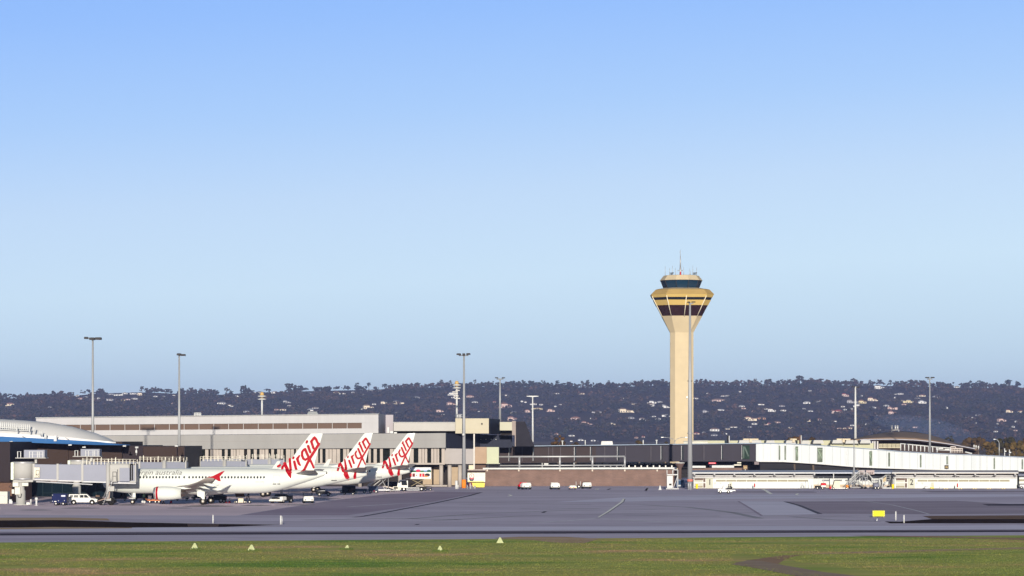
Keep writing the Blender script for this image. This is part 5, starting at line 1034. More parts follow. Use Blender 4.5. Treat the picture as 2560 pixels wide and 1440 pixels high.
# the nearest aircraft
A = dict(
    fus=[(0, 3.42, 3.28, .05), (.25, 3.95, 2.85, .5), (.8, 4.35, 2.5, .95), (1.6, 4.75, 2.2, 1.35), (2.6, 5.25, 1.98, 1.65), (3.8, 5.65, 1.86, 1.85), (5.2, 5.84, 1.79, 1.95), (7, 5.98, 1.80, 1.975), (25.5, 5.98, 1.80, 1.975), (27.5, 5.98, 1.92, 1.93), (29.5, 5.87, 2.28, 1.75), (31.5, 5.84, 2.85, 1.45), (33.5, 5.78, 3.5, 1.1), (35.5, 5.68, 4.15, .72), (37.0, 5.55, 4.7, .42), (37.57, 5.48, 4.9, .3)],
    belly=(11.5, 22.5, .28), wz=4.52,
    windows=[37.57 - (818 - p) / 15.0 for p in [347 + 8.14 * i for i in range(14)] + [465.3, 478, 487.5] + [495.5 + 8.1 * i for i in range(22)]],
    doors=[(28.95, 29.95, 3.45, 4.9)],
    titles=[('virgin australia', 1.16, 5.8, 4.93, 7.8, .22), ('VH-VWJ', .42, 25.95, 3.62, 1.5, .15)],
    fin=[(5.6, 29.2, 35.55, .2), (5.95, 29.55, 35.5, .2), (6.3, 30.3, 35.52, .2), (6.9, 31.05, 35.65, .2), (7.4, 31.6, 35.75, .19), (8.9, 32.7, 36.15, .17), (11.55, 34.75, 36.9, .11), (11.76, 34.98, 36.95, .06)],
    logo_map=lambda u, v: (37.57 - (818 - (660 + u / 7.2)) / 15.0, HC + (YH - (1070 + v / 7.2)) / 15.0),
    logo=[([(262, 690), (302, 668)], (.3, .3)), ([(342, 738), (350, 690), (372, 672)], (.34, .36, .26)), ([(385, 640), (445, 760), (512, 885)], (.45, .46, .22)), ([(478, 560), (496, 740), (513, 880)], (.34, .36, .2)), ([(470, 800), (505, 800)], (.42, .42)), ([(541, 545), (548, 528)], (.3, .3)), ([(562, 605), (590, 725), (610, 745)], (.36, .36, .2)), ([(615, 555), (645, 640), (668, 668)], (.38, .36, .24)), ([(622, 545), (655, 497)], (.36, .22)),
          ([(735, 385), (704, 430), (702, 490), (725, 550), (760, 572), (800, 548), (820, 520)], (.28, .32, .34, .34, .32, .3, .24)), ([(757, 378), (795, 470), (840, 560), (880, 640), (910, 710)], (.36, .36, .34, .3, .3)), ([(1005, 285), (960, 360), (845, 540), (790, 650), (750, 735), (700, 795)], (.36, .38, .38, .34, .34, .3)), ([(783, 262), (793, 238)], (.32, .32)), ([(812, 325), (850, 435)], (.38, .34)), ([(868, 240), (908, 365)], (.36, .34)), ([(870, 240), (925, 168), (955, 205), (985, 270), (1008, 283)], (.34, .36, .36, .32, .3))],
    wing=[(0, 11.3, 7.4, 2.45, .11), (1.9, 12.2, 6.4, 2.55, .11), (6.4, 15.0, 4.0, 3.05, .1), (11.5, 17.7, 2.75, 3.75, .09), (16.9, 20.5, 1.6, 4.75, .08)], fence=True, fairings=[4.4, 8.2, 11.6],
    engine=(9.75, 5.75, 1.95, 1.08, 4.55), tailplane=[(0, 32.0, 4.2, 5.05), (.7, 32.4, 3.9, 5.1), (6.2, 35.0, 1.5, 5.75)], gear=(17.6, 3.8, .575), nose_gear=(5.07, .38))
yawA = R(3.5); DA = 474.0; mx = X(518, DA)
air1, half1 = aircraft('airliner', 'nearest white airliner with grey titles, red winged tips and red script on its tail', (mx - 17.6 * math.cos(yawA), DA + 17.6 * math.sin(yawA), 0), yawA, A)
# the other two share one airframe, seen tail on behind it
Bc = dict(
    fus=[(0, 3.1, 2.95, .05), (.3, 3.6, 2.5, .5), (1.0, 4.1, 2.1, 1.0), (2.2, 4.8, 1.75, 1.45), (3.6, 5.35, 1.6, 1.75), (5.2, 5.58, 1.52, 1.86), (7, 5.62, 1.5, 1.88), (25.5, 5.62, 1.5, 1.88), (28, 5.62, 1.72, 1.82), (30.5, 5.6, 2.15, 1.62), (33, 5.55, 2.7, 1.3), (35.5, 5.4, 3.3, .88), (37.4, 5.15, 3.75, .5), (38.02, 4.95, 3.95, .36)],
    belly=(11.5, 22.5, .2), wz=4.25, windows=[24.4 + .52 * i for i in range(12)], doors=[(31.6, 32.4, 3.1, 4.9)], titles=[('VH-YFR', .42, 26.0, 3.2, 1.6, .1)],
    fin=[(5.3, 29.2, 37.62, .2), (5.62, 30.9, 37.6, .2), (6.05, 32.6, 37.68, .2), (6.5, 33.45, 37.8, .19), (8.0, 34.6, 38.12, .17), (11.6, 37.35, 39.05, .1), (11.85, 37.62, 39.12, .05)],
    logo_map=lambda u, v: (38.02 - (917 - (840 + u / 8.473)) / 13.4, HC + (YH - (1070 + v / 8.473)) / 13.4),
    logo=[([(48, 905), (66, 770), (92, 752), (130, 830), (175, 925)], (.3, .36, .36, .36, .46)), ([(182, 670), (205, 800), (225, 925), (262, 1060), (268, 1095)], (.24, .36, .42, .5, .2)), ([(150, 890), (225, 925)], (.4, .4)), ([(205, 960), (245, 1040)], (.6, .6)), ([(248, 625), (254, 598)], (.24, .24)), ([(278, 692), (328, 832)], (.34, .3)), ([(332, 605), (380, 745)], (.34, .3)), ([(338, 608), (370, 572)], (.3, .2)),
          ([(432, 490), (408, 540), (428, 610), (460, 645), (500, 640), (530, 610)], (.24, .3, .3, .3, .28, .2)), ([(470, 440), (520, 560), (562, 645), (618, 770)], (.32, .32, .28, .2)), ([(718, 335), (690, 390), (560, 610), (500, 750), (440, 885), (415, 960), (402, 1050)], (.28, .28, .28, .26, .26, .36, .46)), ([(488, 340), (502, 310)], (.28, .28)), ([(512, 360), (572, 500)], (.32, .28)), ([(565, 290), (625, 420)], (.32, .28)), ([(570, 290), (630, 215), (660, 260), (698, 330), (716, 334)], (.3, .32, .3, .28, .24))],
    wing=[(0, 12.0, 7.4, 2.15, .11), (1.85, 13.0, 6.3, 2.3, .11), (5.6, 15.6, 4.2, 2.75, .1), (11.5, 18.9, 2.7, 3.5, .09), (17.1, 21.9, 1.5, 4.4, .08)], fence=False, fairings=[4.4, 7.6, 10.8],
    engine=(10.6, 4.85, 1.55, .98, 4.6), tailplane=[(0, 33.0, 4.8, 4.7), (.6, 33.5, 4.4, 4.75), (7.1, 37.3, 1.4, 5.55)], gear=(19.0, 2.86, .56), nose_gear=(4.0, .34))
yawB = R(3.5)
def tail_at(px, D, yaw, Lx): return (X(px, D) - Lx * math.cos(yaw), D + Lx * math.sin(yaw), 0)
air2, half2 = aircraft('airliner', 'middle white airliner, its tail showing between the nearest and the far tails', tail_at(917, 530, yawB, 38.0), yawB, Bc)
air3 = copy_tree(air2); ROOTS[air3] = None
l3 = tail_at(1024, 572, yawB, 38.0); place(air3, l3, -yawB, 'farthest white airliner, rear door open beside the stairs and catering truck')
ROOTS[air3] = Matrix.Translation(l3) @ Matrix.Rotation(-yawB, 4, 'Z')
# ---------------------------------------------------------------- light masts
M_pole = mat('mast_steel', (0.36, 0.365, 0.375), 0.5, metal=.2, var=0.05)
M_lamp = mat('lamp_housing', (0.05, 0.045, 0.045), 0.5, var=.1)
def light_mast(label, px, ytop, ybase, D, r0, r1, heads, pole_m=None, extra=None):
    t = thing('light_mast', label, 'light mast', (X(px, D), D, 0), 0, 'tall apron light masts')
    zt = Z(ytop, D); zb = 0.0 if ybase is None else Z(ybase, D)
    b = MB(); b.rod((X(px, D), D, zb), (X(px, D), D, zt), r0, r1, 12); b.build('pole', pole_m or M_pole, t)
    b = MB(); xs = [h[0] for h in heads]; b.rod(W(px + min(xs), ytop + 1.5, D), W(px + max(xs), ytop + 1.5, D), .12, n=6); b.build('crossarm', M_pole, t)
    for dx, dy, wd, ht in heads:
        b = MB(); c = W(px + dx, ytop + dy, D); s_ = D / FOC
        b.rbox(c.x - wd * s_ / 2, c.x + wd * s_ / 2, c.y - .9, c.y + .5, c.z - ht * s_ / 2, c.z + ht * s_ / 2, .08); b.build('floodlight', M_lamp, t)
    return t
light_mast('tallest grey light mast at far left with three dark lamps', 232, 844, None, 545, .34, .16, [(-16, 1, 9, 5), (-1, 3, 13, 6), (14.5, 2.5, 15, 6)])
light_mast('slim light mast in front of the grey terminal hall with two dark lamps', 448, 886, None, 560, .34, .15, [(0, 0, 10, 5), (10, 1.5, 12, 4.5)])
t = light_mast('tall light mast with orange wrapped base and three dark lamps', 1160, 887, None, 616, .42, .18, [(-13, -1.5, 11, 4), (-.5, -1, 7, 5), (11, -2, 10, 4)])
b = MB(); p = W(1162, 1223, 616); b.rod((p.x - .2, 615.8, 0), (p.x - .2, 615.8, 1.85), .5, n=14); b.build('orange_base_wrap', M_orange, t)
b = MB(); c = W(1158.5, 1086.5, 615); b.ball(c, .35); b.build('camera_dome', M_whitepaint, t)
light_mast('light mast with two wide set dark lamps rising behind the cream lift room', 1250, 946, 1054, 672, .3, .16, [(-8.5, -1.5, 8, 2.4), (8.5, -1.5, 8, 2.4)])
t = light_mast('thick light mast in front of the control tower with red band near its foot', 1725, 757, None, 604, .56, .2, [(-3.5, -1.5, 7, 2.6), (8.5, -2, 10, 2.0)])
for py in (1198,): b = MB(); p = W(1725, py, 604); b.rod(p, p + Vector((0, 0, -.5)), .62, n=14); b.build('red_band', mat('faded_red', (.65, .2, .16), .6), t)
b = MB(); p = W(1725, 1085, 604); b.rod(p, p + Vector((0, 0, .3)), .56, n=12); b.build('clamp', M_greymetal, t)
b = MB(); b.slab(1718.5, 1721.5, 951.5, 953.5, 603.4, 603.4, .4); b.build('bracket', M_lamp, t)
b = MB(); b.slab(1728.5, 1730.5, 951.5, 953.5, 603.4, 603.4, .4); b.build('bracket', M_lamp, t)
light_mast('slim white mast with a cluster of pale lamps left of the curved hall', 2138.5, 966, 1100, 770, .36, .2, [(-5, .5, 8, 2.2), (6, 2, 8, 2.2)], M_whitepaint)
light_mast('light mast with two flat black lamps in front of the curved hall', 2324.5, 946, 1131, 700, .3, .13, [(-6.5, -2, 9, 2.8), (6.5, -2.2, 8.5, 2.8)])
light_mast('short grey lamp pole in front of the white walkway above the link building', 2135, 1098, None, 611, .2, .1, [(-1.5, 0, 3, 2), (1.5, .5, 3, 2)])
# double-armed lamp post with shallow wings
wl = thing('winged_lamp_post', 'white lamp post with two flat wing shaped lamps behind the sloping dark wall', 'lamp post', (X(1331.5, 720), 720, Z(1104, 720)))
b = MB(); b.rod(W(1332, 1105, 720), W(1331.5, 992, 720), .26, .16, 10); b.build('pole', M_whitepaint, wl)
for s_ in (-1, 1):
    b = MB(); b.loft([[W(1331.5 + s_ * u, y0, 720 - 0), W(1331.5 + s_ * u, y1, 720), W(1331.5 + s_ * u, y1, 721), W(1331.5 + s_ * u, y0, 721)] for u, y0, y1 in ((0, 993, 989.5), (6, 992, 989.3), (15, 991.3, 989.8))]); b.build('lamp_wing', M_whitepaint, wl)
# domed surveillance light towers
def domed(label, px, y0, ybase, D, n, sc_):
    t = thing('domed_light_tower', label, 'light tower', (X(px, D), D, Z(ybase, D)), 0, 'light towers with stacked ring platforms')
    b = MB(); b.rod(W(px, ybase, D), W(px, y0 + 20 * sc_, D), .26, .22, 10); b.build('pole', M_whitepaint, t)
    s_ = D / FOC; c = W(px, y0, D)
    b = MB(); b.lathe([(-8 * s_ * sc_, 5 * s_ * sc_), (-5 * s_ * sc_, 5.2 * s_ * sc_), (-1.5 * s_ * sc_, 3.6 * s_ * sc_), (0, .2)], c, n=16); b.build('dome', mat('ochre_dome', (.55, .36, .14), .6, var=.1), t)
    b = MB(); b.lathe([(-18 * s_ * sc_, 4 * s_ * sc_), (-8 * s_ * sc_, 4 * s_ * sc_)], c, n=12); b.build('lantern', mat('lantern_dark', (.28, .22, .15), .5), t)
    for k in range(n):
        z = c.z - (11 + k * 7.5) * s_ * sc_; b = MB(); b.lathe([(-.12, 8 * s_ * sc_), (0, 11 * s_ * sc_), (.12, 10.5 * s_ * sc_), (.25, 4 * s_ * sc_)], (c.x, c.y, z), n=20); b.build('ring_platform', M_whitepaint, t)
    return t
domed('domed light tower on the left of the hill view above the grey hall roof', 655, 980, 1037, 700, 2, 1.0)
t = domed('crowned light tower with several ring platforms left of the orange based mast', 1142, 952, 1050, 680, 2, 1.0)
b = MB(); 
for k, (dx, y, wd) in enumerate(((2, 976, 10), (-4, 980, 14), (-6, 984.5, 18), (-2, 990, 12), (1, 996, 14))): c = W(1142 + dx, y, 680); b.cbox(c.x, c.y - .4, c.z, wd * 680 / FOC, .5, .22)
b.build('service_arms', mat('pale_arms', (.6, .57, .54), .6), t)
# street lamps and small poles
def street(label, px, ytop, ybase, D, arms, r=.09):
    t = thing('street_lamp', label, 'street lamp', (X(px, D), D, max(0, Z(ybase, D))), 0, 'curved street lamps behind the buildings')
    b = MB(); b.rod(W(px, ybase, D), W(px, ytop + 10, D), r, n=6); b.build('pole', M_galv, t)
    for s_, ln in arms:
        b = MB(); b.path([W(px, ytop + 10, D), W(px + s_ * ln * .2, ytop + 4, D), W(px + s_ * ln * .55, ytop + .8, D), W(px + s_ * ln, ytop, D)], r * .75, 5); b.build('arm', M_galv, t)
        b = MB(); c = W(px + s_ * ln, ytop, D); b.rbox(c.x - .35, c.x + .35, c.y - .2, c.y + .2, c.z - .1, c.z + .1, .05); b.build('lamp_head', M_galv, t)
    return t
street('double armed street lamp in front of the control tower shaft foot', 1687.5, 1093, 1112, 690, [(-1, 32), (1, 28)])
street('single armed street lamp left of the olive trees at right', 2498, 1098, 1140, 900, [(-1, 12)], .16)
for px, y0, lab in ((2511.5, 1121, 'left one of two short post lights above the walkway right end'), (2523.5, 1124, 'right one of two short post lights above the walkway right end')):
    t = thing('post_light', lab, 'post light', (X(px, 700), 700, Z(1141, 700)), 0, 'short post lights'); b = MB(); b.rod(W(px, 1142, 700), W(px, y0, 700), .14, n=6); b.build('pole', M_whitepaint, t); b = MB(); c = W(px + 1.5, y0 + 7, 699); b.cbox(c.x, c.y, c.z, .5, .4, .3); b.build('lamp', M_whitepaint, t)
for px, py, lab in ((2435, 1115, 'left'), (2440, 1116, 'middle'), (2446, 1117.5, 'right')):
    t = thing('roof_vent', f'{lab} one of three white vent balls at the right tip of the curved roof', 'vent', (X(px, 764), 764, Z(py + 2, 764)), 0, 'white vent balls'); b = MB(); b.ball(W(px, py, 764), .3, 1, (.8, .8, 1.4)); b.rod(W(px, py + 6, 764), W(px, py, 764), .1, n=5); b.build('ball', M_whitepaint, t)
rfp = thing('roof_mast', 'small mast with crossbar on the dark terminal wall left of the nearest jet bridge boxes', 'mast', (X(341, 530), 530, Z(1136, 530)))
b = MB(); b.rod(W(341, 1138, 522), W(341, 1117, 522), .12, n=6); b.build('pole', M_galv, rfp); b = MB(); b.rod(W(338, 1118.5, 522), W(346, 1118.5, 522), .18, n=6); b.build('crossbar', M_whitepaint, rfp)
b = MB(); c = W(341, 1129, 522); b.cbox(c.x, c.y, c.z, .3, .3, .45); b.build('box', M_whitepaint, rfp)
rg2 = thing('roof_guard', 'tiny white guard rail on the grey terminal hall roof', 'guard rail', (X(494, 650), 650, Z(1040, 650)))
b = MB(); 
for px in (486, 490, 494, 498, 502): b.rod(W(px, 1041, 650), W(px, 1032.5, 650), .1, n=5)
b.path([W(486, 1032.5, 650), W(502, 1032.5, 650)], .1); b.path([W(486, 1036.5, 650), W(502, 1036.5, 650)], .08); b.build('rail', M_whitepaint, rg2)
rvt = thing('roof_skylight', 'long white frilled skylight on the grey hall roof in front of the hill', 'skylight', (X(780, 655), 655, Z(1038, 655)))
b = MB(); p = [W(767, 1037, 655), W(795, 1036, 655), W(792, 1029, 655), W(771, 1029, 655)]; q = Vector((0, 3, 0)); b.hexa([p[0], p[1], p[1] + q, p[0] + q, p[3], p[2], p[2] + q, p[3] + q]); b.build('frame', mat('skylight_grey', (.25, .26, .27), .5), rvt)
rff = thing('rooftop_fans', 'small white exhaust units on the terminal roof beside the hall end', 'roof fan', (X(970, 640), 640, Z(1083, 640)))
b = MB(); b.slab(968, 973, 1068, 1082, 634, 634, 1); b.slab(975, 983, 1078, 1083, 634, 634, 1); b.slab(985, 992, 1080, 1083.5, 634, 634, 1); b.build('casing', M_whitepaint, rff)
# ---------------------------------------------------------------- passenger boarding bridges
M_bridge = mat('bridge_grey', (0.28, 0.29, 0.35), 0.5, var=0.04, scale=.3)
M_bridgew = mat('bridge_pale', (0.42, 0.41, 0.39), 0.5, var=0.05, scale=.4)
def jet_bridge(label, rx, D, ends, zt, zb, full, boxdx=31, Dend=None):
    """rx photo column of the rotunda, ends = photo columns of the tunnel joints, last one the cab face"""
    s_ = D / FOC; t = thing('boarding_bridge', label, 'boarding bridge', (X(rx, D), D, 0), 0, 'boarding bridges reaching the parked airliners')
    Dend = Dend or D - 4; span = ends[-1] - ends[0]
    def at(px): return D + (Dend - D) * (px - ends[0]) / span
    cx, R_ = X(rx, D), 1.85
    b = MB(); b.lathe([(zb, R_), (zt, R_), (zt + .05, R_ * .97)], (cx, D, 0), n=24); rot = b.build('rotunda', M_bridgew, t)
    b = MB(); b.box(cx - 1.7, cx - 1.25, D - 1.95, D - 1.2, zb, zt - .05); b.build('rotunda_panel', mat('bridge_white_panel', (.74, .78, .66), .5), rot)  # whiter panel on the front left of the rotunda
    b = MB()
    for z in (zt - .1, zb + .12): b.lathe([(z - .1, R_ + .06), (z + .1, R_ + .06)], (cx, D, 0), n=24, cap=False)
    b.build('rotunda_rim', M_greymetal, rot)
    b = MB(); b.lathe([(0, 1.25), (.14, 1.25), (.15, .78), (2.3, .78), (2.6, .62), (zb - .5, .55), (zb, .9)], (cx - .35, D - .3, 0), n=20); colm = b.build('support_column', M_bridgew, t)
    if full:
        for (x0, x1, z0, z1, nm) in ((-.85, .0, 1.75, 2.95, 'control_box'), (-1.2, -.25, 3.05, 3.75, 'control_box'), (.35, 1.35, 3.15, 3.7, 'control_box'), (-1.35, -.95, 1.9, 2.6, 'control_box')):
            b = MB(); b.box(cx - .3 + x0, cx - .3 + x1, D - 1.35, D - .95, z0, z1); b.build(nm, mat('box_cream', (.68, .66, .58), .5), colm)
        b = MB(); b.path([(cx - .75, D - 1.2, 1.9), (cx - .6, D - 1.25, 1.3), (cx - .2, D - 1.25, 1.25), (cx - .05, D - 1.2, 1.9)], .06); b.path([(cx - 1.7, D - .8, 3.6), (cx - 2.2, D - .8, 3.0), (cx - 1.3, D - .8, 2.7)], .04); b.build('cable_loop', M_darkmetal, colm)
        b = MB(); b.box(cx - 1.5, cx + 1.8, D - 1.2, D + 1.2, zb - .4, zb - .02); b.build('collar', M_bridgew, rot)
    # equipment platform above the rotunda
    bx = X(rx + boxdx, D); zp = zt + .75
    b = MB(); b.box(bx - 1.7, bx + 1.7, D - 1.3, D + 1.3, zp, zp + 1.25); b.build('plant_box', M_bridge, t)
    b = MB(); b.box(bx - 3.1, bx + 1.9, D - 1.5, D + 1.5, zp - .14, zp - .01); b.box(bx - .1, bx + .25, D - .3, D + .3, zt - .2, zp - .14); b.build('platform', M_bridgew, t)
    for k, dx in enumerate((-2.7, -2.2, -.75, -.25, .55, .85, 1.45)):
        b = MB(); b.box(bx + dx - .06, bx + dx + .06, D - 1.5, D - 1.42, zp, zp + 1.0); b.build('guard_post', M_whitepaint, t)
    b = MB(); b.box(bx - 2.8, bx - 2.1, D - 1.46, D - 1.42, zp + .95, zp + 1.0); b.box(bx - .85, bx + 1.5, D - 1.46, D - 1.42, zp + .95, zp + 1.0); b.box(bx - .85, bx + 1.5, D - 1.46, D - 1.42, zp + .5, zp + .54); b.build('guard_rail', M_whitepaint, t)
    # telescoping tunnels
    grow = 0
    for i, (a, c) in enumerate(zip(ends[:-1], ends[1:])):
        d0, d1 = at(a), at(c); h0 = zt - .35 - .02 * i; l0 = zb + .12 - .17 * i; w_ = 1.35 + .12 * i
        x0, x1 = X(a, d0), X(c, d1)
        b = MB(); b.hexa([(x0, d0 - w_, l0), (x1, d1 - w_, l0 - .1), (x1, d1 + w_, l0 - .1), (x0, d0 + w_, l0), (x0, d0 - w_, h0), (x1, d1 - w_, h0 - .08), (x1, d1 + w_, h0 - .08), (x0, d0 + w_, h0)]); tn = b.build('tunnel', M_bridge, t)
        b = MB(); b.box(x0 - .06, x0 + .28, d0 - w_ - .1, d0 + w_ + .1, l0 - .12, h0 + .1); b.build('tunnel_frame', M_bridgew, tn)
        b = MB(); b.hexa([(x0, d0 - w_ - .04, l0 - .22), (x1, d1 - w_ - .04, l0 - .3), (x1, d1 - w_ + .3, l0 - .3), (x0, d0 - w_ + .3, l0 - .22), (x0, d0 - w_ - .04, l0 - .02), (x1, d1 - w_ - .04, l0 - .12), (x1, d1 - w_ + .3, l0 - .12), (x0, d0 - w_ + .3, l0 - .02)]); b.build('bottom_rail', M_greymetal, tn)
    a, c = ends[-3], ends[-1]; n = int((c - a) / 8.5); dd = at(a)
    for k in range(n):
        px = a + (c - a) * (k + .3) / n; d_ = at(px); zz = zt - .42; hgt = random.choice((.85, 1.0, .75, 1.1))
        b = MB(); b.box(X(px, d_) - .045, X(px, d_) + .045, d_ - 1.5, d_ - 1.41, zz, zz + hgt); b.build('roof_post', mat('post_cream', (.74, .70, .60), .5), t)
        if k % 2 == 0:
            b = MB(); b.box(X(px, d_) + .2, X(px, d_) + .3, d_ + 1.3, d_ + 1.4, zz, zz + hgt * 1.1); b.build('roof_post', MATS['post_cream'], t)
    b = MB(); b.path([(X(a, dd), dd - 1.44, zt + .15), (X(c, at(c)), at(c) - 1.44, zt + .1)], .035); b.path([(X(a, dd), dd - 1.44, zt + .5), (X(c, at(c)), at(c) - 1.44, zt + .45)], .035); b.build('roof_rail', MATS['post_cream'], t)
    # cab
    xe, de = X(ends[-1], Dend), Dend; zc0, zc1 = zb - .62, zt - .25
    b = MB(); b.rbox(xe - 4.4, xe - .9, de - 2.1, de + 2.1, zc0 + .4, zc1, .25); cab_ = b.build('cab', M_bridgew, t)
    b = MB(); b.box(xe - 2.6, xe - .95, de - 2.35, de - 2.12, zc0 + .35, zc1 - .7); b.build('cab_side_panel', M_bridge, cab_)  # tunnel-grey box along the front of the paler cab
    b = MB()
    for k in range(3): b.box(xe - .95 + k * .3, xe - .75 + k * .3, de - 1.9 + k * .1, de + 1.9, zc0 + .45 + k * .05, zc1 - .05 + k * .02)
    b.build('bellows', M_rubber, cab_); b = MB(); b.box(xe - .15, xe + .05, de - 1.9, de - .9, zc0 + .2, zc1 + .1); b.box(xe - 1, xe - .1, de - 2.0, de + 2, zc0 + .1, zc0 + .38); b.build('bellows_frame', M_bridgew, cab_)
    # drive column and wheels
    px = ends[-2] + 4; dc = at(px); xc = X(px, dc)
    b = MB(); b.rod((xc, dc - 1.9, 1.0), (xc, dc - 1.9, zt - .1), .32, n=14); b.rod((xc, dc + 1.9, 1.0), (xc, dc + 1.9, zt - .2), .3, n=12); b.box(xc - .5, xc + .5, dc - 2, dc + 2, .75, 1.15); b.build('lift_column', M_bridgew, t)
    for q in (-1, 1):
        b = MB(); b.lathe([(-.25, .5), (-.2, .62), (.2, .62), (.25, .5)], (xc + q * .8 - .3, dc - 1.6, .62), 'y', 18); b.build('drive_wheel', M_rubber, t)
    b = MB(); b.box(xc - 1.9, xc + 1.0, dc - 1.2, dc + 1.2, .35, .85); b.build('bogie', M_darkmetal, t)
    if full:
        b = MB(); b.path([(xc - 1.6, dc - 2.1, .7), (xc - .4, dc - 2.1, 1.1), (xc + .25, dc - 2.2, 1.2), (xc + .35, dc - 2.2, 3.0), (xc + .1, dc - 2.0, zb - .2)], .08); b.build('hose', mat('hose_tan', (.45, .33, .28), .7), t)
        xs = xe - 3.3
        b = MB(); b.box(xs - .5, xs + .4, de - 3.0, de - 2.2, zc0 + .3, zc0 + 2.3); sv = b.build('service_door_box', M_bridgew, t)
        b = MB(); b.path([(xs - .3, de - 3.05, zc0 + .4), (xs - .3, de - 3.05, zc0 + 1.9), (xs + .3, de - 3.05, zc0 + 1.9), (xs + .3, de - 3.05, zc0 + .4)], .04); b.path([(xs - .3, de - 3.05, zc0 + 1.2), (xs + .3, de - 3.05, zc0 + 1.2)], .04); b.build('door_frame', M_darkmetal, sv)
        st = MB(); zz0 = .25
        for q in (0, .9): st.path([(xs - 1.9 + 0, de - 2.9 + q, zz0), (xs - .4, de - 2.9 + q, zc0 + .3)], .05); st.path([(xs - 1.9, de - 2.9 + q, zz0 + 1), (xs - .4, de - 2.9 + q, zc0 + 1.3)], .035)
        for k in range(12): f = k / 11; st.cbox(xs - 1.9 + 1.5 * f, de - 2.45, zz0 + (zc0 + .3 - zz0) * f, .24, .9, .04)
        st.build('access_stair', M_galv, t)
        b = MB(); b.box(xs - 1.2, xs - .1, de - 2.8, de - 2.0, zc0 - 1.25, zc0 - .45); b.build('cable_carrier', M_bridgew, t)
        xb_ = X(ends[0] + 4, D); b = MB(); b.box(xb_, xb_ + .9, D - 1.75, D - 1.5, zb + .35, zb + 2.0); nb_ = b.build('side_panel', mat('panel_cream', (.70, .66, .54), .5), t)
        b = MB(); b.path([(xb_ + .3, D - 1.8, zb + .45), (xb_ + .3, D - 1.8, zb + 1.5), (xb_ + .8, D - 1.8, zb + 1.5), (xb_ + .8, D - 1.8, zb + .45), (xb_ + .3, D - 1.8, zb + .9), (xb_ + .8, D - 1.8, zb + .9)], .03); b.build('ladder', M_darkmetal, nb_)
        b = MB(); b.slab(126, 142, 1199, 1207, D - 1.2, D - 1.2, 2.4); b.build('underslung_box', mat('mauve_brown', (.26, .21, .20), .6), t)
        b = MB(); b.slab(90, 231, (1202.5, 1210), (1205.5, 1212.5), D - 1.0, D - 2.0, .5); b.build('cable_tray', M_greymetal, t)
    return t
jet_bridge('nearest boarding bridge with round rotunda tower, docked at the nearest airliner', 58, 469, [86, 146, 208, 270, 343], 7.08, 4.2, True, Dend=469.3)
jet_bridge('second boarding bridge, its rails and box showing just behind the nearest bridge', 197, 512, [225, 290, 350, 410, 468], 7.0, 4.2, False, Dend=524)
jet_bridge('third boarding bridge rising behind the front of the nearest airliner', 328, 555, [356, 430, 500, 560, 618], 6.75, 4.0, False, Dend=566)
jet_bridge('fourth boarding bridge whose grey tunnels run behind the nearest airliner fin', 455, 598, [482, 577, 630, 672, 712], 6.75, 4.0, False, boxdx=25, Dend=604)
# ---------------------------------------------------------------- vehicles, people, ground equipment
M_vwhite = mat('vehicle_white', (0.76, 0.75, 0.71), 0.35, var=0.03)
M_vblack = mat('vehicle_black', (0.02, 0.02, 0.022), 0.5, var=.1)
M_vglass = mat('vehicle_glass', (0.015, 0.018, 0.024), 0.1, var=0)
M_navy = mat('navy_paint', (0.012, 0.018, 0.075), 0.4, var=.05)
M_hub = mat('hub_cap', (0.60, 0.58, 0.55), 0.35, metal=.4, var=0)
M_lens = mat('lamp_lens', (0.75, 0.72, 0.6), 0.2, var=0)
M_tail = mat('tail_lamp', (0.5, 0.03, 0.02), 0.3, var=0)
def wheel(t, x, y, r, wd=.2, n=16, local=True):
    b = MB(); b.lathe([(-wd / 2, r * .6), (-wd / 2, r * .92), (-wd * .3, r), (wd * .3, r), (wd / 2, r * .92), (wd / 2, r * .6)], (x, y, r), 'y', n); w_ = b.build('wheel', M_rubber, t, local=True)
    for q in (-1, 1): b = MB(); b.lathe([(q * wd * .51, r * .62), (q * wd * .56, r * .2)], (x, y, r), 'y', 12); b.build('rim', M_hub, w_, local=True)
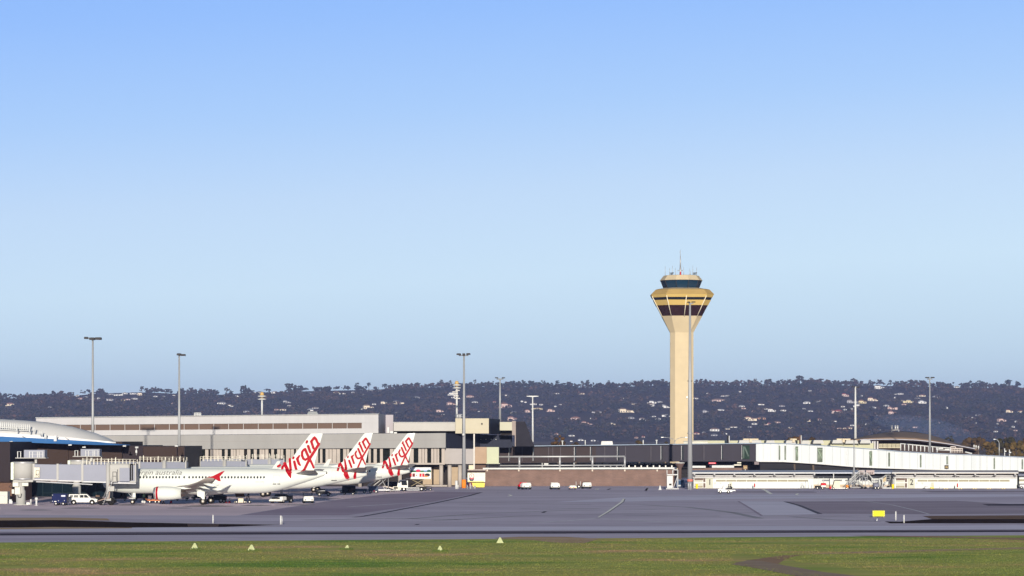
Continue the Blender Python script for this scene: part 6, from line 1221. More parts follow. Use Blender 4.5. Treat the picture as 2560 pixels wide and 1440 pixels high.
# double-cab pickup with canopy, nose to the right
def pickup(label, px, py, rz):
    p = G(px, py); t = thing('pickup_truck', label, 'pickup truck', p, rz)
    hw = .88; sec = [(-2.45, .55, .98), (-2.4, .45, 1.05), (1.0, .42, 1.05), (1.35, .42, 1.08), (2.35, .45, .95), (2.5, .5, .8)]
    b = MB(); b.loft([[(x, -hw * k, z0), (x, hw * k, z0), (x, hw * k, z1 - .12), (x, hw * .92 * k, z1), (x, -hw * .92 * k, z1), (x, -hw * k, z1 - .12)] for (x, z0, z1), k in zip(sec, (.94, 1, 1, 1, .96, .85))]); b.build('body', M_vwhite, t, local=True)
    b = MB(); b.loft([[(-2.3, -.78, 1.04), (-.55, -.80, 1.04), (-.55, -.72, 1.72), (-2.15, -.70, 1.72)], [(-2.3, .78, 1.04), (-.55, .80, 1.04), (-.55, .72, 1.72), (-2.15, .70, 1.72)]]); cn = b.build('canopy', M_vwhite, t, local=True)
    b = MB(); b.loft([[(-.5, -.82, 1.04), (1.45, -.82, 1.06), (.75, -.70, 1.74), (-.45, -.72, 1.76)], [(-.5, .82, 1.04), (1.45, .82, 1.06), (.75, .70, 1.74), (-.45, .72, 1.76)]]); cb = b.build('cab', M_vwhite, t, local=True)
    def pane(nm, par, pts): 
        b = MB(); b.sheet(pts); b.build(nm, M_vglass, par, local=True)
    def side(x, z, y0=.82, y1=.715): f = (z - 1.04) / .7; return (x, -(y0 + (y1 - y0) * f) - .012, z)
    pane('window', cn, [side(-2.1, 1.18, .80, .72), side(-1.55, 1.18, .80, .72), side(-1.5, 1.6, .80, .72), side(-1.98, 1.6, .80, .72)])
    pane('window', cn, [side(-1.4, 1.18, .80, .72), side(-.68, 1.18, .80, .72), side(-.66, 1.6, .80, .72), side(-1.36, 1.6, .80, .72)])
    pane('window', cb, [side(-.38, 1.16), side(.22, 1.16), side(.2, 1.62), side(-.36, 1.62)]); pane('window', cb, [side(.32, 1.16), side(1.12, 1.16), side(.68, 1.62), side(.3, 1.62)])
    pane('windscreen', cb, [(1.43, -.7, 1.1), (1.43, .7, 1.1), (.83, .62, 1.7), (.83, -.62, 1.7)]); pane('rear_window', cn, [(-2.31, -.6, 1.15), (-2.31, .6, 1.15), (-2.19, .55, 1.6), (-2.19, -.55, 1.6)])
    b = MB(); b.rbox(-2.6, -2.42, -.85, .85, .45, .68, .04); b.build('rear_bumper', M_greymetal, t, local=True)
    b = MB(); b.box(-2.5, -2.42, -.9, -.72, .72, .98); b.build('tail_light', M_tail, t, local=True)
    b = MB(); b.box(2.38, 2.5, -.86, -.55, .72, .88); b.build('headlight', M_lens, t, local=True)
    b = MB(); b.box(.35, 1.2, -.9, -.87, .8, .84); b.box(-.35, .2, -.9, -.87, .8, .84); b.build('door_handle', M_greymetal, t, local=True)
    for x in (-1.4, 1.62):
        for y in (-.8, .8):
            wheel(t, x, y, .37, .22)
        b = MB(); b.lathe([(-.885, .45), (-.86, .45)], (x, 0, .42), 'y', 18); b.build('wheel_arch', M_vblack, t, local=True)
    b = MB(); b.box(.0, .06, -.02, .02, 1.76, 1.95); b.build('aerial', M_vblack, t, local=True)
    return t
pickup('white double cab pickup with rear canopy parked under the nearest boarding bridge', 206.5, 1261.5, R(4))
# navy trailer
p = G(151, 1263.5); t = thing('box_trailer', 'navy blue box trailer parked left of the white pickup', 'trailer', p, R(-6))
b = MB(); b.rbox(-1.25, 1.2, -.8, .9, .45, 1.95, .12); b.build('body', M_navy, t, local=True)
b = MB(); b.box(.35, 1.05, -.83, -.81, 1.45, 1.7); b.build('name_plate', mat('pale_plate', (.6, .63, .72), .5, var=0), t, local=True)
b = MB(); b.box(-.85, -.45, -.83, -.81, .6, .72); b.build('number_plate', M_vwhite, t, local=True)
for x in (-.55, .65):
    for y in (-.72, .8): wheel(t, x, y, .3, .2)
b = MB(); b.path([(-1.25, 0, .5), (-1.75, 0, .45)], .06); b.build('tow_bar', M_darkmetal, t, local=True)
for x, z in ((-1.1, 1.7), (-1.1, .7), (-.1, .8), (.9, .8)): b = MB(); b.box(x - .05, x + .05, -.83, -.81, z - .05, z + .05); b.build('reflector', M_vwhite, t, local=True)
# black low tractor behind pickup
p = G(260, 1258.5); t = thing('low_tractor', 'black low towing tractor just right of the white pickup', 'tractor', p, R(8))
b = MB(); b.rbox(-1.6, 1.5, -.9, .9, .25, .85, .1); b.rbox(-1.5, -.3, -.85, .85, .85, 1.15, .1); b.build('body', M_vblack, t, local=True)
b = MB(); b.rbox(-1.4, -.7, -.4, .4, 1.15, 1.5, .1); b.build('seat', mat('brown_seat', (.2, .13, .1), .7), t, local=True)
b = MB()
for k in range(14): b.box(-1.3 + k * .19, -1.2 + k * .19, -.93, -.91, .5, .58)
b.build('hazard_strip', M_vwhite, t, local=True)
for x in (-1.0, 1.0):
    for y in (-.8, .8): wheel(t, x, y, .36, .25)
# baggage tractors: a low tug with square bonnet
def tug(name, label, px, py, rz, hood, rear, sc_=1.0, group='small towing tugs on the apron', canopy=False):
    p = G(px, py); t = thing(name, label, 'tug', p, rz, group); t.scale = (sc_, sc_, sc_); ROOTS[t] = ROOTS[t]
    b = MB(); b.rbox(-1.0, 1.0, -1.5, -.1, .5, 1.25, .12); b.rbox(-.95, .95, -1.45, -.5, 1.25, 1.42, .1); b.build('bonnet', hood, t, local=True)
    b = MB(); b.rbox(-1.02, 1.02, -1.55, 1.5, .22, .5, .06); b.build('chassis', M_vblack, t, local=True)
    b = MB(); b.rbox(-.95, .95, .7, 1.5, .5, 1.05, .1); b.rbox(-.8, .8, .55, .75, .9, 1.5, .05); b.build('rear_body', rear, t, local=True)
    b = MB(); b.rbox(-.35, .35, .1, .6, .5, .8, .06); b.build('seat', M_vblack, t, local=True)
    b = MB(); b.path([(-.3, -.15, 1.1), (-.3, .05, 1.35)], .04); b.lathe([(0, .2), (.03, .2)], (-.3, .05, 1.35), n=12); b.build('steering_wheel', M_vblack, t, local=True)
    for x in (-.65, .65): b = MB(); b.box(x - .14, x + .14, -1.53, -1.50, .62, .8); b.build('headlight', M_vblack, t, local=True)
    b = MB(); b.box(-.3, .3, -1.525, -1.50, .9, 1.1); b.build('grille', mat('grille_grey', (.5, .52, .48), .5), t, local=True)
    for x in (-.85, .85):
        for y in (-1.0, 1.0):
            b = MB(); b.lathe([(-.14, .2), (-.14, .33), (-.08, .37), (.08, .37), (.14, .33), (.14, .2)], (x, y, .37), 'x', 14); b.build('wheel', M_rubber, t, local=True)
    if canopy:
        for x in (-.85, .85):
            for y in (-.1, 1.3): b = MB(); b.rod((x, y, .6), (x, y, 2.0), .035, n=6); b.build('canopy_post', M_vblack, t, local=True)
        b = MB(); b.rbox(-1, 1, -.25, 1.45, 2.0, 2.08, .03); b.build('canopy', M_vblack, t, local=True)
    return t
tug('apron_tug', 'white fronted tug with red rear parked by the brick wall, leftmost of its row', 1311, 1223.5, R(22), M_vwhite, M_redpaint)
tug('apron_tug', 'plain white tug facing us in front of the middle of the brick wall', 1387, 1223.5, R(5), M_vwhite, M_vwhite, .95)
tug('apron_tug', 'white tug with black surround right of the striped dolly by the brick wall', 1466, 1221.5, R(5), M_vwhite, M_vblack, .95)
tug('apron_tug', 'white fronted tug with black canopy standing alone under the nearest tail', 770, 1258, R(10), M_vwhite, M_vblack, .85, canopy=True)
p = G(1431, 1223.5); t = thing('striped_dolly', 'low white dolly with red and yellow stripes between two white tugs', 'dolly', p, R(5))
b = MB(); b.rbox(-.85, .85, -1.2, 1.2, .3, .55, .08); b.rbox(-.7, .7, -1.1, 1.1, .55, .85, .14); b.build('deck', M_vwhite, t, local=True)
for k, m_ in enumerate((M_redpaint, M_yellow, M_redpaint, M_yellow)): b = MB(); b.box(-.75 + k * .4, -.5 + k * .4, -1.23, -1.2, .34, .52); b.build('stripe', m_, t, local=True)
for x in (-.6, .6):
    for y in (-.8, .8): b = MB(); b.lathe([(-.08, .2), (.08, .2)], (x, y, .2), 'x', 12); b.build('wheel', M_rubber, t, local=True)
p = G(1447, 1221); t = thing('tow_dolly', 'spindly two posted tow dolly with one dark wheel beside the striped dolly', 'dolly', p)
b = MB(); b.rod((-.55, 0, .35), (-.6, 0, 1.5), .05); b.rod((.35, 0, .35), (.35, 0, 1.5), .05); b.rod((-.7, 0, .4), (.5, 0, .4), .06); b.build('frame', M_whitepaint, t, local=True)
wheel(t, 0, -.1, .4, .2)
# tank trailer by brick wall
p = G(1556, 1214.8); t = thing('tank_trailer', 'cream tank trailer with pipe frame against the brick wall', 'tank trailer', p)
b = MB(); b.loft([[(x, .55 * math.cos(a) * k, .78 + .62 * math.sin(a) * k) for a in [2 * math.pi * q / 20 for q in range(20)]] for x, k in ((-2.25, .6), (-2.15, 1), (1.3, 1), (1.4, .6))], smooth=True); b.build('tank', mat('tank_cream', (.66, .61, .42), .5, var=.04), t, local=True)
b = MB(); b.box(-2.2, 1.5, -.5, .5, .1, .3); b.build('base', M_black, t, local=True)
b = MB(); b.path([(-1.2, -.3, 1.3), (-1.2, -.3, 2.15), (2.2, -.3, 2.1), (2.2, -.3, .3)], .05); b.path([(.4, -.3, 1.3), (.4, -.3, 2.1)], .05); b.build('pipe_frame', M_whitepaint, t, local=True)
b = MB(); b.rbox(.9, 1.35, -.4, .4, 1.35, 1.65, .08); b.rbox(-.5, 0, -.3, .3, 1.35, 1.6, .08); b.build('valve_box', M_whitepaint, t, local=True)
b = MB(); b.rbox(2.2, 2.6, -.4, .4, .1, 1.2, .06); b.rbox(2.65, 3.0, -.4, .4, .1, .55, .05); b.build('end_locker', mat('locker_pale', (.58, .48, .42), .6), t, local=True)
b = MB(); b.lathe([(-.1, .3), (.1, .3)], (-2.3, -.2, .5), 'x', 12); b.build('wheel', M_rubber, t, local=True)
# people: one continuous skinned body each
def cloth_mat(name, legs, torso, skin, hair, cuts):
    m = bpy.data.materials.new(name); m.use_nodes = True; n = m.node_tree; bb = n.nodes['Principled BSDF']; bb.inputs['Roughness'].default_value = .8
    tc = n.nodes.new('ShaderNodeTexCoord'); sp = n.nodes.new('ShaderNodeSeparateXYZ'); mr = n.nodes.new('ShaderNodeMapRange'); cr = n.nodes.new('ShaderNodeValToRGB'); cr.color_ramp.interpolation = 'CONSTANT'
    mr.inputs[1].default_value = 0; mr.inputs[2].default_value = 2.0
    e = cr.color_ramp.elements; e[0].position = 0; e[0].color = (*legs, 1); e[1].position = cuts[0] / 2; e[1].color = (*torso, 1)
    k = e.new(cuts[1] / 2); k.color = (*skin, 1); k = e.new(cuts[2] / 2); k.color = (*hair, 1)
    n.links.new(tc.outputs['Object'], sp.inputs[0]); n.links.new(sp.outputs[2], mr.inputs[0]); n.links.new(mr.outputs[0], cr.inputs[0]); n.links.new(cr.outputs[0], bb.inputs['Base Color']); MATS[name] = m; return m
SKIN = (.42, .27, .2)
def person(label, loc, rz, m, pose='stand', vest=None, scale=1.0):
    t = thing('person', label, 'person', loc, rz)
    if pose == 'stand':
        J = dict(pel=(0, 0, .95), wst=(0, 0, 1.1), cht=(0, -.02, 1.35), nk=(0, -.02, 1.50), hd=(0, -.04, 1.62), tp=(0, -.03, 1.76))
        arms = [((.19, 0, 1.43), (.25, .02, 1.15), (.27, -.10, .90), (.27, -.14, .80)), ((-.19, 0, 1.43), (-.24, -.02, 1.15), (-.22, -.2, .95), (-.2, -.26, .87))]
        legs = [((.1, 0, .92), (.13, -.03, .50), (.14, .02, .08), (.15, -.17, .03)), ((-.1, 0, .92), (-.12, .04, .50), (-.13, .10, .08), (-.14, -.08, .03))]
    elif pose == 'bend':
        J = dict(pel=(0, .1, .92), wst=(0, .0, 1.04), cht=(0, -.22, 1.2), nk=(0, -.34, 1.28), hd=(0, -.44, 1.34), tp=(0, -.52, 1.44))
        arms = [((.19, -.24, 1.24), (.22, -.34, 1.0), (.2, -.5, .84), (.19, -.56, .78)), ((-.19, -.24, 1.24), (-.22, -.36, 1.0), (-.2, -.54, .86), (-.19, -.6, .8))]
        legs = [((.1, .1, .88), (.12, .02, .48), (.13, .08, .08), (.13, -.1, .03)), ((-.1, .1, .88), (-.12, .1, .48), (-.13, .2, .08), (-.13, .03, .03))]
    else:
        J = dict(pel=(0, .1, .0), wst=(0, .12, .16), cht=(0, .1, .42), nk=(0, .07, .57), hd=(0, .04, .69), tp=(0, .05, .83))
        arms = [((.19, .1, .5), (.25, -.05, .25), (.2, -.3, .28), (.18, -.38, .3)), ((-.19, .1, .5), (-.25, -.05, .25), (-.2, -.3, .28), (-.18, -.38, .3))]
        legs = [((.1, .08, .0), (.13, -.36, .05), (.13, -.42, -.36), (.13, -.58, -.41)), ((-.1, .08, .0), (-.13, -.36, .05), (-.13, -.42, -.36), (-.13, -.58, -.41))]
    vs, es, rad = [], [], []
    def chain(pts, rr, start=None):
        prev = start
        for p, r in zip(pts, rr):
            vs.append(p); rad.append(r); i = len(vs) - 1
            if prev is not None: es.append((prev, i))
            prev = i
        return prev
    chain([J['pel'], J['wst'], J['cht'], J['nk'], J['hd'], J['tp']], [.15, .135, .17, .06, .105, .085])
    for a in arms: chain(a, [.075, .05, .04, .035], 2)
    for l in legs: chain(l, [.1, .07, .05, .045], 0)
    for a in arms:                                   # fingers and thumb
        h = Vector(a[3]); d = (Vector(a[3]) - Vector(a[2])).normalized(); base = len(vs)
        tip = [i for i, v in enumerate(vs) if v == a[3]][0]
        for q in (-.03, -.01, .01, .03): chain([tuple(h + d * .05 + Vector((q, 0, 0))), tuple(h + d * .1 + Vector((q, .01, -.01)))], [.011, .008], tip)
        chain([tuple(h + d * .02 + Vector((-.045 if h.x > 0 else .045, -.02, 0)))], [.011], tip)
    vs.append(tuple(Vector(J['hd']) + Vector((0, -.11, -.01)))); rad.append(.018); es.append((4, len(vs) - 1))     # nose
    me = bpy.data.meshes.new('body'); me.from_pydata(vs, es, []); me.materials.append(m)
    o = bpy.data.objects.new('body', me); col.objects.link(o); o.parent = t; ROOTS[o] = ROOTS[t]
    sk = o.modifiers.new('skin', 'SKIN'); sk.use_smooth_shade = True
    for i, d in enumerate(me.skin_vertices[0].data): d.radius = (rad[i], rad[i] * (.75 if i in (1, 2, 0) else 1)); d.use_root = (i == 0)
    sb_ = o.modifiers.new('sub', 'SUBSURF'); sb_.levels = 1; sb_.render_levels = 1
    hd = Vector(J['hd'])
    for q in (-.035, .035): b = MB(); b.ball(hd + Vector((q, -.098, .02)), .014); b.build('eye', M_black, o, local=True)
    b = MB(); b.box(hd.x - .03, hd.x + .03, hd.y - .1, hd.y - .09, hd.z - .06, hd.z - .052); b.build('mouth', mat('lips', (.3, .12, .1), .6), o, local=True)
    b = MB(); b.ball(hd + Vector((0, .02, .06)), .115, 2, (1, 1.05, .85)); b.build('hair', mat('dark_hair', (.03, .022, .018), .7), o, local=True)
    if vest:
        c, w0 = Vector(J['cht']), Vector(J['wst']); rr = []
        for f, r in ((0, .165), (.5, .19), (1.1, .2), (1.45, .12)):
            p = w0.lerp(c, f); rr.append([(p.x + r * math.cos(a) * 1.05, p.y + r * .8 * math.sin(a), p.z) for a in [2 * math.pi * q / 14 for q in range(14)]])
        b = MB(); b.loft(rr, smooth=True); ve = b.build('vest', vest, t, local=True)
        p = w0.lerp(c, .45); b = MB(); b.loft([[(p.x + .197 * math.cos(a) * 1.05, p.y + .16 * math.sin(a), p.z + dz) for a in [2 * math.pi * q / 14 for q in range(14)]] for dz in (-.03, .03)], cap=False); b.build('reflective_band', M_whitepaint, ve, local=True)
    return t
M_vestg = mat('green_vest', (.30, .48, .20), .7, var=.05); M_vesty = mat('yellow_vest', (.62, .68, .25), .7, var=.05)
cm1 = cloth_mat('navy_work_clothes', (.02, .022, .04), (.16, .26, .14), SKIN, (.04, .03, .025), (.95, 1.49, 1.72))
cm2 = cloth_mat('maroon_work_clothes', (.06, .012, .02), (.2, .3, .2), SKIN, (.35, .05, .05), (1.0, 1.24, 1.42))
cm3 = cloth_mat('seated_clothes', (.03, .03, .04), (.045, .045, .05), SKIN, (.04, .03, .025), (.1, .55, .8))
person('ground worker in green vest standing by the nearest aircraft nose wheel', G(360, 1257.5), R(-40), cm1, 'stand', M_vestg)
person('ground worker in grey green bending over the orange baggage dolly', G(387.5, 1255) + Vector((0, 1.2, 0)), R(60), cm2, 'bend', mat('grey_green_vest', (.16, .24, .2), .7))
person('ground worker in pale yellow vest standing by the engine intake', G(402, 1257.3), R(70), cm1, 'stand', M_vesty)
# orange baggage dolly
p = G(386, 1258); t = thing('baggage_dolly', 'orange flat baggage dolly under the nearest fuselage', 'dolly', p, R(3))
b = MB(); b.box(-1.15, 1.1, -.6, .6, .42, .55); b.path([(-1.1, -.6, .7), (-.6, -.6, .55), (.3, -.6, .68), (.9, -.6, .45)], .06); b.build('deck', mat('burnt_orange', (.62, .22, .10), .5, var=.1), t, local=True)
for x in (-.75, .2, .8):
    for y in (-.5, .5): wheel(t, x, y, .25, .15, 12)
b = MB(); b.path([(-1.15, 0, .45), (-1.6, 0, .9)], .04); b.build('tow_bar', M_orange, t, local=True)
for px, py, lab in ((356.5, 1257.5, 'left'), (361, 1258.3, 'right')):
    t = thing('wheel_chock', f'{lab} white round chock by the feet of the green vested worker', 'chock', G(px, py), 0, 'white chocks'); b = MB(); b.ball((0, 0, .22), .24, 2); b.build('chock', M_whitepaint, t, local=True); b = MB(); b.box(-.2, .2, -.1, .1, 0, .08); b.build('base', M_rubber, t, local=True)
def safety_cone(label, px, py, h=.95):
    t = thing('safety_cone', label, 'traffic cone', G(px, py), 0, 'red and white cones round the nearest airliner')
    b = MB(); b.lathe([(.0, .19), (.42 * h, .16)], n=14); b.box(-.25, .25, -.25, .25, 0, .05); b.build('base', M_redpaint, t, local=True); b = MB(); b.lathe([(.42 * h, .165), (.9 * h, .1), (h, .04)], n=14); b.build('white_band', M_whitepaint, t, local=True)
safety_cone('red based white cone under the nearest engine', 427.5, 1258)
safety_cone('red based white cone behind the main wheels of the nearest airliner', 574, 1257.6)
safety_cone('small cone beside the dark trolley left of the rear cone', 565, 1257, .6)
t = thing('engine_marker', 'small white topped marker post in front of the nearest engine intake', 'marker', G(408, 1260.5)); b = MB(); b.rbox(-.38, .38, -.1, .1, .55, .85, .06); b.build('board', M_vwhite, t, local=True); b = MB(); b.rod((-.1, 0, 0), (0, 0, .55), .1, n=8); b.rod((.25, 0, 0), (.05, 0, .55), .07, n=8); b.build('stand', mat('brown_stand', (.12, .08, .07), .7), t, local=True)
# trolley behind main gear
t = thing('ground_cart', 'dark ground cart with one pale hub wheel behind the main wheels', 'cart', G(553, 1257)); b = MB(); b.rbox(-1.2, .9, -.6, .6, .45, 1.3, .1); b.build('body', M_vblack, t, local=True); wheel(t, -.0, -.6, .38, .2); wheel(t, .55, -.6, .3, .2)
b = MB(); b.rbox(.5, 1.0, -.55, -.2, .7, 1.1, .05); b.build('red_box', mat('dull_red', (.3, .03, .05), .6), t, local=True)
# belt loader beneath the rear hold
p = G(604, 1258.5); t = thing('belt_loader', 'white based belt loader raised under the rear of the nearest fuselage', 'belt loader', p, R(10))
b = MB(); b.box(-1.2, .8, -.5, .5, .15, .35); b.rbox(-.6, .3, -.4, .4, .35, .95, .06); b.build('chassis', mat('loader_cream', (.7, .62, .48), .5), t, local=True)
b = MB(); b.hexa([(-.9, -.45, 1.0), (.6, -.45, 1.0), (.6, 1.6, 1.0), (-.9, 1.6, 1.0), (-1.1, -.45, 1.1), (.6, -.45, 1.12), (.6, 1.6, 1.12), (-1.1, 1.6, 1.1)]); b.build('lower_deck', M_whitepaint, t, local=True)
b = MB(); b.hexa([(-1.2, -.4, 1.82), (.4, -.4, 1.82), (.4, .5, 1.82), (-1.2, .5, 1.82), (-1.2, -.4, 1.95), (.4, -.4, 1.95), (.4, .5, 1.95), (-1.2, .5, 1.95)]); b.build('upper_deck', M_whitepaint, t, local=True)
b = MB(); b.hexa([(-.95, -.35, 1.1), (.55, -.35, 1.1), (.55, .4, 1.1), (-.95, .4, 1.1), (-1.15, -.35, 1.8), (.35, -.35, 1.8), (.35, .4, 1.8), (-1.15, .4, 1.8)]); b.build('belt', mat('belt_brown', (.07, .04, .03), .7), t, local=True)
b = MB(); b.path([(.6, -.4, .4), (1.1, -.4, 1.7), (1.35, -.4, .3)], .06); b.path([(.9, .2, .4), (1.3, .2, 1.6)], .05); b.build('boom', M_darkmetal, t, local=True)
for x in (-.9, .5, 1.3): wheel(t, x, -.45, .26, .18, 12)
# white service truck facing us, near the tail
p = G(703, 1257.5); t = thing('service_truck', 'white fronted service truck with wide bumper lamps under the nearest tail', 'truck', p, R(-22)); 
b = MB(); b.rbox(-1.2, 1.2, -2.0, -.3, .55, 1.15, .12); b.build('bonnet', M_vwhite, t, local=True)
b = MB(); b.rbox(-1.15, 1.15, -2.1, 2.4, .3, .56, .06); b.build('chassis', M_vblack, t, local=True)
b = MB(); b.rbox(-1.25, 1.25, -2.15, -1.95, .35, .62, .05); b.build('bumper', M_vwhite, t, local=True)
for x in (-.95, -.32, .32, .95): b = MB(); b.box(x - .2, x + .2, -2.18, -2.15, .42, .56); b.build('headlight', M_lens, t, local=True)
b = MB(); b.box(-.75, .75, -2.03, -1.99, .7, 1.0); b.build('grille', M_darkmetal, t, local=True)
b = MB(); b.loft([[(-1.0, -.6, 1.15), (1.0, -.6, 1.15), (.95, -.35, 1.5), (-.95, -.35, 1.5)], [(-1.0, .6, 1.15), (1.0, .6, 1.15), (.95, .55, 1.5), (-.95, .55, 1.5)]]); b.build('dashboard', M_vblack, t, local=True)
b = MB(); b.rbox(-1.1, 1.1, .5, 2.3, .55, 1.25, .08); b.build('rear_tank', M_vblack, t, local=True)
b = MB(); b.rod((.4, -.3, 1.2), (.4, -.3, 2.5), .06); b.box(-.05, .35, -.35, -.3, 1.3, 2.2); b.rod((-1.0, .8, 1.2), (-1.0, .8, 2.1), .05); b.rod((.95, .8, 1.2), (1.1, .8, 2.4), .05); b.build('lift_frame', M_greymetal, t, local=True)
for x in (-1.0, 1.0):
    for y in (-1.3, 1.5): b = MB(); b.lathe([(-.16, .25), (-.16, .42), (.16, .42), (.16, .25)], (x, y, .42), 'x', 16); wl_ = b.build('wheel', M_rubber, t, local=True); b = MB(); b.lathe([(.165 if x > 0 else -.165, .24), (.18 if x > 0 else -.18, .1)], (x, y, .42), 'x', 12); b.build('rim', M_hub, wl_, local=True)
# dark tug under middle aircraft
p = G(806, 1240); t = thing('pushback_tractor', 'dark low pushback tractor in shade under the middle airliner', 'tractor', p, R(12)); b = MB(); b.rbox(-1.2, .4, -.9, .9, .4, 1.3, .1); b.build('cab', M_vblack, t, local=True); b = MB(); b.rbox(-1.2, .4, -.92, .92, .95, 1.08, .03); b.build('trim', mat('trim_silver', (.5, .5, .52), .4), t, local=True)
b = MB(); b.hexa([(.4, -.8, .35), (1.6, -.8, .35), (1.6, .8, .35), (.4, .8, .35), (.4, -.8, 1.1), (1.6, -.8, .55), (1.6, .8, .55), (.4, .8, 1.1)]); b.build('sloping_deck', mat('deck_navy', (.02, .02, .04), .6), t, local=True)
for x in (-.7, 1.0): wheel(t, x, -.85, .34, .2)
t = thing('low_trailer', 'low dark dolly train in shade between the middle and far airliners', 'dolly', G(900, 1233)); b = MB(); b.box(-4.2, -1.6, -.6, .6, .4, .8); b.box(-1.2, 1.4, -.6, .6, .4, .9); b.box(1.7, 3.6, -.6, .6, .5, 1.4); b.build('deck', mat('dull_blue', (.06, .08, .13), .6), t, local=True)
for x in (-3.6, -2.2, -.8, .9, 2.1, 3.2): wheel(t, x, -.55, .3, .18, 12)
# passenger stair and loader at the far tail
p = G(948, 1229.8); t = thing('passenger_stairs', 'pale mobile passenger stairs at the open rear door of the farthest airliner', 'stairs', p, R(0))
b = MB()
for q in (0, 1.3): b.path([(-2.2, -1.5 + q, .4), (.9, -1.5 + q, 2.85), (2.0, -1.5 + q, 2.85)], .09)
for k in range(16): f = k / 15; b.cbox(-2.2 + 3.1 * f, -.85, .4 + 2.45 * f, .26, 1.25, .05)
b.box(.9, 2.1, -1.5, -.2, 2.78, 2.9); b.build('flight', mat('stair_pale', (.52, .50, .48), .5, var=.1), t, local=True)
b = MB(); b.hexa([(-2.3, -1.6, .9), (.9, -1.6, 3.3), (.9, -1.56, 3.3), (-2.3, -1.56, .9), (-2.3, -1.6, 1.5), (.9, -1.6, 3.95), (.9, -1.56, 3.95), (-2.3, -1.56, 1.5)]); b.box(.9, 2.0, -1.6, -1.56, 3.0, 3.9); b.build('side_panel', mat('stair_panel_grey', (.50, .47, .46), .4, var=.08), t, local=True)
b = MB(); b.box(-2.4, 2.2, -1.6, 0, .3, .55); b.path([(-1.0, -1.5, .5), (1.5, -1.5, 2.7)], .07); b.path([(1.7, -1.5, .5), (.6, -1.5, 2.5)], .07); b.path([(1.9, -1.5, .4), (1.9, -1.5, 2.8)], .08); b.build('undercarriage', M_greymetal, t, local=True)
b = MB(); b.box(-1.1, -.6, -1.75, -1.6, .2, .75); b.build('red_box', M_redpaint, t, local=True)
for x in (-1.7, 1.6): wheel(t, x, -1.4, .32, .2)
p = G(968, 1228.8); t = thing('conveyor_loader', 'cream conveyor loader angled below the farthest airliner tail', 'belt loader', p, R(0))
b = MB(); b.hexa([(-.9, -.5, 1.05), (1.3, -.5, .55), (1.3, .4, .55), (-.9, .4, 1.05), (-.9, -.5, 1.25), (1.3, -.5, .78), (1.3, .4, .78), (-.9, .4, 1.25)]); b.build('conveyor', mat('conveyor_cream', (.70, .60, .52), .5), t, local=True)
b = MB(); b.box(-.4, 2.6, -.5, .4, .22, .38); b.path([(-.8, -.5, 1.0), (-.4, -.5, .3)], .06); b.path([(-.2, -.5, .9), (-.3, -.5, .3)], .05); b.path([(1.3, -.5, .7), (1.5, -.5, .3), (2.6, -.5, .38)], .07); b.build('frame', M_whitepaint, t, local=True)
for x in (0, 1.0): wheel(t, x, -.5, .22, .16, 12)
# catering truck with raised body
p = G(1010, 1227.8); t = thing('catering_truck', 'white catering truck with raised food pictured body on scissor legs', 'truck', p, R(0)); s_ = p.y / FOC
def cx_(px): return (px - 1010) * s_
def cz_(py): return HC + (YH - py) * s_
b = MB(); b.box(cx_(1026), cx_(1078), -1.2, 1.2, cz_(1195.5), cz_(1168.5)); vb = b.build('raised_body', M_vwhite, t, local=True)
b = MB(); b.box(cx_(1015), cx_(1078), -1.3, 1.3, cz_(1197.5), cz_(1195)); b.build('platform', mat('platform_cream', (.72, .64, .55), .5), vb, local=True)
def pic(nm, x0, x1, y0, y1, m_, oval=False, lay=0):
    b = MB(); yy = -1.205 - .004 * lay
    if oval: b.add([(cx_((x0 + x1) / 2 + (x1 - x0) / 2 * math.cos(a)), yy, cz_((y0 + y1) / 2 + (y1 - y0) / 2 * math.sin(a))) for a in [2 * math.pi * k / 14 for k in range(14)]], [list(range(14))])
    else: b.sheet([(cx_(x0), yy, cz_(y1)), (cx_(x1), yy, cz_(y1)), (cx_(x1), yy, cz_(y0)), (cx_(x0), yy, cz_(y0))])
    b.build(nm, m_, vb, local=True)
PC = lambda n_, c: mat(n_, c, .5, var=.15, scale=4)
pic('food_picture', 1027, 1078, 1176, 1180.5, PC('print_green', (.05, .16, .07))); pic('food_picture', 1027, 1078, 1170, 1176, PC('print_sky', (.55, .60, .72)))
pic('food_picture', 1040, 1052, 1173.5, 1179.5, PC('print_pink', (.55, .03, .10)), True, 1); pic('food_picture', 1031, 1039, 1176, 1180, PC('print_dark_green', (.03, .09, .05)), True, 1); pic('food_picture', 1068, 1077.5, 1174, 1179.5, PC('print_teal', (.03, .10, .09)), True, 1); pic('food_picture', 1060, 1068, 1176, 1179, PC('print_blue', (.16, .25, .5)), False, 1)
for a, c, m_ in ((1025.5, 1030, M_redpaint), (1031.5, 1038, PC('print_maroon', (.16, .02, .03))), (1049, 1054.5, M_redpaint), (1056, 1061.5, M_redpaint)): pic('dish_picture', a, c, 1183.3, 1192, m_, False, 1)
pic('dish_picture', 1062, 1075.5, 1183, 1191.5, PC('print_bowl', (.03, .02, .025)), True, 1); pic('dish_picture', 1061, 1071, 1189, 1193, PC('print_orange', (.7, .25, .1)), True, 2); pic('dish_picture', 1040, 1044, 1186, 1190, PC('print_tan', (.4, .25, .15)), True, 1)
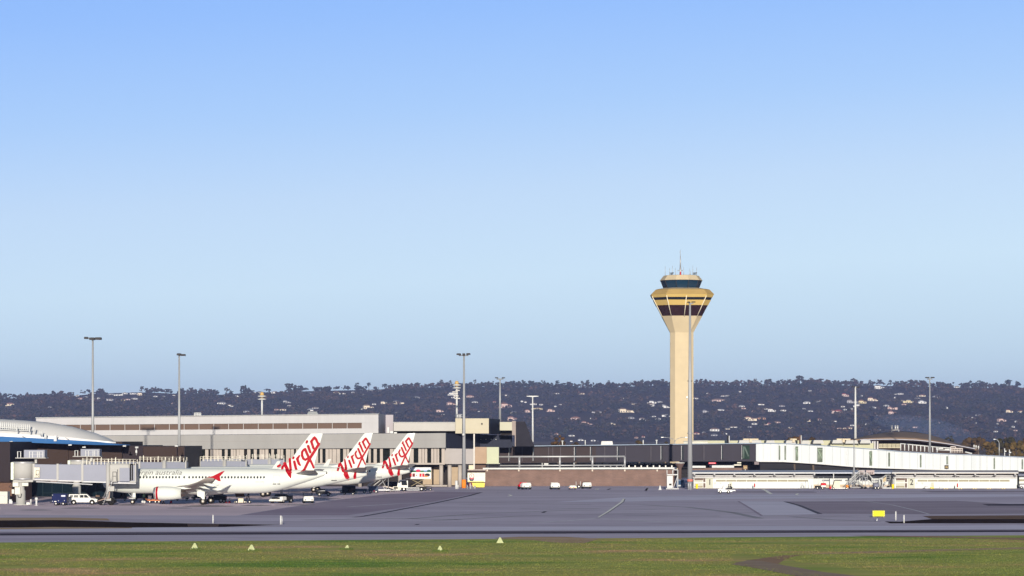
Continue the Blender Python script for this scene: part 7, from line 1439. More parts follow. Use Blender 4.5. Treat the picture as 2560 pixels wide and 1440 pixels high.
for y in (-.9, .9):
    b = MB(); b.hexa([(cx_(1027), y - .07, cz_(1215)), (cx_(1029.5), y - .07, cz_(1215.5)), (cx_(1029.5), y + .07, cz_(1215.5)), (cx_(1027), y + .07, cz_(1215)), (cx_(1058), y - .07, cz_(1198)), (cx_(1061), y - .07, cz_(1198.5)), (cx_(1061), y + .07, cz_(1198.5)), (cx_(1058), y + .07, cz_(1198))])
    b.hexa([(cx_(1062), y - .08, cz_(1216)), (cx_(1064.5), y - .08, cz_(1215.5)), (cx_(1064.5), y + .08, cz_(1215.5)), (cx_(1062), y + .08, cz_(1216)), (cx_(1030), y - .08, cz_(1200)), (cx_(1033), y - .08, cz_(1199.5)), (cx_(1033), y + .08, cz_(1199.5)), (cx_(1030), y + .08, cz_(1200))]); b.build('scissor_leg', mat('scissor_khaki', (.22, .18, .11), .6), t, local=True)
b = MB(); b.loft([[(cx_(993), y, cz_(1219)), (cx_(1020), y, cz_(1219)), (cx_(1020), y, cz_(1201)), (cx_(1015), y, cz_(1199.5)), (cx_(1000), y, cz_(1200)), (cx_(995), y, cz_(1207))] for y in (-1.1, 1.1)]); cab_ = b.build('cab', M_vwhite, t, local=True)
b = MB(); b.sheet([(cx_(1004.5), -1.11, cz_(1213)), (cx_(1018.5), -1.11, cz_(1213)), (cx_(1017), -1.11, cz_(1201.5)), (cx_(1004), -1.11, cz_(1202))]); b.build('side_window', M_vglass, cab_, local=True)
b = MB(); b.sheet([(cx_(994.4), -.95, cz_(1208)), (cx_(994.4), .95, cz_(1208)), (cx_(999.3), .9, cz_(1201)), (cx_(999.3), -.9, cz_(1201))]); b.build('windscreen', M_vglass, cab_, local=True)
b = MB(); b.box(cx_(983), cx_(1003), -1.15, -.2, cz_(1224.5), cz_(1216)); b.box(cx_(983), cx_(990), -1.15, 1.15, cz_(1224.5), cz_(1222)); b.build('front_step', mat('cream_step', (.68, .64, .55), .5), t, local=True)
b = MB(); b.box(cx_(985.5), cx_(995), -1.17, -1.15, cz_(1221.5), cz_(1217.3)); b.build('step_recess', M_darkmetal, t, local=True)
b = MB(); b.box(cx_(1003), cx_(1066), -.9, .9, cz_(1222.5), cz_(1217)); b.build('chassis', M_vblack, t, local=True)
b = MB(); 
for yy in (1219, 1222, 1225): b.box(cx_(1017), cx_(1048), -1.15, -1.1, cz_(yy) - .03, cz_(yy) + .03)
b.box(cx_(1017), cx_(1017.6), -1.15, -1.1, cz_(1225), cz_(1219)); b.box(cx_(1048), cx_(1048.6), -1.15, -1.1, cz_(1225), cz_(1219)); b.build('side_guard', M_galv, t, local=True)
for px in (1010, 1054):
    for y in (-.85, .85): wheel(t, cx_(px), y, .42, .28)
t = thing('tow_cart', 'dark flat tow cart parked just right of the catering truck', 'cart', G(1070, 1226.5)); b = MB(); b.box(-.8, .8, -.5, .5, .3, .45); b.path([(-.8, -.5, .3), (-.8, -.5, .9), (.8, -.5, .85), (.8, -.5, .3)], .04); b.build('deck', M_darkmetal, t, local=True); wheel(t, -.5, -.5, .2, .12, 12); wheel(t, .5, -.5, .2, .12, 12)
# hut with round speed sign, yellow skip, bollards by the orange mast foot
D3 = 626.0
t = thing('white_hut', 'small white hut with brown roof band behind the round sign', 'hut', (X(1191, D3), D3, 0)); b = MB(); b.slab(1169, 1213, 1181, 1205, D3 + 4, D3 + 4, 3); b.build('wall', mat('hut_white', (.74, .72, .62), .55, var=.05, scale=1), t); b = MB(); b.slab(1169, 1213, 1176, 1180.8, D3 + 3.5, D3 + 3.5, 4); b.build('roof_band', M_brown, t); b = MB(); b.slab(1169, 1214, 1174, 1175.8, D3 + 3, D3 + 3, 4.5); b.build('roof_edge', mat('pinkish_trim', (.6, .5, .46), .6), t); b = MB(); b.slab(1198, 1212, 1182.5, 1190, D3 + 3.9, D3 + 3.9, .1); b.build('poster', M_whitepaint, t); b = MB(); b.slab(1190, 1197, 1185, 1191, D3 + 3.9, D3 + 3.9, .1); b.build('notice', mat('notice_green', (.6, .66, .56), .6), t)
t = thing('speed_sign', 'round white sign with red rim and numeral 5 before the white hut', 'sign', (X(1179.5, D3), D3, 0))
s_ = D3 / FOC; c = W(1179.5, 1190, D3)
b = MB(); b.lathe([(-.05, 5.9 * s_), (.0, 5.9 * s_)], c, 'y', 24); b.build('face', mat('sign_white', (.78, .72, .66), .5, var=0), t)
b = MB(); n_ = 28; r0, r1 = 4.9 * s_, 6.1 * s_; vs = []
for k in range(n_): a = 2 * math.pi * k / n_; vs += [(c.x + r0 * math.cos(a), c.y - .06, c.z + r0 * math.sin(a)), (c.x + r1 * math.cos(a), c.y - .06, c.z + r1 * math.sin(a))]
b.add(vs, [(2 * k, 2 * k + 1, (2 * k + 3) % (2 * n_), (2 * k + 2) % (2 * n_)) for k in range(n_)]); b.build('rim', M_redpaint, t)
wall_text('5', 7.5 * s_, 1177.3, 1192.2, D3 - .08, M_darkmetal, t, 'numeral')
b = MB(); b.slab(1176.3, 1183, 1194.5, 1198, D3 - .09, D3 - .09, .02); b.build('red_plate', mat('pale_red', (.7, .12, .14), .5), t)
b = MB(); b.rod((c.x, c.y + .1, 0), (c.x, c.y + .1, c.z - 5 * s_), .05, n=6); b.build('post', M_galv, t)
t = thing('yellow_skip', 'yellow skip bin with sloping lid in front of the white hut', 'skip bin', (X(1195, 622), 622, 0)); b = MB(); p0 = X(1180, 620); b.hexa([(X(1183, 620), 620, .1), (X(1211, 620), 620, .1), (X(1211, 620), 622.5, .1), (X(1183, 620), 622.5, .1), (X(1180, 620), 620, 1.05), (X(1212, 620), 620, 1.05), (X(1212, 620), 622.5, 1.05), (X(1180, 620), 622.5, 1.05)]); b.build('bin', M_yellow, t); b = MB(); b.slab(1169.5, 1209, 1203, 1205, 623, 623, 2); b.build('lid', mat('lid_yellow', (.78, .72, .28), .5), t)
b = MB(); b.slab(1172, 1180, 1206, 1216, 623, 623, 1); b.build('end_box', mat('dull_maroon', (.20, .04, .04), .7), t)
for px, top, lab in ((1141, 1201, 'tall white rounded bollard left of the orange mast foot'), (1145, 1212, 'thin white bollard immediately left of the orange mast foot'), (1168.5, 1212.5, 'short pale bollard right beside the orange mast foot'), (1175.5, 1208, 'slim white bollard right of the orange mast foot near the skip'), (1180, 1211, 'slim grey bollard before the yellow skip'), (1187, 1214, 'stout short grey bollard before the yellow skip')):
    D4 = GD(1222.5); t = thing('bollard', lab, 'bollard', (X(px, D4), D4, 0), 0, 'bollards round the orange mast foot'); r_ = .3 if px == 1141 else .22 if px == 1187 else .1
    b = MB(); h = Z(top, D4); b.lathe([(0, r_), (h - r_ * .6, r_), (h, r_ * .4)], n=12); b.build('post', M_whitepaint if px in (1141, 1145, 1175.5) else M_greymetal, t, local=True)
    b = MB(); b.lathe([(0, r_ * 1.25), (.06, r_ * 1.25)], n=12); b.build('base', M_greymetal, t, local=True)
# white cone, white steps unit, tractor in shade, bollards at the big mast foot
t = thing('white_cone', 'large white cone standing alone at the right end of the brick wall', 'traffic cone', G(1650, 1224.5)); b = MB(); b.lathe([(0, .32), (.1, .3), (.55, .2), (.8, .12), (.95, .05)], n=14); b.box(-.35, .35, -.35, .35, 0, .06); b.build('cone', M_whitepaint, t, local=True)
Ds = GD(1223.5); t = thing('wheeled_steps', 'tall white wheeled cabinet steps at the right end of the brick wall', 'steps', (X(1682, Ds), Ds, 0))
b = MB(); b.slab(1667.5, 1682, 1189.5, 1220, Ds, Ds, 1.4); b.build('cabinet', M_whitepaint, t)
b = MB(); b.slab(1672.5, 1679, 1209, 1213.5, Ds - .02, Ds - .02, .03); b.build('notice', M_darkmetal, t)
b = MB(); b.slab(1667, 1695.5, 1185.5, 1188, Ds, Ds, 1.4); b.slab(1665, 1697, 1221, 1223, Ds, Ds, 1.4); b.build('deck', M_whitepaint, t)
b = MB(); b.path([W(1667.5, 1186, Ds), W(1667.5, 1174.5, Ds)], .09); b.path([W(1682, 1186, Ds), W(1682, 1174.5, Ds), W(1694.5, 1174.5, Ds), W(1694.5, 1222, Ds)], .1); b.path([W(1694, 1190, Ds), W(1683, 1221, Ds)], .07); b.build('handrail', M_whitepaint, t)
for px in (1669, 1681, 1693): b = MB(); c = W(px, 1223, Ds); b.lathe([(-.06, .12), (.06, .12)], (c.x, Ds + .3, .12), 'x', 10); b.build('castor', M_rubber, t)
t = thing('parked_tractor', 'blue grey tractor parked in shade behind the white steps', 'tractor', (X(1702, 622), 622, 0), 0); b = MB(); b.slab(1692, 1710, 1199, 1206, 622, 622, 2); b.slab(1690.5, 1712, 1206, 1217, 621.5, 621.5, 2.6); b.build('body', mat('shade_blue_paint', (.14, .18, .26), .5), t); b = MB(); b.slab(1694.5, 1706, 1202, 1211, 621.4, 621.4, .1); b.build('windscreen', mat('blue_tinted_glass', (.03, .06, .12), .1), t); b = MB(); b.slab(1694, 1702, 1213, 1215, 621.4, 621.4, .08); b.build('bumper', M_whitepaint, t)
for px in (1693, 1710): b = MB(); c = W(px, 1217, 622); b.lathe([(-.2, .4), (.2, .4)], (c.x, 622.5, .4), 'x', 14); b.build('wheel', M_rubber, t)
for px, lab in ((1721, 'left hand thin bollard at the foot of the thick mast'), (1726, 'right hand thin bollard at the foot of the thick mast')):
    D4 = GD(1224); t = thing('bollard', lab, 'bollard', (X(px, D4), D4, 0), 0, 'bollards at the thick mast foot'); b = MB(); b.lathe([(0, .1), (1.35, .1), (1.42, .04)], n=10); b.build('post', M_galv, t, local=True); b = MB(); b.lathe([(0, .16), (.05, .16)], n=10); b.build('base', M_galv, t, local=True)
def wheelie(label, px, py):
    t = thing('wheelie_bin', label, 'bin', G(px, py), 0, 'yellow wheelie bins'); b = MB(); b.loft([[(-.24 * k, -.28 * k, z), (.24 * k, -.28 * k, z), (.24 * k, .28 * k, z), (-.24 * k, .28 * k, z)] for z, k in ((.1, .8), (.95, 1.05))]); b.build('bin', mat('bin_yellow', (.82, .58, .02), .45), t, local=True); b = MB(); b.rbox(-.28, .28, -.32, .32, .95, 1.05, .04); b.build('lid', MATS['bin_yellow'], t, local=True)
    for x in (-.2, .2): b = MB(); b.lathe([(-.04, .1), (.04, .1)], (x, .22, .1), 'x', 10); b.build('wheel', M_rubber, t, local=True)
wheelie('yellow bin at the left end of boarding lounge 1', 1742, 1222.5); wheelie('yellow bin at the left end of boarding lounge 2', 2232, 1222.8)
for px, lab in ((1886.5, 'red fire extinguisher cabinet before boarding lounge 1'), (2393.5, 'red fire extinguisher cabinet before boarding lounge 2')):
    D4 = GD(1221.5) - 1; t = thing('extinguisher_post', lab, 'fire extinguisher', (X(px, D4), D4, 0), 0, 'fire extinguisher posts'); b = MB(); b.lathe([(.35, .14), (1.0, .14), (1.12, .06)], n=12); b.build('extinguisher', M_redpaint, t, local=True); b = MB(); b.rod((0, .15, 0), (0, .15, 1.25), .04, n=6); b.build('post', M_galv, t, local=True)
# open tug carrying two people
p = G(1811, 1233.5); t = thing('open_tug', 'open white tug carrying two seated people before boarding lounge 1', 'tug', p, 0)
b = MB(); b.loft([[(-1.3, y, .3), (1.5, y, .3), (1.5, y, .75), (.2, y, .75), (.0, y, .9), (-1.1, y, .95), (-1.3, y, .8)] for y in (-.7, .7)]); b.build('body', M_vwhite, t, local=True)
b = MB(); b.box(-.4, .1, -.68, -.66, 0.9, 1.35); b.path([(-.45, -.68, .9), (-.25, -.68, 1.5), (.0, -.68, 1.5)], .03); b.path([(-.45, .68, .9), (-.25, .68, 1.5)], .03); b.build('windscreen_frame', M_greymetal, t, local=True)
b = MB(); b.rbox(.55, 1.5, -.65, .65, .75, .95, .05); b.rbox(1.35, 1.5, -.65, .65, .95, 1.35, .05); b.build('seat', M_vblack, t, local=True)
for x in (-.85, .75):
    for y in (-.62, .62): wheel(t, x, y, .32, .2)
b = MB(); b.lathe([(0, .16), (.03, .16)], (.15, -.25, 1.15), n=12); b.build('steering_wheel', M_vblack, t, local=True)
ps = p + Vector((.75, -.3, .98)); person('driver in dark clothes seated on the open white tug, left of the pair', ps, R(-90), cm3, 'sit')
ps = p + Vector((1.15, .25, .98)); person('passenger in dark clothes seated on the open white tug, right of the pair', ps, R(-90), cm3, 'sit')
t = thing('hoop_cart', 'small cart with thin hoop rail right behind the open white tug', 'cart', G(1832, 1231)); b = MB(); b.box(-.7, .5, -.4, .4, .3, .5); b.build('deck', M_vwhite, t, local=True); b = MB(); b.path([(-.6, -.4, .5), (-.5, -.4, .9), (.1, -.4, 1.05), (.4, -.4, .7), (.3, -.4, .5)], .03); b.build('hoop', M_galv, t, local=True); wheel(t, -.3, -.4, .2, .12, 12)
# red and white loader tug
p = G(2052, 1223.3); t = thing('loader_tug', 'red and white tug with thin mast before the link building', 'tug', p, 0)
b = MB(); b.rbox(-1.2, 1.0, -.7, .7, .3, .75, .08); b.build('body', M_vblack, t, local=True); b = MB(); b.rbox(.0, 1.1, -.6, .6, .75, 1.35, .15); b.build('red_hood', M_redpaint, t, local=True); b = MB(); b.rbox(.0, 1.0, -.72, -.6, .5, .85, .04); b.build('white_panel', M_vwhite, t, local=True)
b = MB(); b.path([(-.6, -.5, .7), (-.6, -.5, 2.6)], .05); b.path([(.5, -.5, 1.3), (.5, -.5, 2.6)], .05); b.path([(-.9, -.5, 1.0), (-.2, -.5, 1.6), (.3, -.5, 2.0)], .05); b.build('mast', M_whitepaint, t, local=True)
for x in (-.8, .3): wheel(t, x, -.65, .28, .2, 12)
for px, w_, h_, lab in ((2005, 7, 13, 'lower of two thin framed trolleys at the end of lounge 1'), (2017, 9, 20, 'taller of two thin framed trolleys at the end of lounge 1')):
    D4 = GD(1222.5); s_ = D4 / FOC; t = thing('framed_trolley', lab, 'trolley', (X(px, D4), D4, 0), 0, 'thin framed trolleys'); b = MB(); a = w_ * s_ / 2; hh = h_ * s_
    b.path([(-a, 0, .1), (-a + .1, 0, hh), (a * .6, 0, hh), (a, 0, .1)], .05); b.path([(-a, 0, .2), (a, 0, .2)], .05); b.path([(-a, .4, .1), (a, .4, .1)], .05); b.build('frame', M_galv, t, local=True)
    b = MB(); b.box(-a, a, -.1, .4, .14, .2); b.build('deck', M_whitepaint, t, local=True)
# mobile passenger stairs
def mobile_stairs(label, px0, px1, ytop, yb, flip, steps, panel, D):
    s_ = D / FOC; wd = (px1 - px0) * s_; hh = (yb - ytop) * s_; t = thing('mobile_stairs', label, 'stairs', (X(px0, D), D, 0), 0, 'passenger stairs parked by the link building')
    def xx(f): return wd * (1 - f) if flip else wd * f
    b = MB(); top = hh * .72; n = steps
    for q in (0, 1.2): b.path([(xx(0), q, .35), (xx(.75), q, top), (xx(1), q, top)], .07)
    for k in range(n): f = k / (n - 1); b.cbox(xx(.75 * f), .6, .35 + (top - .35) * f, .26, 1.1, .05)
    b.box(min(xx(.75), xx(1)), max(xx(.75), xx(1)), 0, 1.2, top - .05, top + .03); b.build('flight', M_galv, t, local=True)
    b = MB()
    for q in (-.03, 1.23):
        b.path([(xx(0), q, 1.2), (xx(.75), q, top + .95), (xx(1), q, top + .95)], .045); b.path([(xx(0), q, .8), (xx(.75), q, top + .5), (xx(1), q, top + .5)], .03)
        for f in (0, .25, .5, .75, 1): z = .35 + (top - .35) * min(f / .75, 1); b.path([(xx(f), q, z), (xx(f), q, z + .9)], .035)
    b.build('handrail', M_whitepaint, t, local=True)
    b = MB(); b.path([(xx(.1), 0, .3), (xx(.95), 0, top * .9)], .05); b.path([(xx(.95), 0, .3), (xx(.45), 0, top * .6)], .05); b.path([(xx(.9), 0, .3), (xx(.9), 0, top)], .07); b.path([(xx(0), 0, .3), (xx(1), 0, .3)], .09); b.path([(xx(.55), 0, .3), (xx(.8), 0, top)], .05); b.build('undercarriage', mat('stair_grey', (.40, .40, .42), .5), t, local=True)
    if panel: b = MB(); b.hexa([(xx(.45), -.08, .35 + top * .45), (xx(.72), -.08, top * .85), (xx(.72), -.04, top * .85), (xx(.45), -.04, .35 + top * .45), (xx(.45), -.08, .9 + top * .5), (xx(.72), -.08, top + .7), (xx(.72), -.04, top + .7), (xx(.45), -.04, .9 + top * .5)]); b.build('side_panel', panel, t, local=True)
    for f in (.12, .88):
        for q in (0, 1.2): b = MB(); b.lathe([(-.09, .25), (.09, .25)], (xx(f), q, .25), 'y', 14); b.build('wheel', M_rubber, t, local=True)
    return t
D5 = 606.0
mobile_stairs('middle mobile stairs rising right behind the thin grey lamp pole', 2117, 2160, 1176, 1223, False, 16, None, D5 + 2)
mobile_stairs('mobile stairs with black side panel leaning left before the link building', 2160, 2194, 1183, 1223, True, 14, M_vblack, D5)
mobile_stairs('rearmost mobile stairs between the black panelled stairs and lounge 2', 2187, 2226, 1192, 1223, False, 12, mat('panel_tan', (.5, .40, .25), .6), D5 + 5)
p = G(2097, 1224); t = thing('stair_trailer', 'cream slatted stair trailer with red and orange ends before the link building', 'trailer', p, 0)
b = MB(); b.hexa([(-1.3, -.6, .5), (.2, -.6, .5), (.2, .6, .5), (-1.3, .6, .5), (-.95, -.6, 1.85), (.15, -.6, 1.85), (.15, .6, 1.85), (-.95, .6, 1.85)]); b.build('slatted_side', mat('slatted_cream', (.68, .65, .48), .5, var=.1, scale=3), t, local=True)
b = MB(); b.box(-1.6, 1.9, -.6, .6, .22, .42); b.build('deck', M_vwhite, t, local=True); b = MB(); b.path([(-1.5, -.6, .4), (-1.0, -.6, 2.0)], .06); b.path([(-.95, -.6, 1.9), (.2, -.6, 1.9)], .06); b.build('frame', M_darkmetal, t, local=True)
b = MB(); b.rbox(-2.0, -1.6, -.5, .5, .2, .7, .05); b.build('red_end', M_redpaint, t, local=True); b = MB(); b.rbox(1.5, 1.95, -.6, .6, .42, 1.0, .05); b.build('orange_end', M_orange, t, local=True)
for x in (-1.2, 1.5): wheel(t, x, -.55, .25, .16, 12)
t = thing('air_start_unit', 'dark grey square air unit on wheels below the rearmost mobile stairs', 'ground unit', G(2190, 1223.5)); b = MB(); b.rbox(-.6, .6, -.5, .5, .45, 1.4, .08); b.build('body', mat('slate_unit', (.13, .13, .17), .5), t, local=True); b = MB(); b.box(-.35, .35, -.52, -.5, .7, 1.1); b.build('panel', mat('slate_panel', (.2, .21, .27), .5), t, local=True); wheel(t, -.2, -.45, .3, .2, 12); wheel(t, .45, -.45, .3, .2, 12)
t = thing('gangway_frame', 'tall pale gangway frame with dark opening left of lounge 2', 'frame', (X(2205, 610), 610, 0)); b = MB(); b.path([W(2198, 1222, 610), W(2198, 1196, 610), W(2206, 1196, 610), W(2206, 1222, 610)], .1); b.path([W(2199, 1199, 610), W(2203, 1218, 610)], .08); b.build('frame', M_whitepaint, t); b = MB(); b.slab(2201, 2205.5, 1199, 1219, 611, 611, .6); b.build('curtain', M_vblack, t)
t = thing('hose_cart', 'low white hose cart with black drum left of the yellow bin at lounge 2', 'cart', G(2218, 1223)); b = MB(); b.box(-.9, .9, -.3, .3, .15, .35); b.path([(-.9, 0, .3), (-.6, 0, .9)], .04); b.build('frame', M_whitepaint, t, local=True); b = MB(); b.lathe([(-.25, .32), (.25, .32)], (.2, 0, .4), 'y', 16); b.build('drum', M_vblack, t, local=True)
for px, lab in ((2078.5, 'left one of two wire cages on the link building roof'), (0, '')):
    pass
for a, c, lab in ((2147, 2162, 'left one of two pinkish cages on the link building roof'), (2165, 2186, 'right one of two pinkish cages on the link building roof')):
    D4 = 611; t = thing('roof_crate', lab, 'crate', (X((a + c) / 2, D4), D4, Z(1186, D4)), 0, 'pinkish cages on the roof'); b = MB(); b.slab(a, c, 1175.5, 1186, D4, D4, 1.2); b.build('crate', mat('crate_mauve', (.42, .34, .33), .7, var=.2, scale=3), t); b = MB()
    for k in range(4): u = a + 2 + (c - a - 4) * k / 4; b.slab(u, u + 2.2, 1181, 1184.5, D4 - .05, D4 - .05, .05)
    b.build('gaps', M_darkmetal, t)
for px, py, lab, mm in ((2330, 1223, 'tiny yellow hand cart before lounge 2', M_yellow), (2353, 1223, 'thin framed white cart before lounge 2', M_whitepaint), (2316, 1221.5, 'low grey box on the ground before lounge 2', M_greymetal)):
    t = thing('hand_cart', lab, 'cart', G(px, py)); b = MB()
    if mm is M_greymetal: b.rbox(-.35, .35, -.3, .3, .05, .5, .05); b.build('box', mm, t, local=True)
    else:
        b.rbox(-.4, .4, -.3, .3, .15, .4, .05); b.path([(-.3, 0, .4), (-.45, 0, 1.0)], .03); b.path([(.2, 0, .4), (.3, 0, .9), (-.1, 0, .9)], .03); b.build('deck', mm, t, local=True); b = MB(); b.lathe([(-.05, .14), (.05, .14)], (.2, -.2, .14), 'y', 10); b.build('wheel', M_rubber, t, local=True)
t = thing('parked_cart', 'dark cart at the right picture edge before the lounge annex', 'cart', G(2556, 1221.5)); b = MB(); b.rbox(-.7, .9, -.6, .6, .35, .95, .1); b.build('body', M_greymetal, t, local=True); b = MB(); b.box(-.75, .95, -.62, .62, .95, 1.05); b.build('top', M_vblack, t, local=True); wheel(t, -.3, -.55, .28, .16, 12); wheel(t, .5, -.55, .28, .16, 12)
for u in range(5):
    px = 2364 + u * 36; t = thing('wheel_stop', f"{['first', 'second', 'third', 'fourth', 'fifth'][u]} low kerb stop from the red extinguisher before lounge 2", 'kerb stop', G(px, 1222.6), 0, 'kerb stops before lounge 2'); b = MB(); b.rbox(-.7, .7, -.1, .1, 0, .14, .03); b.build('block', mat('stop_brown', (.2, .14, .12), .8), t, local=True)
    b = MB(); b.box(-.3, -.1, -.11, -.1, .02, .12); b.box(.2, .4, -.11, -.1, .02, .12); b.build('stripe', M_yellow, t, local=True)
# left: white hydrant pedestal and small white unit beside the bridge column
t = thing('white_pedestal', 'white pedestal post with hose coils right of the bridge column', 'pedestal', G(91, 1264)); b = MB(); b.lathe([(0, .3), (.06, .3), (.07, .14), (.9, .16), (1.0, .26), (1.25, .26), (1.35, .1)], n=14); b.build('post', M_whitepaint, t, local=True); b = MB(); b.path([(-.25, 0, 1.3), (-.4, 0, 1.5), (.0, 0, 1.6), (.1, 0, 1.45)], .05); b.build('hose', M_darkmetal, t, local=True)
t = thing('ground_power_box', 'small white box with black slot beside the bridge column', 'power unit', G(70.5, 1263.5)); b = MB(); b.rbox(-.28, .28, -.2, .2, .1, .5, .04); b.build('box', M_vwhite, t, local=True); b = MB(); b.box(-.05, .15, -.215, -.2, .2, .27); b.build('slot', M_vblack, t, local=True); b = MB(); b.lathe([(.05, .1), (.9, .12), (1.0, .16)], (.42, .1, 0), n=10); b.build('white_stem', M_whitepaint, t, local=True)
# foreground: marker posts, direction board, cones on the turf
for px, yt, yb, lab in ((532.5, 1288, 1308, 'left marker post by the left drain, slimmer of the pair'), (702, 1289.5, 1311, 'right marker post by the left drain, at the tip of the black ditch'), (2239.5, 1279, 1301, 'marker post standing nearest to the yellow board'), (2260, 1288, 1308, 'marker post at the start of the right black ditch')):
    D4 = GD(yb); t = thing('marker_post', lab, 'marker post', (X(px, D4), D4, 0), 0, 'white marker posts beside the drains'); h = (yb - yt) * D4 / FOC; b = MB(); b.rod((0, 0, 0), (0, 0, h), .09 if px < 700 or px > 1000 else .11, n=10); b.build('post', M_whitepaint, t, local=True)
    b = MB(); b.lathe([(h, .1), (h + .04, .06)], n=10); b.build('cap', M_whitepaint, t, local=True)
    if px == 702: b = MB(); b.rod((.18, .1, 0), (.18, .1, h * .95), .06, n=8); b.build('brace', M_galv, t, local=True)
D4 = 400; t = thing('yellow_sign_board', 'bright yellow blank backed board on legs beside the right drain', 'sign', (X(2196.5, D4), D4, 0)); s_ = D4 / FOC
b = MB(); b.slab(2181.5, 2212, 1276.5, 1291, D4, D4, .12); b.build('board', mat('sign_yellow', (.60, .56, .025), .45, var=.03), t)
for k, px in enumerate((2184.5, 2209)):
    b = MB(); b.slab(px - 1, px + 1, 1290.5, 1293.5, D4 + .2, D4 + .2, .3); b.build('foot', M_yellow, t)
    b = MB(); b.rod((X(px, D4), D4 + .2, 0), (X(px, D4), D4 + .2, Z(1290, D4)), .06, n=6); b.build('leg', M_galv, t)
b = MB(); b.rod(W(2192, 1302.5, D4 - 17), W(2193.5, 1293, D4 - 16), .07, n=6); b.build('stake', M_whitepaint, t)
b = MB()
for px in (2183, 2210.5):
    for py in (1279, 1284, 1288.5): c = W(px, py, D4 - .02); b.cbox(c.x, c.y - .01, c.z, .06, .02, .06)
b.build('bolts', M_greymetal, t)
M_gable = mat('gable_marker_paint', (0.44, 0.47, 0.25), .6, var=.12, scale=3)
for i, (px, py, wd, hh, tilt, lab) in enumerate(((487, 1373, 19, 15, 0, 'leftmost gable marker on the turf, clean and upright'), (629, 1377, 21, 15, 0, 'gable marker on the turf, second from the left'), (866, 1374, 15, 11, 12, 'half sunk tilted gable marker in a grass clump'), (1100, 1379, 17, 14, 0, 'gable marker with a dark grass collar, fourth from the left'), (1250, 1358, 18, 14, 0, 'gable marker nearest the runway edge beside the bare patch'))):
    D4 = GD(py); s_ = D4 / FOC; t = thing('gable_marker', lab, 'marker', (X(px, D4), D4, .02), 0, 'pale yellow gable markers on the turf'); a, h = wd * s_ / 2, hh * s_
    b = MB(); b.loft([[(-a, -a * .8, 0), (a, -a * .8, 0), (a, a * .8, 0), (-a, a * .8, 0)], [(-a * .18 + tilt * .01, -.06, h), (a * .18 + tilt * .01, -.06, h), (a * .18 + tilt * .01, .06, h), (-a * .18 + tilt * .01, .06, h)]]); b.build('marker', M_gable, t, local=True)
    b = MB(); b.box(-a * 1.05, a * 1.05, -a * .9, a * .9, -.02, .05); b.build('base', M_gable, t, local=True)
def tuft_ring(px, py, w_, n, seed):
    D4 = GD(py); r_ = random.Random(seed); V, F = [], []
    for _ in range(n):
        a = r_.uniform(0, 6.28); q = w_ * D4 / FOC / 2 * math.sqrt(r_.uniform(.2, 1)); x, y = X(px, D4) + q * math.cos(a), D4 + q * math.sin(a) * .7; k = len(V); wd = r_.uniform(.02, .04); h = r_.uniform(.1, .26)
        V += [(x - wd, y, .03), (x + wd, y, .03), (x + r_.uniform(-.08, .08), y, .03 + h)]; F.append((k, k + 1, k + 2))
    me = bpy.data.meshes.new('grass_clump'); me.from_pydata(V, [], F); me.materials.append(mat('dark_grass', (.07, .10, .025), .9, var=.2)); o = bpy.data.objects.new('grass_clump', me); col.objects.link(o); o['kind'] = 'stuff'
tuft_ring(1100, 1380, 42, 300, 1); tuft_ring(866, 1375, 36, 260, 2); tuft_ring(489, 1374, 26, 60, 3); tuft_ring(631, 1378, 30, 60, 4)
# cars and roof clutter glimpsed behind the steel railing
for px, lab, mm in ((1357, 'white sign board behind the steel railing', M_whitepaint),):
    t = thing('small_board', lab, 'sign', (X(1365, 648), 648, 0)); b = MB(); b.slab(1360, 1371, 1158, 1162.5, 648, 648, .3); b.build('board', mm, t); b = MB(); b.slab(1354.5, 1356.5, 1157.5, 1168.5, 648, 648, .3); b.build('post', mm, t)
t = thing('floodlit_gantry', 'small white post light behind the railing right of the white sign board', 'post light', (X(1435, 648), 648, 0)); b = MB(); b.rod(W(1435, 1170, 648), W(1435, 1157, 648), .12, n=6); b.build('post', M_whitepaint, t); b = MB(); b.ball(W(1435, 1157, 648), .25); b.build('lamp', M_whitepaint, t)

# curtained baggage carts in the shade beyond the nose wheel and the engine
cart0 = thing('baggage_cart', 'dark curtained baggage cart beyond the nose wheel, leftmost of the shaded row', 'baggage cart', G(352, 1251.5), R(4), 'dark baggage carts under the nearest airliner')
b = MB(); b.box(-1.3, 1.3, -.7, .7, .35, .5); b.build('deck', M_darkmetal, cart0, local=True)
b = MB(); b.box(-1.25, 1.25, -.68, .68, 1.72, 1.8); b.build('roof', M_navy, cart0, local=True)
b = MB(); b.box(-1.22, -.05, -.66, -.62, .5, 1.72); b.build('curtain', mat('curtain_navy', (.012, .016, .03), .8), cart0, local=True)
b = MB(); b.box(-1.22, 1.22, .6, .66, .5, 1.72); b.build('back_panel', MATS['curtain_navy'], cart0, local=True)
b = MB(); b.rbox(.1, .75, -.5, .4, .5, 1.0, .08); b.rbox(.4, 1.1, -.45, .4, 1.0, 1.3, .08); b.build('luggage', mat('luggage_dark', (.05, .03, .03), .7, var=.3), cart0, local=True)
for x in (-.85, .85):
    for y in (-.55, .55): wheel(cart0, x, y, .22, .14, 12)
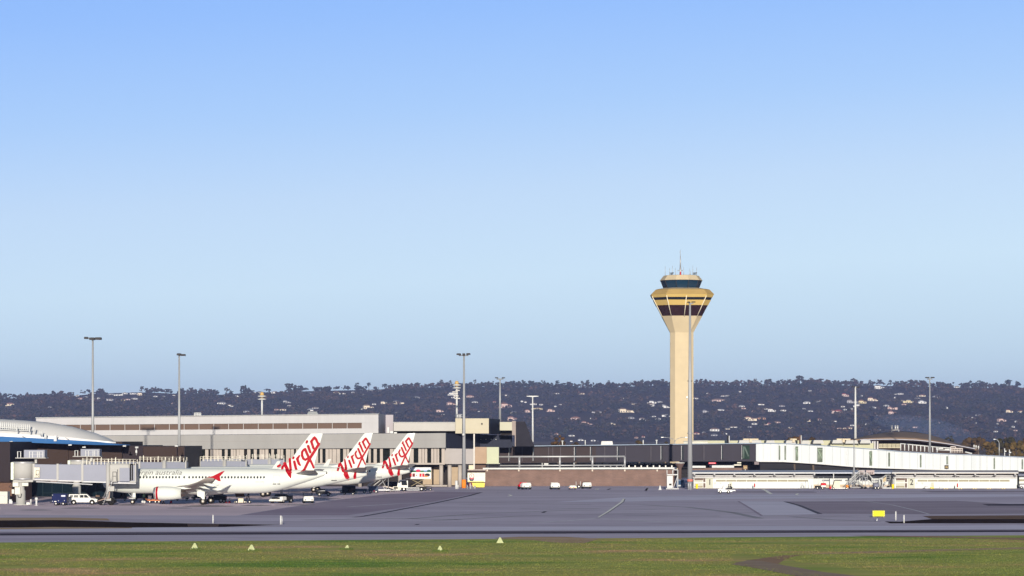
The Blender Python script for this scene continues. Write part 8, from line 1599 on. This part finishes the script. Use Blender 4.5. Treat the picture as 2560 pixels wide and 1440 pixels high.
for px, py, rz, lab in ((398, 1251, -3, 'dark curtained baggage cart beyond the standing workers'), (455, 1251.5, 5, 'dark curtained baggage cart beyond the nearest engine'), (497, 1250.5, 0, 'dark curtained baggage cart just left of the main wheels'), (540, 1250, -6, 'dark curtained baggage cart just right of the main wheels'), (300, 1252, 8, 'dark curtained baggage cart under the docked bridge cab')):
    place(copy_tree(cart0), G(px, py), R(rz), lab)

place(copy_tree(cart0), G(979, 1225.5), R(3), 'dark curtained baggage cart between the far stairs and the catering truck')
place(copy_tree(cart0), G(872, 1237), R(-4), 'dark curtained baggage cart in the shade under the middle airliner tail')
# ---------------------------------------------------------------- the evening air over the plain
hz = MB(); hz.box(-9500, 9500, -600, 11800, -1.6, 210)
mh = bpy.data.materials.new('haze_air'); mh.use_nodes = True; nh = mh.node_tree; nh.nodes.clear()
pv = nh.nodes.new('ShaderNodeVolumePrincipled'); oh = nh.nodes.new('ShaderNodeOutputMaterial')
pv.inputs['Color'].default_value = (0.44, 0.53, 0.97, 1); pv.inputs['Density'].default_value = 6.4e-5; pv.inputs['Anisotropy'].default_value = 0.0
nh.links.new(pv.outputs[0], oh.inputs['Volume'])
struct(hz.build('haze', mh), 'stuff')

# a thin blue drift of wood smoke below the range at right
sp_ = []
for px, py, wx, wy in ((2470, 1104, 14, 5), (2430, 1096, 34, 12), (2385, 1084, 46, 20), (2330, 1072, 50, 26), (2270, 1062, 46, 24), (2215, 1052, 30, 16), (2180, 1046, 10, 6)):
    D_ = 3700.0; c = W(px, py, D_); k_ = D_ / FOC
    sp_.append([c + Vector((wx * .25 * k_ * math.cos(a), 70 * wy / 26 * math.sin(a), wy * k_ * math.cos(a) + wy * .35 * k_ * math.sin(a))) for a in [2 * math.pi * q / 20 for q in range(20)]])
b = MB(); b.loft(sp_, smooth=True); msk = bpy.data.materials.new('wood_smoke'); msk.use_nodes = True; ns_ = msk.node_tree; ns_.nodes.clear()
pv2 = ns_.nodes.new('ShaderNodeVolumePrincipled'); os_ = ns_.nodes.new('ShaderNodeOutputMaterial'); pv2.inputs['Color'].default_value = (0.36, 0.56, 1.0, 1); pv2.inputs['Density'].default_value = 0.0015
ns_.links.new(pv2.outputs[0], os_.inputs['Volume']); struct(b.build('smoke', msk), 'stuff')
